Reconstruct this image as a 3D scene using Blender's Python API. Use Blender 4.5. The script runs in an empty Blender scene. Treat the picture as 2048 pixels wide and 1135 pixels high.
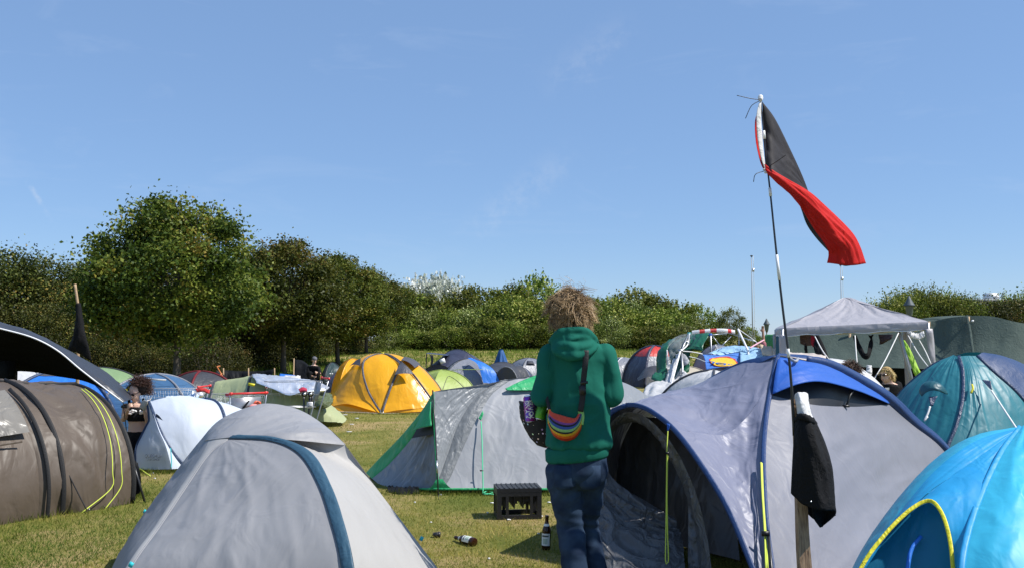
import bpy, bmesh, math, random
import numpy as np
from mathutils import Vector, Matrix, noise, Quaternion
R = math.radians
sc = bpy.context.scene
COL = sc.collection
random.seed(7)
rng = np.random.default_rng(7)

# ------------------------------------------------------------------ camera geometry
F = 1900.0; HC = 1.58; PITCH = math.atan(112.5 / F)
_c, _s = math.cos(PITCH), math.sin(PITCH)

def P(px, py, D):
    """world point seen at photo pixel (px,py), D metres away from the camera along the ground"""
    u = (px - 1024) / F; v = (567.5 - py) / F
    y = _c - v * _s; z = _s + v * _c
    return Vector((u / y * D, D, HC + z / y * D))

def sstep(a, b, x):
    t = min(1.0, max(0.0, (x - a) / (b - a))); return t * t * (3 - 2 * t)

def gz(x, y):
    """height of the ground"""
    z = 0.85 * sstep(47, 73, y) + 0.012 * noise.noise(Vector((x * .35, y * .35, 3.1))) * min(1, y / 6)
    z += 0.5 * sstep(34, 52, y) * sstep(-12.5, -18, x)
    return z

def G(px, py, dz=0.0):
    """ground point under a photo pixel"""
    lo, hi = 2.0, 300.0
    for _ in range(50):
        m = (lo + hi) / 2; p = P(px, py, m)
        if p.z > gz(p.x, p.y): lo = m
        else: hi = m
    p = P(px, py, lo); p.z = gz(p.x, p.y) + dz
    return p

def V(c):
    return c if isinstance(c, Vector) else (P(*c) if len(c) == 3 else G(*c))

# ------------------------------------------------------------------ objects
def empty(name, loc, label, cat, group=None, rotz=0.0):
    o = bpy.data.objects.new(name, None); COL.objects.link(o)
    o.empty_display_size = .1
    o.location = loc; o.rotation_euler = (0, 0, rotz)
    return tag(o, label, cat, group)

def tag(o, label=None, cat=None, group=None, kind=None):
    if label: o['label'] = label
    if cat: o['category'] = cat
    if group: o['group'] = group
    if kind: o['kind'] = kind
    return o

def wloc(o):
    l = Vector((0, 0, 0))
    while o: l = l + Vector(o.location); o = o.parent
    return l

def copy_tree(o, parent=None):
    c = o.copy(); COL.objects.link(c); c.parent = parent
    for ch in list(o.children): copy_tree(ch, c)
    return c

class MB:
    """collects geometry in world coordinates, links it as one mesh object"""
    def __init__(self): self.v = []; self.f = []; self.tint = None
    def add(self, vs, fs):
        n = len(self.v); self.v += [Vector(p) for p in vs]
        self.f += [tuple(i + n for i in f) for f in fs]; return self
    def box(self, c, size, rot=None):
        sx, sy, sz = [s / 2 for s in size]; c = Vector(c)
        pts = [Vector((x, y, z)) for x in (-sx, sx) for y in (-sy, sy) for z in (-sz, sz)]
        if rot is not None: pts = [rot @ p for p in pts]
        return self.add([c + p for p in pts], [(0, 1, 3, 2), (4, 6, 7, 5), (0, 4, 5, 1), (2, 3, 7, 6), (0, 2, 6, 4), (1, 5, 7, 3)])
    def tube(self, pts, r, n=6, cap=True):
        pts = [V(p) for p in pts]; m = len(pts)
        if not hasattr(r, '__len__'): r = [r] * m
        t0 = (pts[1] - pts[0]).normalized()
        a = t0.orthogonal().normalized(); vs = []
        for i, p in enumerate(pts):
            t = (pts[min(i + 1, m - 1)] - pts[max(i - 1, 0)])
            if t.length < 1e-9: t = t0
            t.normalize()
            a = (a - t * a.dot(t)); a = a.normalized() if a.length > 1e-6 else t.orthogonal().normalized()
            b = t.cross(a)
            for k in range(n):
                an = 2 * math.pi * k / n
                vs.append(p + (a * math.cos(an) + b * math.sin(an)) * r[i])
        fs = [(i * n + k, i * n + (k + 1) % n, (i + 1) * n + (k + 1) % n, (i + 1) * n + k) for i in range(m - 1) for k in range(n)]
        if cap: fs += [tuple(range(n - 1, -1, -1)), tuple(range((m - 1) * n, m * n))]
        return self.add(vs, fs)
    def capsule(self, a, b, ra, rb, n=12, k=4):
        a = Vector(a); b = Vector(b); t = (b - a)
        L = t.length; t = t.normalized() if L > 1e-6 else Vector((0, 0, 1))
        pts = []; rs = []
        for i in range(k + 1):
            an = math.pi / 2 * i / k
            pts.append(a - t * ra * math.cos(an)); rs.append(max(1e-4, ra * math.sin(an)))
        for i in range(k + 1):
            an = math.pi / 2 * i / k
            pts.append(b + t * rb * math.sin(an)); rs.append(max(1e-4, rb * math.cos(an)))
        return self.tube(pts, rs, n)
    def ell(self, c, r, rot=None, n=16, m=10):
        c = Vector(c); vs = []; fs = []
        for i in range(m + 1):
            th = math.pi * i / m
            for k in range(n):
                ph = 2 * math.pi * k / n
                p = Vector((r[0] * math.sin(th) * math.cos(ph), r[1] * math.sin(th) * math.sin(ph), r[2] * math.cos(th)))
                if i in (0, m): p = Vector((1e-4 * math.cos(ph), 1e-4 * math.sin(ph), p.z))
                if rot is not None: p = rot @ p
                vs.append(c + p)
        for i in range(m):
            for k in range(n):
                fs.append((i * n + k, (i + 1) * n + k, (i + 1) * n + (k + 1) % n, i * n + (k + 1) % n))
        fs += [tuple(range(n)), tuple(range((m + 1) * n - 1, m * n - 1, -1))]
        return self.add(vs, fs)
    def rings(self, rs, n=24, cap=True):
        """rs: list of (centre, rx, ry[, xdir]) horizontal-ish ellipse rings"""
        vs = []; m = len(rs)
        for r in rs:
            c = Vector(r[0]); ax = Vector(r[3]) if len(r) > 3 else Vector((1, 0, 0)); ay = Vector(r[4]) if len(r) > 4 else Vector((0, 0, 1)).cross(ax)
            for k in range(n):
                an = 2 * math.pi * k / n
                vs.append(c + ax * r[1] * math.cos(an) + ay * r[2] * math.sin(an))
        fs = [(i * n + k, i * n + (k + 1) % n, (i + 1) * n + (k + 1) % n, (i + 1) * n + k) for i in range(m - 1) for k in range(n)]
        if cap: fs += [tuple(range(n - 1, -1, -1)), tuple(range((m - 1) * n, m * n))]
        return self.add(vs, fs)
    def grid(self, g):
        nu, nv = len(g), len(g[0])
        return self.add([p for row in g for p in row], [(i * nv + j, i * nv + j + 1, (i + 1) * nv + j + 1, (i + 1) * nv + j) for i in range(nu - 1) for j in range(nv - 1)])
    def build(self, name, mat, parent=None, smooth=True, origin=None, remesh=None, solid=None, sm=4, off=0.0):
        if parent is not None: org = wloc(parent)
        elif origin is not None: org = Vector(origin)
        else:
            xs = [p.x for p in self.v]; ys = [p.y for p in self.v]
            org = Vector(((min(xs) + max(xs)) / 2, (min(ys) + max(ys)) / 2, min(p.z for p in self.v)))
        me = bpy.data.meshes.new(name)
        me.from_pydata([tuple(p - org) for p in self.v], [], self.f); me.update()
        o = bpy.data.objects.new(name, me); COL.objects.link(o)
        if remesh:
            md = o.modifiers.new('r', 'REMESH'); md.mode = 'VOXEL'; md.voxel_size = remesh
            md = o.modifiers.new('s', 'SMOOTH'); md.iterations = sm; md.factor = .5
            bake(o)
        if solid:
            md = o.modifiers.new('t', 'SOLIDIFY'); md.thickness = solid; md.offset = off; bake(o)
        me = o.data; me.name = name
        for m in (mat if isinstance(mat, (list, tuple)) else [mat]): me.materials.append(m)
        if smooth: me.polygons.foreach_set('use_smooth', [True] * len(me.polygons))
        if parent is not None: o.parent = parent
        else: o.location = org
        return o

def bake(o):
    dg = bpy.context.evaluated_depsgraph_get(); dg.update()
    me = bpy.data.meshes.new_from_object(o.evaluated_get(dg))
    old = o.data; o.modifiers.clear(); o.data = me; bpy.data.meshes.remove(old)

def displace(o, fn, iters=6):
    """moves each vertex along its normal by fn(local point, normal)"""
    me = o.data; n = len(me.vertices)
    d = [v.normal * fn(v.co, v.normal) for v in me.vertices]
    for v, q in zip(me.vertices, d): v.co = v.co + q
    me.update()
    if iters:
        md = o.modifiers.new('s', 'SMOOTH'); md.iterations = iters; md.factor = .5; mats = list(me.materials); bake(o)
        o.data.polygons.foreach_set('use_smooth', [True] * len(o.data.polygons))

def np_mesh(name, Vt, Q, mat, tint=None, smooth=False):
    me = bpy.data.meshes.new(name); k = Q.shape[1]
    me.vertices.add(len(Vt)); me.vertices.foreach_set('co', np.ascontiguousarray(Vt, dtype=np.float32).ravel())
    me.loops.add(Q.size); me.loops.foreach_set('vertex_index', np.ascontiguousarray(Q, dtype=np.int32).ravel())
    me.polygons.add(len(Q)); me.polygons.foreach_set('loop_start', np.arange(0, Q.size, k, dtype=np.int32))
    me.update(calc_edges=True); me.validate()
    if tint is not None:
        a = me.color_attributes.new('tint', 'FLOAT_COLOR', 'POINT')
        c = np.ones((len(Vt), 4), dtype=np.float32); c[:, :tint.shape[1]] = tint
        a.data.foreach_set('color', c.ravel())
    if smooth: me.polygons.foreach_set('use_smooth', [True] * len(me.polygons))
    me.materials.append(mat); return me

# ------------------------------------------------------------------ curves and cloth
def cr(p0, p1, p2, p3, t):
    return 0.5 * ((2 * p1) + (p2 - p0) * t + (2 * p0 - 5 * p1 + 4 * p2 - p3) * t * t + (3 * p1 - p0 - 3 * p2 + p3) * t ** 3)

def spl(pts, n, arc=True):
    """n+1 points along a smooth curve through pts"""
    pts = [V(p).copy() for p in pts]
    if len(pts) == 1: return [pts[0].copy() for _ in range(n + 1)]
    if len(pts) == 2: return [pts[0].lerp(pts[1], i / n) for i in range(n + 1)]
    e = [2 * pts[0] - pts[1]] + pts + [2 * pts[-1] - pts[-2]]
    fine = []
    for i in range(len(pts) - 1):
        for k in range(24): fine.append(cr(e[i], e[i + 1], e[i + 2], e[i + 3], k / 24))
    fine.append(pts[-1])
    if not arc: return [fine[round(i * (len(fine) - 1) / n)] for i in range(n + 1)]
    L = [0.0]
    for i in range(1, len(fine)): L.append(L[-1] + (fine[i] - fine[i - 1]).length)
    out = []; j = 0
    for i in range(n + 1):
        d = L[-1] * i / n
        while j < len(L) - 2 and L[j + 1] < d: j += 1
        s = (d - L[j]) / max(1e-9, L[j + 1] - L[j]); out.append(fine[j].lerp(fine[j + 1], min(1, max(0, s))))
    return out

def ridge(p):
    return 1 - 2 * abs(noise.noise(p))

CAM = Vector((0, 0, HC))

def loft(curves, nu=40, nv=24, bulge=0.0, wr=0.0, wf=(3, 6), seed=0.0, lift=0.0, edge=True, skew=0.0, wr2=0.0, toward=None):
    """grid[u][v]: u along each curve, v from the first curve to the last"""
    cs = [spl(c, nu) for c in curves]
    g = []
    for i in range(nu + 1):
        row = [c[i] for c in cs]
        g.append(spl(row, nv, arc=False) if len(row) > 2 else [row[0].lerp(row[1], j / nv) for j in range(nv + 1)])
    if len(curves) > 2:     # even spacing through exact nodes
        g = []
        m = len(curves)
        for i in range(nu + 1):
            row = [c[i] for c in cs]; e = [2 * row[0] - row[1]] + row + [2 * row[-1] - row[-2]]
            r = []
            for j in range(nv + 1):
                t = j / nv * (m - 1); k = min(int(t), m - 2); r.append(cr(e[k], e[k + 1], e[k + 2], e[k + 3], t - k))
            g.append(r)
    if bulge or wr or lift or wr2:
        mid = g[nu // 2][nv // 2]
        ref = ((toward if toward is not None else CAM) - mid)
        N = [[None] * (nv + 1) for _ in range(nu + 1)]
        for i in range(nu + 1):
            for j in range(nv + 1):
                a = g[min(i + 1, nu)][j] - g[max(i - 1, 0)][j]; b = g[i][min(j + 1, nv)] - g[i][max(j - 1, 0)]
                n = a.cross(b)
                N[i][j] = n.normalized() if n.length > 1e-10 else Vector((0, 0, 0))
        s = 1 if sum((N[i][j].dot(ref) for i in range(0, nu + 1, 3) for j in range(0, nv + 1, 3))) >= 0 else -1
        Wd = [(g[i][0] - g[i][nv // 2]).length + (g[i][nv // 2] - g[i][nv]).length for i in range(nu + 1)]; Wm = max(max(Wd), 1e-6)
        for i in range(nu + 1):
            bw = min(1.0, Wd[i] / Wm) ; ww = min(1.0, 2 * Wd[i] / Wm)
            for j in range(nv + 1):
                u, v = i / nu, j / nv
                w = math.sin(math.pi * v) ** .6 if edge else 1.0
                d = lift + bulge * bw * math.sin(math.pi * v)
                if wr: 
                    q = Vector((u * wf[0] + skew * v, v * wf[1] - skew * u * .6, seed))
                    q = q + 0.25 * noise.noise_vector(q * 1.3)
                    d += wr * w * ww * (ridge(q) + .5 * ridge(q * 2.1 + Vector((7, 3, 1))))
                if wr2: d += wr2 * w * ww * noise.noise(Vector((u * 4, v * 4, seed + 9)))
                g[i][j] = g[i][j] + N[i][j] * s * d
    return g

def cloth(name, curves, mat, parent, solid=None, **k):
    return MB().grid(loft(curves, **k)).build(name, mat, parent, solid=solid)

def cord(name, pts, r, mat, parent, n=6, seg=None):
    pts = spl(pts, seg or max(8, 5 * (len(pts) - 1)))
    return MB().tube(pts, r, n).build(name, mat, parent)

def ribbon(name, pts, w, mat, parent, lift=.006, seg=30, side=None, thick=.004, w2=None):
    """flat band that follows a curve, turned to face outwards (towards the camera side); has a small thickness"""
    c = spl(pts, seg); m = len(c); g = []
    for i, p in enumerate(c):
        t = (c[min(i + 1, m - 1)] - c[max(i - 1, 0)]).normalized()
        n = (side if side is not None else (CAM - p)).normalized()
        b = t.cross(n); b = b.normalized() if b.length > 1e-6 else Vector((1, 0, 0)); n = b.cross(t)
        ww = w if w2 is None else w + (w2 - w) * i / (m - 1)
        g.append([p + b * ww * s + n * (lift + .14 * ww * (1 - abs(2 * s)) * .5) for s in (-.5, -.17, .17, .5)])
    return MB().grid(g).build(name, mat, parent, solid=thick)

# ------------------------------------------------------------------ materials
def mat(name):
    m = bpy.data.materials.new(name); m.use_nodes = True
    nt = m.node_tree; b = nt.nodes['Principled BSDF']
    return m, nt, b

def nd(nt, t, **k):
    n = nt.nodes.new(t)
    for a, v in k.items():
        if a.startswith('i_'): n.inputs[a[2:].replace('_', ' ')].default_value = v
        else: setattr(n, a, v)
    return n

def rgba(c): return (c[0], c[1], c[2], 1)
def S(r, g, b):
    """sRGB 0..255 -> linear"""
    return tuple(((x / 255) / 12.92 if x <= 10 else ((x / 255 + .055) / 1.055) ** 2.4) for x in (r, g, b))

def simple(name, c, rough=.6, metal=0.0, var=.12, bump=0.0, bs=40, spec=.5):
    m, nt, b = mat(name)
    b.inputs['Roughness'].default_value = rough; b.inputs['Metallic'].default_value = metal
    b.inputs['Specular IOR Level'].default_value = spec
    tc = nd(nt, 'ShaderNodeTexCoord'); n = nd(nt, 'ShaderNodeTexNoise'); n.inputs['Scale'].default_value = bs * .3; n.inputs['Detail'].default_value = 4
    nt.links.new(tc.outputs['Object'], n.inputs['Vector'])
    mx = nd(nt, 'ShaderNodeMix', data_type='RGBA'); nt.links.new(n.outputs[0], mx.inputs[0])
    mx.inputs[6].default_value = rgba([x * (1 - var) for x in c]); mx.inputs[7].default_value = rgba([min(1, x * (1 + var)) for x in c])
    nt.links.new(mx.outputs[2], b.inputs['Base Color'])
    if bump:
        n2 = nd(nt, 'ShaderNodeTexNoise'); n2.inputs['Scale'].default_value = bs; nt.links.new(tc.outputs['Object'], n2.inputs['Vector'])
        bp = nd(nt, 'ShaderNodeBump'); bp.inputs['Strength'].default_value = bump; bp.inputs['Distance'].default_value = .01
        nt.links.new(n2.outputs[0], bp.inputs['Height']); nt.links.new(bp.outputs[0], b.inputs['Normal'])
    return m

def fabric(name, c, rough=.48, trans=.15, crinkle=.35, scale=7.0, stretch=(1, 1, 1), spec=.45, var=.10, coat=0.0, tcol=None, bd=.022):
    """thin coated tent cloth: crease bump, slight light passing through, faint soiling"""
    m, nt, b = mat(name)
    tc = nd(nt, 'ShaderNodeTexCoord'); mp = nd(nt, 'ShaderNodeMapping'); mp.inputs['Scale'].default_value = stretch
    nt.links.new(tc.outputs['Object'], mp.inputs['Vector'])
    wn = nd(nt, 'ShaderNodeTexNoise'); wn.inputs['Scale'].default_value = scale * .35; wn.inputs['Detail'].default_value = 2
    nt.links.new(mp.outputs[0], wn.inputs['Vector'])
    mv = nd(nt, 'ShaderNodeMixRGB') if False else nd(nt, 'ShaderNodeVectorMath', operation='MULTIPLY_ADD')
    nt.links.new(wn.outputs['Color'], mv.inputs[0]); mv.inputs[1].default_value = (.35, .35, .35); nt.links.new(mp.outputs[0], mv.inputs[2])
    # creases: thin sharp lines where two stretched noises cross their middle value, over soft buckling
    hs_ = []
    for k_, (sc_, rot, st, wdt, amp) in enumerate(((scale * .42, (.6, .5, .3), (1, 1, .30), .10, 1.0), (scale * .8, (-.5, .4, -.7), (1, 1, .24), .09, .55), (scale * 2.2, (.2, -.7, .9), (1, 1, .5), .2, .22))):
        m2 = nd(nt, 'ShaderNodeMapping'); m2.inputs['Rotation'].default_value = rot; m2.inputs['Scale'].default_value = st; nt.links.new(mv.outputs[0], m2.inputs['Vector'])
        n = nd(nt, 'ShaderNodeTexNoise'); n.inputs['Scale'].default_value = sc_; n.inputs['Detail'].default_value = 2.5; n.inputs['Distortion'].default_value = .4; nt.links.new(m2.outputs[0], n.inputs['Vector'])
        a1 = nd(nt, 'ShaderNodeMath', operation='SUBTRACT'); nt.links.new(n.outputs[0], a1.inputs[0]); a1.inputs[1].default_value = .5
        a2 = nd(nt, 'ShaderNodeMath', operation='ABSOLUTE'); nt.links.new(a1.outputs[0], a2.inputs[0])
        a3 = nd(nt, 'ShaderNodeMapRange', interpolation_type='SMOOTHSTEP'); a3.inputs[1].default_value = 0; a3.inputs[2].default_value = wdt; a3.inputs[3].default_value = amp; a3.inputs[4].default_value = 0; nt.links.new(a2.outputs[0], a3.inputs[0])
        hs_.append(a3)
    s1_ = nd(nt, 'ShaderNodeMath', operation='ADD'); nt.links.new(hs_[0].outputs[0], s1_.inputs[0]); nt.links.new(hs_[1].outputs[0], s1_.inputs[1])
    n = nd(nt, 'ShaderNodeMath', operation='ADD'); nt.links.new(s1_.outputs[0], n.inputs[0]); nt.links.new(hs_[2].outputs[0], n.inputs[1])
    bp = nd(nt, 'ShaderNodeBump'); bp.inputs['Strength'].default_value = crinkle; bp.inputs['Distance'].default_value = bd
    nt.links.new(n.outputs[0], bp.inputs['Height']); nt.links.new(bp.outputs[0], b.inputs['Normal'])
    n3 = nd(nt, 'ShaderNodeTexNoise'); n3.inputs['Scale'].default_value = 3.0; n3.inputs['Detail'].default_value = 6; nt.links.new(tc.outputs['Object'], n3.inputs['Vector'])
    mx = nd(nt, 'ShaderNodeMix', data_type='RGBA'); nt.links.new(n3.outputs[0], mx.inputs[0])
    mx.inputs[6].default_value = rgba([x * (1 - var) for x in c]); mx.inputs[7].default_value = rgba([min(.95, x * (1 + var)) for x in c])
    nt.links.new(mx.outputs[2], b.inputs['Base Color'])
    b.inputs['Roughness'].default_value = rough; b.inputs['Specular IOR Level'].default_value = spec
    if coat: b.inputs['Coat Weight'].default_value = coat; b.inputs['Coat Roughness'].default_value = .25
    if trans:
        t = nd(nt, 'ShaderNodeBsdfTranslucent'); ms = nd(nt, 'ShaderNodeMixShader'); ms.inputs[0].default_value = trans
        if tcol: t.inputs[0].default_value = rgba(tcol)
        else: nt.links.new(mx.outputs[2], t.inputs[0])
        nt.links.new(b.outputs[0], ms.inputs[1]); nt.links.new(t.outputs[0], ms.inputs[2])
        nt.links.new(ms.outputs[0], nt.nodes['Material Output'].inputs[0])
    return m

def leafmat(name, cols, trans=.3, rough=.5):
    """cols: dark, mid, light, accent - picked per leaf by the tint attribute"""
    m, nt, b = mat(name)
    at = nd(nt, 'ShaderNodeAttribute', attribute_name='tint'); oi = nd(nt, 'ShaderNodeObjectInfo')
    rp = nd(nt, 'ShaderNodeValToRGB'); e = rp.color_ramp.elements
    pos = (0, .45, .8, 1.0)
    e[0].color = rgba(cols[0]); e[1].position = 1; e[1].color = rgba(cols[3])
    for i in (1, 2):
        x = e.new(pos[i]); x.color = rgba(cols[i])
    sp = nd(nt, 'ShaderNodeSeparateColor'); nt.links.new(at.outputs['Color'], sp.inputs[0]); nt.links.new(sp.outputs[0], rp.inputs[0])
    hs = nd(nt, 'ShaderNodeHueSaturation')
    ma = nd(nt, 'ShaderNodeMath', operation='MULTIPLY_ADD'); nt.links.new(oi.outputs['Random'], ma.inputs[0]); ma.inputs[1].default_value = .035; ma.inputs[2].default_value = .488
    mb = nd(nt, 'ShaderNodeMath', operation='MULTIPLY_ADD'); nt.links.new(oi.outputs['Random'], mb.inputs[0]); mb.inputs[1].default_value = .75; mb.inputs[2].default_value = .62
    nt.links.new(ma.outputs[0], hs.inputs['Hue']); nt.links.new(mb.outputs[0], hs.inputs['Value']); nt.links.new(rp.outputs[0], hs.inputs['Color'])
    nt.links.new(hs.outputs[0], b.inputs['Base Color']); b.inputs['Roughness'].default_value = rough; b.inputs['Specular IOR Level'].default_value = .2
    t = nd(nt, 'ShaderNodeBsdfTranslucent'); ms = nd(nt, 'ShaderNodeMixShader'); ms.inputs[0].default_value = trans
    nt.links.new(hs.outputs[0], t.inputs[0]); nt.links.new(b.outputs[0], ms.inputs[1]); nt.links.new(t.outputs[0], ms.inputs[2])
    nt.links.new(ms.outputs[0], nt.nodes['Material Output'].inputs[0])
    return m

def text_mesh(name, body, size, mat, parent, loc, rot, shear=0.0, extrude=.002, spacing=1.0, bold=0.0, line=.75):
    """lettering as a mesh; rot is a 3x3 whose columns are right, up, outward"""
    cu = bpy.data.curves.new(name, 'FONT'); cu.body = body; cu.size = size; cu.align_x = 'CENTER'; cu.align_y = 'CENTER'
    cu.shear = shear; cu.extrude = extrude; cu.space_character = spacing; cu.offset = bold; cu.space_line = line
    o = bpy.data.objects.new(name, cu); COL.objects.link(o)
    dg = bpy.context.evaluated_depsgraph_get(); dg.update()
    me = bpy.data.meshes.new_from_object(o.evaluated_get(dg)); bpy.data.objects.remove(o)
    M = Matrix.Translation(Vector(loc) - wloc(parent)) @ rot.to_4x4()
    me.transform(M); me.materials.clear(); me.materials.append(mat)
    o = bpy.data.objects.new(name, me); COL.objects.link(o); o.parent = parent; return o

def frame(right, up):
    """3x3 with columns right, up, outward"""
    r = Vector(right).normalized(); u = Vector(up); n = r.cross(u).normalized(); u = n.cross(r).normalized()
    return Matrix((r, u, n)).transposed()
# ------------------------------------------------------------------ camera, light, sky
cd = bpy.data.cameras.new('camera'); cam = bpy.data.objects.new('camera', cd); COL.objects.link(cam)
cam.location = (0, 0, HC); cam.rotation_euler = (R(90) + PITCH, 0, 0)
cd.sensor_width = 36; cd.lens = F / 2048 * 36; cd.clip_start = .05; cd.clip_end = 3000
sc.camera = cam
SUN = Vector((0.70, -0.15, 0.92)).normalized()
EL = math.asin(SUN.z); AZ = math.atan2(SUN.x, SUN.y)
ld = bpy.data.lights.new('sun', 'SUN'); ld.energy = 4.7; ld.angle = R(.53); ld.color = (1, .955, .89)
sun = bpy.data.objects.new('sun', ld); COL.objects.link(sun); sun.location = (20, -10, 30)
sun.rotation_euler = SUN.to_track_quat('Z', 'Y').to_euler()
w = bpy.data.worlds.new('World'); sc.world = w; w.use_nodes = True
nt = w.node_tree; bg = nt.nodes['Background']
sky = nd(nt, 'ShaderNodeTexSky', sky_type='NISHITA'); sky.sun_disc = False; sky.sun_elevation = EL; sky.sun_rotation = AZ
sky.air_density = 1.0; sky.dust_density = 0.0; sky.ozone_density = 6.0; sky.altitude = 800
# thin high cirrus: faint streaks in the sky itself
tc = nd(nt, 'ShaderNodeTexCoord'); mp = nd(nt, 'ShaderNodeMapping'); mp.inputs['Rotation'].default_value = (0, R(28), 0); mp.inputs['Scale'].default_value = (2.2, 2.2, 9)
nt.links.new(tc.outputs['Generated'], mp.inputs['Vector'])
n1 = nd(nt, 'ShaderNodeTexNoise'); n1.inputs['Scale'].default_value = 2.2; n1.inputs['Detail'].default_value = 9; n1.inputs['Roughness'].default_value = .62; n1.inputs['Distortion'].default_value = .6
nt.links.new(mp.outputs[0], n1.inputs['Vector'])
rp = nd(nt, 'ShaderNodeValToRGB'); rp.color_ramp.elements[0].position = .56; rp.color_ramp.elements[0].color = (0, 0, 0, 1); rp.color_ramp.elements[1].position = .85; rp.color_ramp.elements[1].color = (.24, .24, .24, 1)
nt.links.new(n1.outputs[0], rp.inputs[0])
mx = nd(nt, 'ShaderNodeMix', data_type='RGBA'); nt.links.new(rp.outputs[0], mx.inputs[0]); nt.links.new(sky.outputs[0], mx.inputs[6]); mx.inputs[7].default_value = (6.5, 6.9, 7.6, 1)
hz = nd(nt, 'ShaderNodeMix', data_type='RGBA'); hz.inputs[0].default_value = .64; nt.links.new(mx.outputs[2], hz.inputs[6]); hz.inputs[7].default_value = (1.26, 2.08, 3.60, 1)
last = hz.outputs[2]
for a_, b_, w_, k_ in (((40, 340), (108, 450), .0035, .32), ((1180, 270), (890, 500), .026, .11), ((1290, 20), (1060, 190), .03, .09)):     # an old contrail and two thin cirrus streaks
    d1 = (P(*a_, 100) - Vector((0, 0, HC))).normalized(); d2 = (P(*b_, 100) - Vector((0, 0, HC))).normalized(); nn = d1.cross(d2).normalized(); tt = (d2 - d1).normalized()
    def dot_(v):
        q = nd(nt, 'ShaderNodeVectorMath', operation='DOT_PRODUCT'); nt.links.new(tc.outputs['Generated'], q.inputs[0]); q.inputs[1].default_value = v; return q.outputs['Value']
    def mth(op, x, y=None):
        q = nd(nt, 'ShaderNodeMath', operation=op)
        for i_, z_ in enumerate((x, y)):
            if z_ is None: continue
            if isinstance(z_, (int, float)): q.inputs[i_].default_value = z_
            else: nt.links.new(z_, q.inputs[i_])
        return q.outputs[0]
    def ss(x, lo, hi, o0, o1):
        q = nd(nt, 'ShaderNodeMapRange', interpolation_type='SMOOTHSTEP'); nt.links.new(x, q.inputs[0]); q.inputs[1].default_value = lo; q.inputs[2].default_value = hi; q.inputs[3].default_value = o0; q.inputs[4].default_value = o1; return q.outputs[0]
    nz_ = nd(nt, 'ShaderNodeTexNoise'); nz_.inputs['Scale'].default_value = 38; nz_.inputs['Detail'].default_value = 6; nz_.inputs['Roughness'].default_value = .7; nt.links.new(tc.outputs['Generated'], nz_.inputs['Vector'])
    wob = mth('MULTIPLY', mth('SUBTRACT', nz_.outputs[0], .5), w_ * 1.6)
    across = ss(mth('ABSOLUTE', mth('ADD', dot_(nn), wob)), 0, w_, 1, 0); al = dot_(tt); t0, t1 = d1.dot(tt), d2.dot(tt); e_ = (t1 - t0) * .35
    along = mth('MULTIPLY', ss(al, t0, t0 + e_, 0, 1), ss(al, t1 - e_, t1, 1, 0)); f_ = mth('MULTIPLY', mth('MULTIPLY', across, along), mth('MULTIPLY', ss(nz_.outputs[0], .38, .66, 0, 1), k_))
    m_ = nd(nt, 'ShaderNodeMix', data_type='RGBA'); nt.links.new(f_, m_.inputs[0]); nt.links.new(last, m_.inputs[6]); m_.inputs[7].default_value = (4.4, 4.6, 5.0, 1); last = m_.outputs[2]
nt.links.new(last, bg.inputs[0]); bg.inputs[1].default_value = .14
sc.view_settings.view_transform = 'Standard'; sc.view_settings.look = 'None'; sc.view_settings.exposure = 0.38; sc.view_settings.gamma = 1
sc.cycles.max_bounces = 8; sc.cycles.transparent_max_bounces = 12; sc.cycles.use_denoising = True

# ------------------------------------------------------------------ ground
def ground_mat():
    m, nt, b = mat('turf')
    tc = nd(nt, 'ShaderNodeTexCoord')
    def nz(s, d=5, r=.55, dist=0):
        n = nd(nt, 'ShaderNodeTexNoise'); n.inputs['Scale'].default_value = s; n.inputs['Detail'].default_value = d; n.inputs['Roughness'].default_value = r; n.inputs['Distortion'].default_value = dist
        nt.links.new(tc.outputs['Object'], n.inputs['Vector']); return n
    a = nz(.55, 6, .6, .4); f = nz(14, 6, .7); v = nz(75, 3, .7)
    r1 = nd(nt, 'ShaderNodeValToRGB'); e = r1.color_ramp.elements
    e[0].position = .36; e[0].color = rgba((.125, .145, .026)); e[1].position = .63; e[1].color = rgba((.37, .275, .12))
    x = e.new(.5); x.color = rgba((.215, .20, .048))
    ad = nd(nt, 'ShaderNodeMath', operation='MULTIPLY_ADD'); nt.links.new(f.outputs[0], ad.inputs[0]); ad.inputs[1].default_value = .42
    sb = nd(nt, 'ShaderNodeMath', operation='ADD'); nt.links.new(a.outputs[0], sb.inputs[0]); sb.inputs[1].default_value = -.21; nt.links.new(sb.outputs[0], ad.inputs[2])
    nt.links.new(ad.outputs[0], r1.inputs[0])
    hs = nd(nt, 'ShaderNodeHueSaturation'); nt.links.new(r1.outputs[0], hs.inputs['Color'])
    mr = nd(nt, 'ShaderNodeMapRange'); mr.inputs[1].default_value = .3; mr.inputs[2].default_value = .7; mr.inputs[3].default_value = .72; mr.inputs[4].default_value = 1.25
    nt.links.new(v.outputs[0], mr.inputs[0]); nt.links.new(mr.outputs[0], hs.inputs['Value'])
    nt.links.new(hs.outputs[0], b.inputs['Base Color']); b.inputs['Roughness'].default_value = .9; b.inputs['Specular IOR Level'].default_value = .15
    bp = nd(nt, 'ShaderNodeBump'); bp.inputs['Strength'].default_value = .8; bp.inputs['Distance'].default_value = .03; nt.links.new(v.outputs[0], bp.inputs['Height']); nt.links.new(bp.outputs[0], b.inputs['Normal'])
    return m
M_TURF = ground_mat()
def axis(lo, hi, near, step, far_step):
    out = [lo]; 
    while out[-1] < hi:
        x = out[-1]; out.append(x + (step if near[0] <= x <= near[1] else far_step))
    return out
gx = [-900, -400, -200, -120, -80] + list(np.arange(-60, 60.1, 1.0)) + [80, 120, 200, 400, 900]
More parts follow.
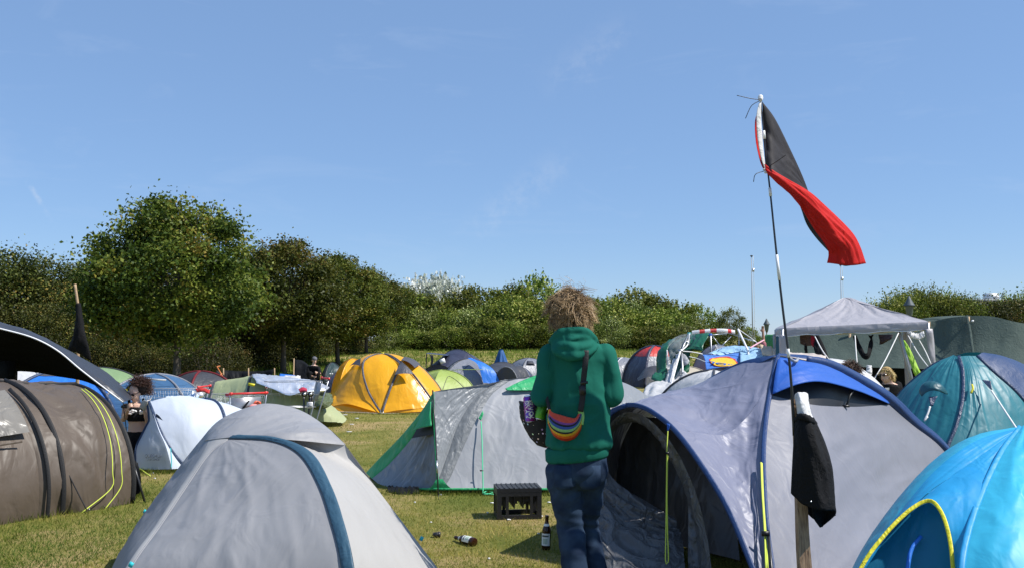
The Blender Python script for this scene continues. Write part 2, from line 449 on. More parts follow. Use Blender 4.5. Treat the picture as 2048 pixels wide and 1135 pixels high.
gy = [-40, -20, -8] + list(np.arange(0, 30, .5)) + list(np.arange(30, 100.1, 1.0)) + [120, 160, 220, 320, 500, 900, 1600, 2600]
g = [[Vector((x, y, gz(x, y))) for y in gy] for x in gx]
o = MB().grid([list(r) for r in g]).build('ground', M_TURF, origin=(0, 0, 0)); tag(o, 'mown sunlit festival meadow with dry yellow patches', 'ground', kind='structure')

# short grass blades where the turf is seen close
M_GRASS = leafmat('grass_blade', [S(70, 92, 28), S(114, 118, 46), S(160, 144, 76), S(196, 168, 112)], trans=.35, rough=.7)
M_BANK = leafmat('bank_grass_blade', [S(78, 96, 30), S(104, 120, 42), S(134, 142, 64), S(170, 160, 94)], trans=.3, rough=.7)
def grass():
    N = 210000
    inv = rng.uniform(1 / 26., 1 / 5.0, N); D = 1 / inv
    X = rng.uniform(-.60, .60, N) * D
    nz = np.array([noise.noise(Vector((x * .5, y * .5, 1.7))) + .8 * noise.noise(Vector((x * 2.6, y * 2.6, 5.))) for x, y in zip(X, D)])
    Z = np.array([gz(x, y) for x, y in zip(X, D)])
    hgt = rng.uniform(.012, .034, N) * (1 + .35 * nz)
    # longer tufts where nobody walks: along the foot of the brown tunnel tent
    tall = (X < -3.0) & (D < 10.5); hgt[tall] *= rng.uniform(1.0, 2.1, tall.sum())
    far = np.clip(D / 9, 1, 3); wd = rng.uniform(.0018, .0036, N) * far; hgt *= np.clip(D / 14, .9, 1.25)
    an = rng.uniform(0, 2 * np.pi, N); le = rng.uniform(0, 2 * np.pi, N); lean = rng.uniform(.2, 1.3, N) * hgt
    A = np.stack([X, D, Z], 1); d = np.stack([np.cos(an), np.sin(an), 0 * an], 1) * wd[:, None]
    T = A + np.stack([np.cos(le) * lean, np.sin(le) * lean, hgt], 1)
    Vt = np.empty((N * 3, 3)); Vt[0::3] = A - d; Vt[1::3] = A + d; Vt[2::3] = T
    t = np.clip(.44 + .42 * nz + rng.normal(0, .16, N), 0, 1)
    t[tall] = np.clip(t[tall] - .18, 0, 1)
    me = np_mesh('grass', Vt, np.arange(N * 3).reshape(-1, 3), M_GRASS, np.repeat(t, 3)[:, None].repeat(3, 1))
    o = bpy.data.objects.new('grass', me); COL.objects.link(o)
    tag(o, 'short sunlit grass blades over the camp meadow', 'grass', kind='stuff')
grass()
def edge_tufts():
    L = [(G(0, 1043), G(250, 1003), 2600), (G(250, 1003), G(285, 985), 500), (G(770, 986), G(1100, 988), 900), (G(650, 826), G(850, 828), 700), (G(1190, 1110), G(1380, 1180), 500), (G(275, 942), G(350, 945), 500)]
    Vt = []; t = []
    for a, b, n in L:
        for _ in range(n):
            p = a.lerp(b, rng.random()) + Vector((rng.normal(0, .05), rng.normal(-.05, .06), 0)); p.z = gz(p.x, p.y); h_ = rng.uniform(.03, .085) * (1.2 if n > 2000 else .8); an = rng.uniform(0, 6.28); w_ = rng.uniform(.002, .0036); d = Vector((math.cos(an) * w_, math.sin(an) * w_, 0)); le = Vector((rng.normal(0, .35) * h_, rng.normal(0, .35) * h_, h_))
            Vt += [p - d, p + d, p + le]; t += [float(np.clip(rng.normal(.22, .16), 0, 1))] * 3
    me = np_mesh('grass_tufts', np.array([tuple(v) for v in Vt]), np.arange(len(Vt)).reshape(-1, 3), M_GRASS, np.array(t)[:, None].repeat(3, 1)); o = bpy.data.objects.new('grass_tufts', me); COL.objects.link(o)
    tag(o, 'longer green grass tufts along the feet of the tents', 'grass', kind='stuff')
edge_tufts()
def bank_grass():
    N = 60000
    D = rng.uniform(30, 78, N); X = rng.uniform(-.36, .34, N) * D
    keep = (D > 44) | (X < -10); D = D[keep]; X = X[keep]; N = len(D)
    Z = np.array([gz(x, y) for x, y in zip(X, D)])
    nz = np.array([noise.noise(Vector((x * .22, y * .22, 8.7))) for x, y in zip(X, D)])
    hgt = rng.uniform(.08, .30, N) * np.clip(1 + 1.1 * nz, .3, 2) * np.where(X < -11, 1.5, .75)
    an = rng.uniform(0, 2 * np.pi, N); le = rng.uniform(0, 2 * np.pi, N); lean = rng.uniform(.1, .6, N) * hgt
    A = np.stack([X, D, Z], 1); d = np.stack([np.cos(an), np.sin(an), 0 * an], 1) * (rng.uniform(.012, .03, N))[:, None]
    T = A + np.stack([np.cos(le) * lean, np.sin(le) * lean, hgt], 1)
    Vt = np.empty((N * 3, 3)); Vt[0::3] = A - d; Vt[1::3] = A + d; Vt[2::3] = T
    t = np.clip(.4 + .4 * nz + rng.normal(0, .15, N), 0, 1)
    me = np_mesh('tall_grass', Vt, np.arange(N * 3).reshape(-1, 3), M_BANK, np.repeat(t, 3)[:, None].repeat(3, 1))
    o = bpy.data.objects.new('tall_grass', me); COL.objects.link(o)
    tag(o, 'tall unmown grass on the bank below the hedge', 'grass', kind='stuff')
bank_grass()

# ------------------------------------------------------------------ trees and hedges
M_BARK = simple('bark', (.085, .072, .058), .9, var=.35, bump=.8, bs=30)
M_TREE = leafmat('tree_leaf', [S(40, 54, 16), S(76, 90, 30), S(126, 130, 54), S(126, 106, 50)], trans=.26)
M_BUSH = leafmat('bush_leaf', [S(52, 66, 18), S(92, 108, 34), S(142, 148, 62), S(182, 176, 100)], trans=.28)
M_BUSH2 = leafmat('willow_leaf', [S(66, 78, 28), S(106, 116, 52), S(150, 156, 88), S(198, 198, 150)], trans=.28)
M_HEDGE = leafmat('olive_shade_hedge_leaf', [S(36, 42, 16), S(62, 68, 26), S(104, 106, 48), S(128, 104, 54)], trans=.2)  # olive brown hedge leaf, darkened further to stand for shade under the trees
M_SILVER = leafmat('silver_leaf', [S(112, 122, 96), S(168, 174, 158), S(212, 214, 206), S(232, 232, 226)], trans=.2)

def leaves(C, size, up=.5, tint=None):
    """rhombic leaves (4 points, folded) at centres C"""
    n = len(C)
    nrm = rng.normal(0, 1, (n, 3)); nrm[:, 2] += up; nrm /= np.linalg.norm(nrm, axis=1)[:, None]
    t = rng.normal(0, 1, (n, 3)); t -= nrm * (t * nrm).sum(1)[:, None]; t /= np.linalg.norm(t, axis=1)[:, None]
    b = np.cross(nrm, t)
    s = (size * rng.uniform(.6, 1.35, n))[:, None]
    Vt = np.empty((n * 4, 3))
    Vt[0::4] = C - t * s * .5; Vt[1::4] = C + b * s * .34 + nrm * s * .10; Vt[2::4] = C + t * s * .5 - nrm * s * .08; Vt[3::4] = C - b * s * .34 + nrm * s * .10
    tt = np.clip(rng.normal(.45, .22, n) if tint is None else tint, 0, 1)
    return Vt, np.arange(n * 4).reshape(-1, 4), np.repeat(tt, 4)[:, None].repeat(3, 1)

def crown_pts(rx, ry, z0, z1, nclump, per, sig, shape='dome', shell=.55):
    out = []; tn = []
    for _ in range(nclump):
        while True:
            u = rng.normal(0, 1, 3); u /= np.linalg.norm(u); r = rng.uniform(0, 1) ** .33
            r = shell + (1 - shell) * r if rng.random() < .75 else r
            p = u * r
            if shape == 'dome' and p[2] < -.15: p[2] *= .55
            break
        zc = z0 + (z1 - z0) * .42
        hz = (z1 - zc) if p[2] > 0 else (zc - z0) / .55
        wob = 1 + .16 * noise.noise(Vector(p * 2.2))
        nar = 1 - .26 * max(0, p[2]) if shape == 'dome' else 1
        c = np.array([p[0] * rx * wob * nar, p[1] * ry * wob * nar, zc + p[2] * hz * wob])
        m = int(per * rng.uniform(.5, 1.5)); s = sig * rng.uniform(.6, 1.4)
        q = c + rng.normal(0, 1, (m, 3)) * np.array([s, s, s * .7])
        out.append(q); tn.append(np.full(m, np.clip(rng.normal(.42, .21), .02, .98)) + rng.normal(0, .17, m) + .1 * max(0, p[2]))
    return np.concatenate(out), np.concatenate(tn)

def branch_tubes(mb, base, h0, hs, rx, n, r0):
    """tapered trunk with limbs, in local coordinates"""
    pts = [Vector((0, 0, -.1))]; 
    for i in range(1, 9):
        z = hs * i / 8; pts.append(Vector((.10 * noise.noise(Vector((z * .5, base, 0))), .10 * noise.noise(Vector((z * .5, base, 4))), z)))
    mb.tube(pts, [r0 * (1.25 if i == 0 else 1) * (1 - .75 * i / 8) for i in range(9)], 9)
    for k in range(n):
        an = 2.4 * k + base; z = h0 + (hs * .8 - h0) * k / n; L = rx * random.uniform(.55, .95)
        p = Vector((0, 0, z)); d = Vector((math.cos(an), math.sin(an), .75)).normalized(); br = [p]
        for j in range(5):
            d = (d + Vector((random.uniform(-.3, .3), random.uniform(-.3, .3), .12))).normalized(); br.append(br[-1] + d * L / 5)
        mb.tube(br, [r0 * .42 * (1 - .16 * j) for j in range(6)], 6)
        for q in (2, 3, 4):
            d2 = Vector((random.uniform(-1, 1), random.uniform(-1, 1), random.uniform(.1, .9))).normalized(); e = br[q]
            mb.tube([e, e + d2 * L * .2, e + d2 * L * .38 + Vector((0, 0, .08))], [r0 * .16, r0 * .1, r0 * .05], 5)

def tree_mesh(seed, hs=6.0, rx=3.0, z0=1.65, ncl=165, per=330, size=.125):
    mb = MB(); random.seed(seed); branch_tubes(mb, seed * 1.7, 1.7, hs * .86, rx, 11, .135)
    C, t = crown_pts(rx, rx, z0, hs, ncl, per, .29, shell=.62)
    # stray shoots on the outline
    for _ in range(64):
        a = rng.uniform(0, 2 * np.pi); el = rng.uniform(.15, 1.45)
        b = np.array([math.cos(a) * math.cos(el) * rx, math.sin(a) * math.cos(el) * rx, z0 + (hs - z0) * .42 + math.sin(el) * (hs - z0) * .58])
        k = rng.integers(8, 20); q = b + np.outer(rng.uniform(-.2, .34, k), np.array([math.cos(a) * .4, math.sin(a) * .4, 1])) + rng.normal(0, .05, (k, 3))
        C = np.concatenate([C, q]); t = np.concatenate([t, rng.normal(.6, .2, k)])
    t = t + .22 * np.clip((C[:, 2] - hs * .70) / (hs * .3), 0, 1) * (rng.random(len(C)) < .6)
    Vt, Q, tn = leaves(C, size, .6, t)
    return mb, np_mesh('crown', Vt, Q, M_TREE, tn)

tree_src = []
for sd in (3, 8, 15):
    mb, me = tree_mesh(sd)
    tree_src.append((mb, me))
def plant(name, x, y, src, label, cat, group, s=1.0, rz=0.0, part=('trunk', 'crown'), dz=0.0, sxy=None):
    e = empty(name, (x, y, gz(x, y) + dz), label, cat, group, rz)
    e.scale = ((sxy or s), (sxy or s), s)
    tk, cw = src
    if tk is not None:
        o = bpy.data.objects.new(part[0], tk); COL.objects.link(o); o.parent = e
    o = bpy.data.objects.new(part[1], cw); COL.objects.link(o); o.parent = e
    return e
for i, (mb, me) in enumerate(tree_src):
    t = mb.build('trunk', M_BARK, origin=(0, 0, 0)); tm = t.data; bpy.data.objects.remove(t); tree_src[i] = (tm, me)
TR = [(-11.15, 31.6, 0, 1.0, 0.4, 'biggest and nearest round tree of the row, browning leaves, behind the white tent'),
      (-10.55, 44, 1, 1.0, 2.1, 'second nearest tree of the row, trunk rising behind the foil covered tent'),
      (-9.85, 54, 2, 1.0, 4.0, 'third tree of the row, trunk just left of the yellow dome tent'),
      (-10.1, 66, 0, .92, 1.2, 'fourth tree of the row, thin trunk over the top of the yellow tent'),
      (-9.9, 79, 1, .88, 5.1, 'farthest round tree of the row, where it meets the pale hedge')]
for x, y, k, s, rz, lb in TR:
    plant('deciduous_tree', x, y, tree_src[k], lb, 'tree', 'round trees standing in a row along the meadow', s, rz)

def bush_mesh(seed, rx, h, ncl, per, size, m, sig=.34, wig=.2, up=.5):
    global rng
    random.seed(seed)
    mb = MB()
    for k in range(7):
        a = k * .9 + seed; L = h * random.uniform(.55, .85)
        mb.tube([Vector((0, 0, -.1)), Vector((math.cos(a) * rx * .22, math.sin(a) * rx * .22, L * .45)), Vector((math.cos(a) * rx * .45, math.sin(a) * rx * .45, L))], [.05, .035, .015], 5)
    t = mb.build('stem', M_BARK, origin=(0, 0, 0)); tm = t.data; bpy.data.objects.remove(t)
    C, tn = crown_pts(rx, rx, .05, h, ncl, per, sig, 'ball', .6)
    # shoots that break the outline
    for _ in range(34):
        a = rng.uniform(0, 2 * np.pi); r = rng.uniform(0, .85) * rx; L = rng.uniform(.2, .8)
        b = np.array([math.cos(a) * r, math.sin(a) * r, h * (.45 + .5 * math.sqrt(max(0, 1 - (r / rx) ** 2)))])
        k = rng.integers(8, 22); q = b + np.outer(rng.uniform(0, L, k), np.array([math.cos(a) * .3, math.sin(a) * .3, 1])) + rng.normal(0, .06, (k, 3))
        C = np.concatenate([C, q]); tn = np.concatenate([tn, rng.normal(.62, .2, k)])
    C[:, 2] = np.maximum(C[:, 2], .04)
    Vt, Q, t2 = leaves(C, size, up, tn)
    return tm, np_mesh('foliage', Vt, Q, m, t2)

B = [bush_mesh(1, 2.2, 3.2, 95, 75, .17, M_BUSH), bush_mesh(2, 2.5, 4.2, 120, 75, .18, M_BUSH), bush_mesh(3, 1.8, 2.6, 75, 75, .15, M_BUSH2),
     bush_mesh(4, 2.6, 5.0, 140, 75, .2, M_BUSH), bush_mesh(5, 2.0, 3.6, 90, 80, .16, M_BUSH2)]
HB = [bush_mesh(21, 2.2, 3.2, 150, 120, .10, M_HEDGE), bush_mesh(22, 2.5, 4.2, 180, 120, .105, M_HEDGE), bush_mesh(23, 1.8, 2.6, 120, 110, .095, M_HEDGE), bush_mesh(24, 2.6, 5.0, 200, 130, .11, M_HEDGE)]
FB = [bush_mesh(7, 2.2, 3.2, 150, 120, .10, M_BUSH), bush_mesh(8, 2.5, 4.2, 180, 120, .105, M_BUSH), bush_mesh(9, 1.8, 2.6, 120, 110, .095, M_BUSH2), bush_mesh(10, 2.6, 5.0, 200, 130, .11, M_BUSH), bush_mesh(12, 2.0, 3.6, 150, 110, .10, M_BUSH2)]
SB = bush_mesh(6, 2.6, 3.4, 130, 90, .27, M_SILVER)
# left hedge behind the tree row
random.seed(11)
LBL_L = 'dense bush of the tall dark hedge behind the tree row'
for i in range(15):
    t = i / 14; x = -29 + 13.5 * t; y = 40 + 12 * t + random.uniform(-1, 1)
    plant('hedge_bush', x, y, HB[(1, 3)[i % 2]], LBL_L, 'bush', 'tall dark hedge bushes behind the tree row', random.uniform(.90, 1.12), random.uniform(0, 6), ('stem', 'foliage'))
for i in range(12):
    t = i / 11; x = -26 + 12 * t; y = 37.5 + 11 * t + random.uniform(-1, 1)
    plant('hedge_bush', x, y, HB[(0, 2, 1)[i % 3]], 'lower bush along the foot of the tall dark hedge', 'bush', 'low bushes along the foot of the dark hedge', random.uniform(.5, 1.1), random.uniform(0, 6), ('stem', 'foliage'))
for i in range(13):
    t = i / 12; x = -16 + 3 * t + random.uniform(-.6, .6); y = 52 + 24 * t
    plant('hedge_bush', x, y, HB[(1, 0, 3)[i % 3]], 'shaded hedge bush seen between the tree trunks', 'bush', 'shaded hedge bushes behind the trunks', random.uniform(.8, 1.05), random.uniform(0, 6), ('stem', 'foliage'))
# sunny hedge across the far side of the meadow: front, middle, back
def top_at(px):     # photo skyline of the hedge
    xs = [760, 800, 850, 905, 935, 970, 1010, 1060, 1110, 1170, 1240, 1290, 1350, 1395, 1420, 1460, 1490]
    ys = [600, 590, 590, 585, 556, 545, 552, 566, 578, 574, 572, 582, 588, 604, 632, 628, 660]
    return float(np.interp(px, xs, ys))
hts = [3.2 * 1.02, 4.2 * 1.02, 2.6 * 1.04, 5.0 * 1.02, 3.6 * 1.02]
for row, (dist, frac, lab, grp) in enumerate([(72, .45, 'sunlit front bush of the far hedge above the grass bank', 'front bushes of the far hedge'),
                                              (75.5, .72, 'middle bush of the sunlit far hedge', 'middle bushes of the far hedge'),
                                              (79, .93, 'tall back bush on the skyline of the far hedge', 'back bushes of the far hedge')]):
    px = 780 + row * 20
    while px < 1475 - row * 24:
        D = dist + random.uniform(-1, 1) - 1.5 * sstep(1300, 1480, px); ty = top_at(px) + random.uniform(-6, 10) + (0 if row < 2 else 2)
        x = (px - 1024) / F * D; z = gz(x, D)
        H_ = (1.58 - (ty - 680) / F * D - z) * frac * random.uniform(.72, 1.12)
        k = random.choice([0, 1, 2, 4, 1] if row < 2 else [1, 3, 3, 0])
        s = H_ / hts[k]
        if s > .25:
            plant('hedge_bush', x, D, B[k], lab, 'bush', grp, s, random.uniform(0, 6), ('stem', 'foliage'), sxy=max(.62, min(1.05, s * 1.05)))
        px += random.uniform(34, 52) * (1 if row else .9)
for x, y, s, lb in [(P(840, 600, 92).x, 92, 1.78, 'left silvery white leaved bush on the skyline'), (P(886, 600, 93).x, 93, 1.86, 'right silvery white leaved bush on the skyline')]:
    plant('silver_bush', x, y, SB, lb, 'bush', None, s, x, ('stem', 'foliage'), sxy=.95)
plant('round_bush', P(1461, 640, 70).x, 70, B[4], 'pale airy bush at the right end of the far hedge', 'bush', None, .62, 1, ('stem', 'foliage'), sxy=.5, dz=.75)
for i, (px, D, s) in enumerate([(1478, 120, .8), (1498, 122, .7), (1523, 125, .5)]):
    plant('distant_bush', P(px, 680, D).x, D, B[i], 'tiny distant bush on the horizon right of the far hedge', 'bush', 'tiny bushes on the horizon', s * .8, i, ('stem', 'foliage'))
# hedge beyond the green net shelter on the right
for i in range(16):
    px = 1775 + i * 21; D = 46 + random.uniform(-1.2, 1.2)
    ty = float(np.interp(px, [1770, 1800, 1840, 1880, 1920, 1950, 2000, 2048], [612, 580, 577, 580, 590, 604, 598, 586])) + random.uniform(-2, 6)
    x = (px - 1024) / F * D; hh = (1.58 - (ty - 680) / F * D) / 1.03; k = (1, 0, 4, 3)[i % 4]
    s = hh / hts[min(k, 3)]
    plant('hedge_bush', x, D, (FB if i % 3 else HB)[min(k, 3)], 'thorny bush of the hedge behind the dark green net shelter', 'bush', 'hedge bushes behind the green net shelter', s, i * 1.3, ('stem', 'foliage'), sxy=max(.5, s * .8))
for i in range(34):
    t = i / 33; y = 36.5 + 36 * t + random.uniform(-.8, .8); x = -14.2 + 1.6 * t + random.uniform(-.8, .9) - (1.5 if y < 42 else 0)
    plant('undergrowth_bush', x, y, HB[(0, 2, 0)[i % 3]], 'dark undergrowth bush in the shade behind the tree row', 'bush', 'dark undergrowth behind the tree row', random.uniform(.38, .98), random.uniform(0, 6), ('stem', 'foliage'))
# undergrowth under the first tree
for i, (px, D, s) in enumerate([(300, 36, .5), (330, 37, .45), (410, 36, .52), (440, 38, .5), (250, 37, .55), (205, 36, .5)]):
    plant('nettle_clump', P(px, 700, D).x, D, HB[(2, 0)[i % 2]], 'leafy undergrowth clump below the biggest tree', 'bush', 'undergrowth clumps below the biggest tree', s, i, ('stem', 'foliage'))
# ------------------------------------------------------------------ tent cloths and fittings
M_BLACK = simple('black_plastic', (.012, .012, .013), .45, var=.2)
M_BLACKW = simple('black_webbing', (.010, .010, .011), .7, var=.25, bump=.3, bs=120)
M_POLE = simple('fibreglass_black', (.02, .021, .024), .35)
M_STEEL = simple('zinc_steel', (.55, .56, .58), .35, metal=.9)
M_ALU = simple('alu_tube', (.42, .43, .45), .42, metal=.85)
M_WHITEP = simple('white_plastic', (.78, .78, .78), .45)
M_WROPE = simple('white_rope', (.72, .71, .68), .8, var=.08)
M_YCORD = simple('yellow_cord', (.62, .72, .09), .7, var=.1)
M_GCORD = simple('green_cord', (.07, .55, .28), .7, var=.1)
M_TEAL_TAB = simple('teal_tab', (.03, .50, .55), .5)
M_TEXTDK = simple('print_dark', (.10, .12, .16), .7)
M_TEXTWH = simple('print_white', (.8, .8, .8), .6)

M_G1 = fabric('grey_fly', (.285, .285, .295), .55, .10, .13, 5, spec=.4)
M_G1L = fabric('grey_fly_sunlit', (.415, .405, .39), .55, .10, .09, 5, spec=.35)  # same cloth as grey_fly, with the sunlit tone put into its colour
M_G1C = fabric('grey_fly_cap', (.30, .30, .31), .5, .10, .16, 6, spec=.45)
M_ZIPBLUE = fabric('blue_zip_cover', (.035, .088, .135), .5, 0, .14, 16, spec=.35)
M_BROWN = fabric('brown_fly', (.104, .080, .060), .5, .04, .40, 4, spec=.4)
M_VINYL = fabric('clouded_window', (.22, .205, .18), .25, .2, .5, 5, spec=.6, var=.45)
M_WHITE = fabric('white_blue_fly', (.60, .66, .76), .5, .2, .10, 5, spec=.3)
M_WHITE2 = fabric('white_fly', (.66, .655, .65), .5, .2, .25, 5, spec=.3)
M_NAVYTRIM = fabric('navy_trim', (.028, .05, .105), .5, 0, .3, 14)
M_YEL = fabric('yellow_fly', (.90, .43, .012), .30, .22, .2, 4, spec=.55)
M_DKGREY = fabric('dark_grey_cloth', (.075, .075, .088), .5, .03, .3, 8)
M_LIME = fabric('lime_fly', (.36, .46, .11), .5, .22, .2, 5)
M_SAGE = fabric('sage_fly', (.40, .44, .235), .55, .15, .2, 5)
M_LGREEN = fabric('light_green_fly', (.22, .33, .16), .5, .15, .2, 5)
M_FOIL = simple('silver_foil', (.90, .90, .92), .30, metal=.72, var=.04, bump=1.0, bs=7)
M_SILGREY = fabric('silver_grey_fly', (.225, .24, .255), .42, .06, .26, 9, spec=.5)
M_SILPALE = fabric('pale_grey_fly', (.34, .35, .37), .5, .10, .11, 6, spec=.45)
M_SILDARK = fabric('slate_grey_band', (.165, .178, .19), .5, .03, .14, 12, spec=.35)
M_GREEN = fabric('bright_green_trim', (.045, .45, .17), .45, .2, .25, 10)
M_LILAC = fabric('lilac_grey_fly', (.19, .20, .275), .44, .06, .30, 5, spec=.4)
M_LILAC2 = fabric('lilac_grey_door', (.205, .208, .24), .5, .06, .14, 5, spec=.4)
M_BLUE = fabric('royal_blue_cap', (.030, .125, .50), .5, .15, .10, 8, spec=.35)
M_BLUEDK = fabric('dark_blue_sleeve', (.018, .050, .155), .5, .05, .10, 12, spec=.35)
M_INNER = fabric('black_lining', (.105, .10, .10), .4, .06, .6, 4.5, spec=.5)
M_INNERG = fabric('grey_lining', (.13, .13, .135), .35, .1, .6, 9, spec=.5)
M_TEAL = fabric('teal_fly', (.022, .19, .235), .46, .16, .16, 5, spec=.5)
M_CYAN = fabric('cyan_fly', (.018, .33, .66), .48, .18, .15, 5, spec=.5)
M_CYANL = fabric('cyan_fly_sunlit', (.04, .46, .70), .5, .18, .16, 5, spec=.5)  # lighter copy of cyan_fly: sun on the panels is painted into the colour
M_CYANDK = fabric('blue_inner_door', (.008, .17, .32), .5, .12, .1, 5)
M_YTRIM = fabric('yellow_binding', (.75, .68, .03), .5, .1, .2, 20)
M_BLUE2 = fabric('sky_blue_fly', (.03, .20, .72), .45, .2, .2, 6)
M_STEELB = fabric('steel_blue_fly', (.055, .135, .26), .42, .12, .3, 6, stretch=(.5, .5, 4))
M_NAVY = fabric('navy_fly', (.045, .05, .085), .42, .04, .3, 6)
M_CHAR = fabric('charcoal_fly', (.05, .05, .056), .45, .03, .3, 6)
M_MIDGREY = fabric('mid_grey_fly', (.21, .22, .25), .42, .06, .3, 6)
M_RED = fabric('red_fly', (.62, .05, .04), .45, .2, .2, 6)
M_DKRED = fabric('dark_red_fly', (.16, .012, .014), .45, .05, .2, 6)
M_BEIGE = fabric('beige_fly', (.52, .46, .36), .5, .2, .2, 6)
M_TARPBK = fabric('black_tarp', (.010, .011, .013), .62, .0, .4, 3.5, spec=.12)
M_TARPTOP = fabric('grey_black_tarp', (.035, .038, .048), .45, .0, .3, 8, spec=.5)
M_GAZ = fabric('gazebo_roof', (.40, .385, .41), .42, .10, .25, 4, spec=.5)
M_NET = fabric('dark_green_net', (.10, .135, .118), .8, .3, .25, 14, spec=.2, var=.2)
M_GTARP = fabric('dark_green_tarp', (.012, .12, .062), .38, .12, .35, 5, spec=.55)
M_CLOTHBK = fabric('black_cotton', (.010, .010, .011), .85, 0, .25, 24, spec=.15)
M_CLOTHW = fabric('white_cotton', (.74, .73, .72), .85, .15, .25, 18, spec=.15)
M_FLAGRED = fabric('flag_red', (.68, .018, .014), .65, .32, .28, 6, spec=.3)
M_FLAGBLK = fabric('flag_black', (.024, .022, .026), .7, .05, .28, 6, spec=.3)
M_WOOD = simple('weathered_pine', (.42, .29, .17), .8, var=.3, bump=.5, bs=45)

def peg(parent, p, mat_=None):
    d = Vector((random.uniform(-.3, .3), -.3, 1)).normalized()
    MB().tube([p - d * .08, p + d * .05, p + d * .055 + Vector((.02, 0, .004)), p + d * .04 + Vector((.028, 0, -.004))], .004, 5).build('peg', mat_ or M_STEEL, parent)

# ------------------------------------------------------------------ 1  grey dome tent in the foreground
T = empty('dome_tent', P(520, 1180, 6.0) * 1, 'large grey dome tent with dark blue zip flap in the left foreground', 'tent'); T.location.z = 0
BL = [(400, 880, 6.6), (345, 950, 6.75), (290, 1025, 6.9), (237, 1109, 7.0)]
SEAM = [(458, 877, 6.05), (420, 905, 5.97), (378, 965, 5.75), (320, 1052, 5.42), (262, 1135, 5.15), (190, 1280, 4.95)]
SEAMT = [(418, 879, 6.2)] + [(405, 905, 6.05), (366, 965, 5.8), (309, 1052, 5.45), (251, 1135, 5.18), (180, 1280, 4.98)]
ZI = [(458, 877, 6.05), (540, 882, 5.86), (597, 908, 5.62), (637, 970, 5.32), (664, 1050, 5.06), (684, 1135, 4.88), (700, 1280, 4.75)]
ZO = [(478, 870, 6.05), (556, 876, 5.86), (622, 905, 5.62), (662, 970, 5.30), (690, 1050, 5.04), (709, 1135, 4.86), (726, 1280, 4.73)]
SIL = [(690, 888, 6.1), (757, 980, 6.12), (818, 1060, 6.12), (875, 1135, 6.1), (960, 1250, 6.0)]
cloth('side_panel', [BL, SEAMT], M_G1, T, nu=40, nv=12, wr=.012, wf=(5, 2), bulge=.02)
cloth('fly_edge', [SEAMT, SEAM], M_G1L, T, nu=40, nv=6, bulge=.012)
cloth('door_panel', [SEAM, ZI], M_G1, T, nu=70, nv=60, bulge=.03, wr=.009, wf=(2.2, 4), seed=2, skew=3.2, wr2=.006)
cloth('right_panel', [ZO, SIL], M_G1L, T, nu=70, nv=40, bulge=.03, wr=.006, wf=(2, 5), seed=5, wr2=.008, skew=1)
MB().grid(loft([ZI, ZO], nu=70, nv=8, bulge=.004, lift=.005, wr=.005, wf=(30, 2), edge=True)).build('zip_flap', M_ZIPBLUE, T, solid=.006)
CAPT = [(400, 880, 6.6), (440, 838, 6.5), (500, 812, 6.5), (543, 806, 6.5), (600, 819, 6.5), (650, 850, 6.4), (690, 888, 6.1)]
CAPB = [(400, 882, 6.58), (418, 879, 6.2), (458, 874, 6.06), (521, 868, 6.02), (593, 861, 6.0), (634, 856, 6.1), (660, 862, 6.2), (690, 888, 6.1)]
cloth('cap_panel', [CAPT, CAPB], M_G1C, T, nu=60, nv=24, bulge=.012, wr=.008, wf=(12, 1.2), seed=9, skew=2)
cloth('cap_panel', [CAPB[2:], [(478, 872, 6.06), (530, 874, 5.93), (558, 877, 5.87), (600, 880, 5.9), (650, 885, 6.0), (690, 889, 6.1)]], M_G1, T, nu=40, nv=14, bulge=.015, wr=.008, wf=(9, 2))
cord('seam', CAPB, .004, M_G1, T, 5)
cord('seam', SEAM, .004, M_G1, T, 5)
back = [P(237, 1109, 7.0)] + [Vector((-2.4, 7.3, 0)), Vector((-1.7, 7.5, 0)), Vector((-1.1, 7.1, 0))] + [Vector((-.42, 6.0, 0))]
cloth('back_panel', [BL[::-1] + CAPT[1:-1] + SIL, back], M_G1, T, nu=60, nv=14, bulge=.0, toward=Vector((-1, 30, 2)))
for c in [(290, 1022, 6.85), (262, 1128, 5.08), (843, 1076, 6.08)]:
    MB().box(P(*c), (.022, .010, .026), Matrix.Rotation(.5, 3, 'Y')).build('peg_tab', M_TEAL_TAB, T)

# ------------------------------------------------------------------ 2  brown tunnel tent, left
T = empty('tunnel_tent', (-4.7, 9.6, 0), 'brown tunnel tent with black straps and yellow guy cords at the left edge', 'tent')
ax = Vector((.55, .83, 0)).normalized(); cr_ = Vector((ax.y, -ax.x, 0))
A0 = G(250, 1003)
def arch(s, w=1.0, h=1.17, out=.13, n=22, squash=1.0):
    """hoop at distance s along the tunnel, from the near ground edge over the top to the far edge"""
    c = A0 + ax * s - cr_ * w; pts = []
    for i in range(n + 1):
        a = -.16 + (math.pi + .32) * i / n
        x = math.cos(a) * (w + out); z = h * (.16 + .84 * math.sin(a)) if math.sin(a) > 0 else h * .16 * (1 + math.sin(a) / .16)
        pts.append(c + cr_ * x + Vector((0, 0, max(-.02, z))))
    return pts
hoops = [(-4.2, .95, 1.10), (-2.2, 1.0, 1.16), (-.95, 1.02, 1.2), (-.02, 1.0, 1.12)]
cloth('fly_panel', [arch(*hoops[0]), arch(-3.2, .97, 1.13), arch(*hoops[1])], M_BROWN, T, nu=50, nv=30, wr=.03, wf=(5, 2), skew=2, wr2=.03, toward=Vector((4, 3, 2)))
cloth('fly_panel', [arch(*hoops[1]), arch(-1.6, .985, 1.13), arch(*hoops[2])], M_BROWN, T, nu=50, nv=30, wr=.032, wf=(7, 2), skew=2.4, wr2=.03, seed=3, toward=Vector((4, 3, 2)))
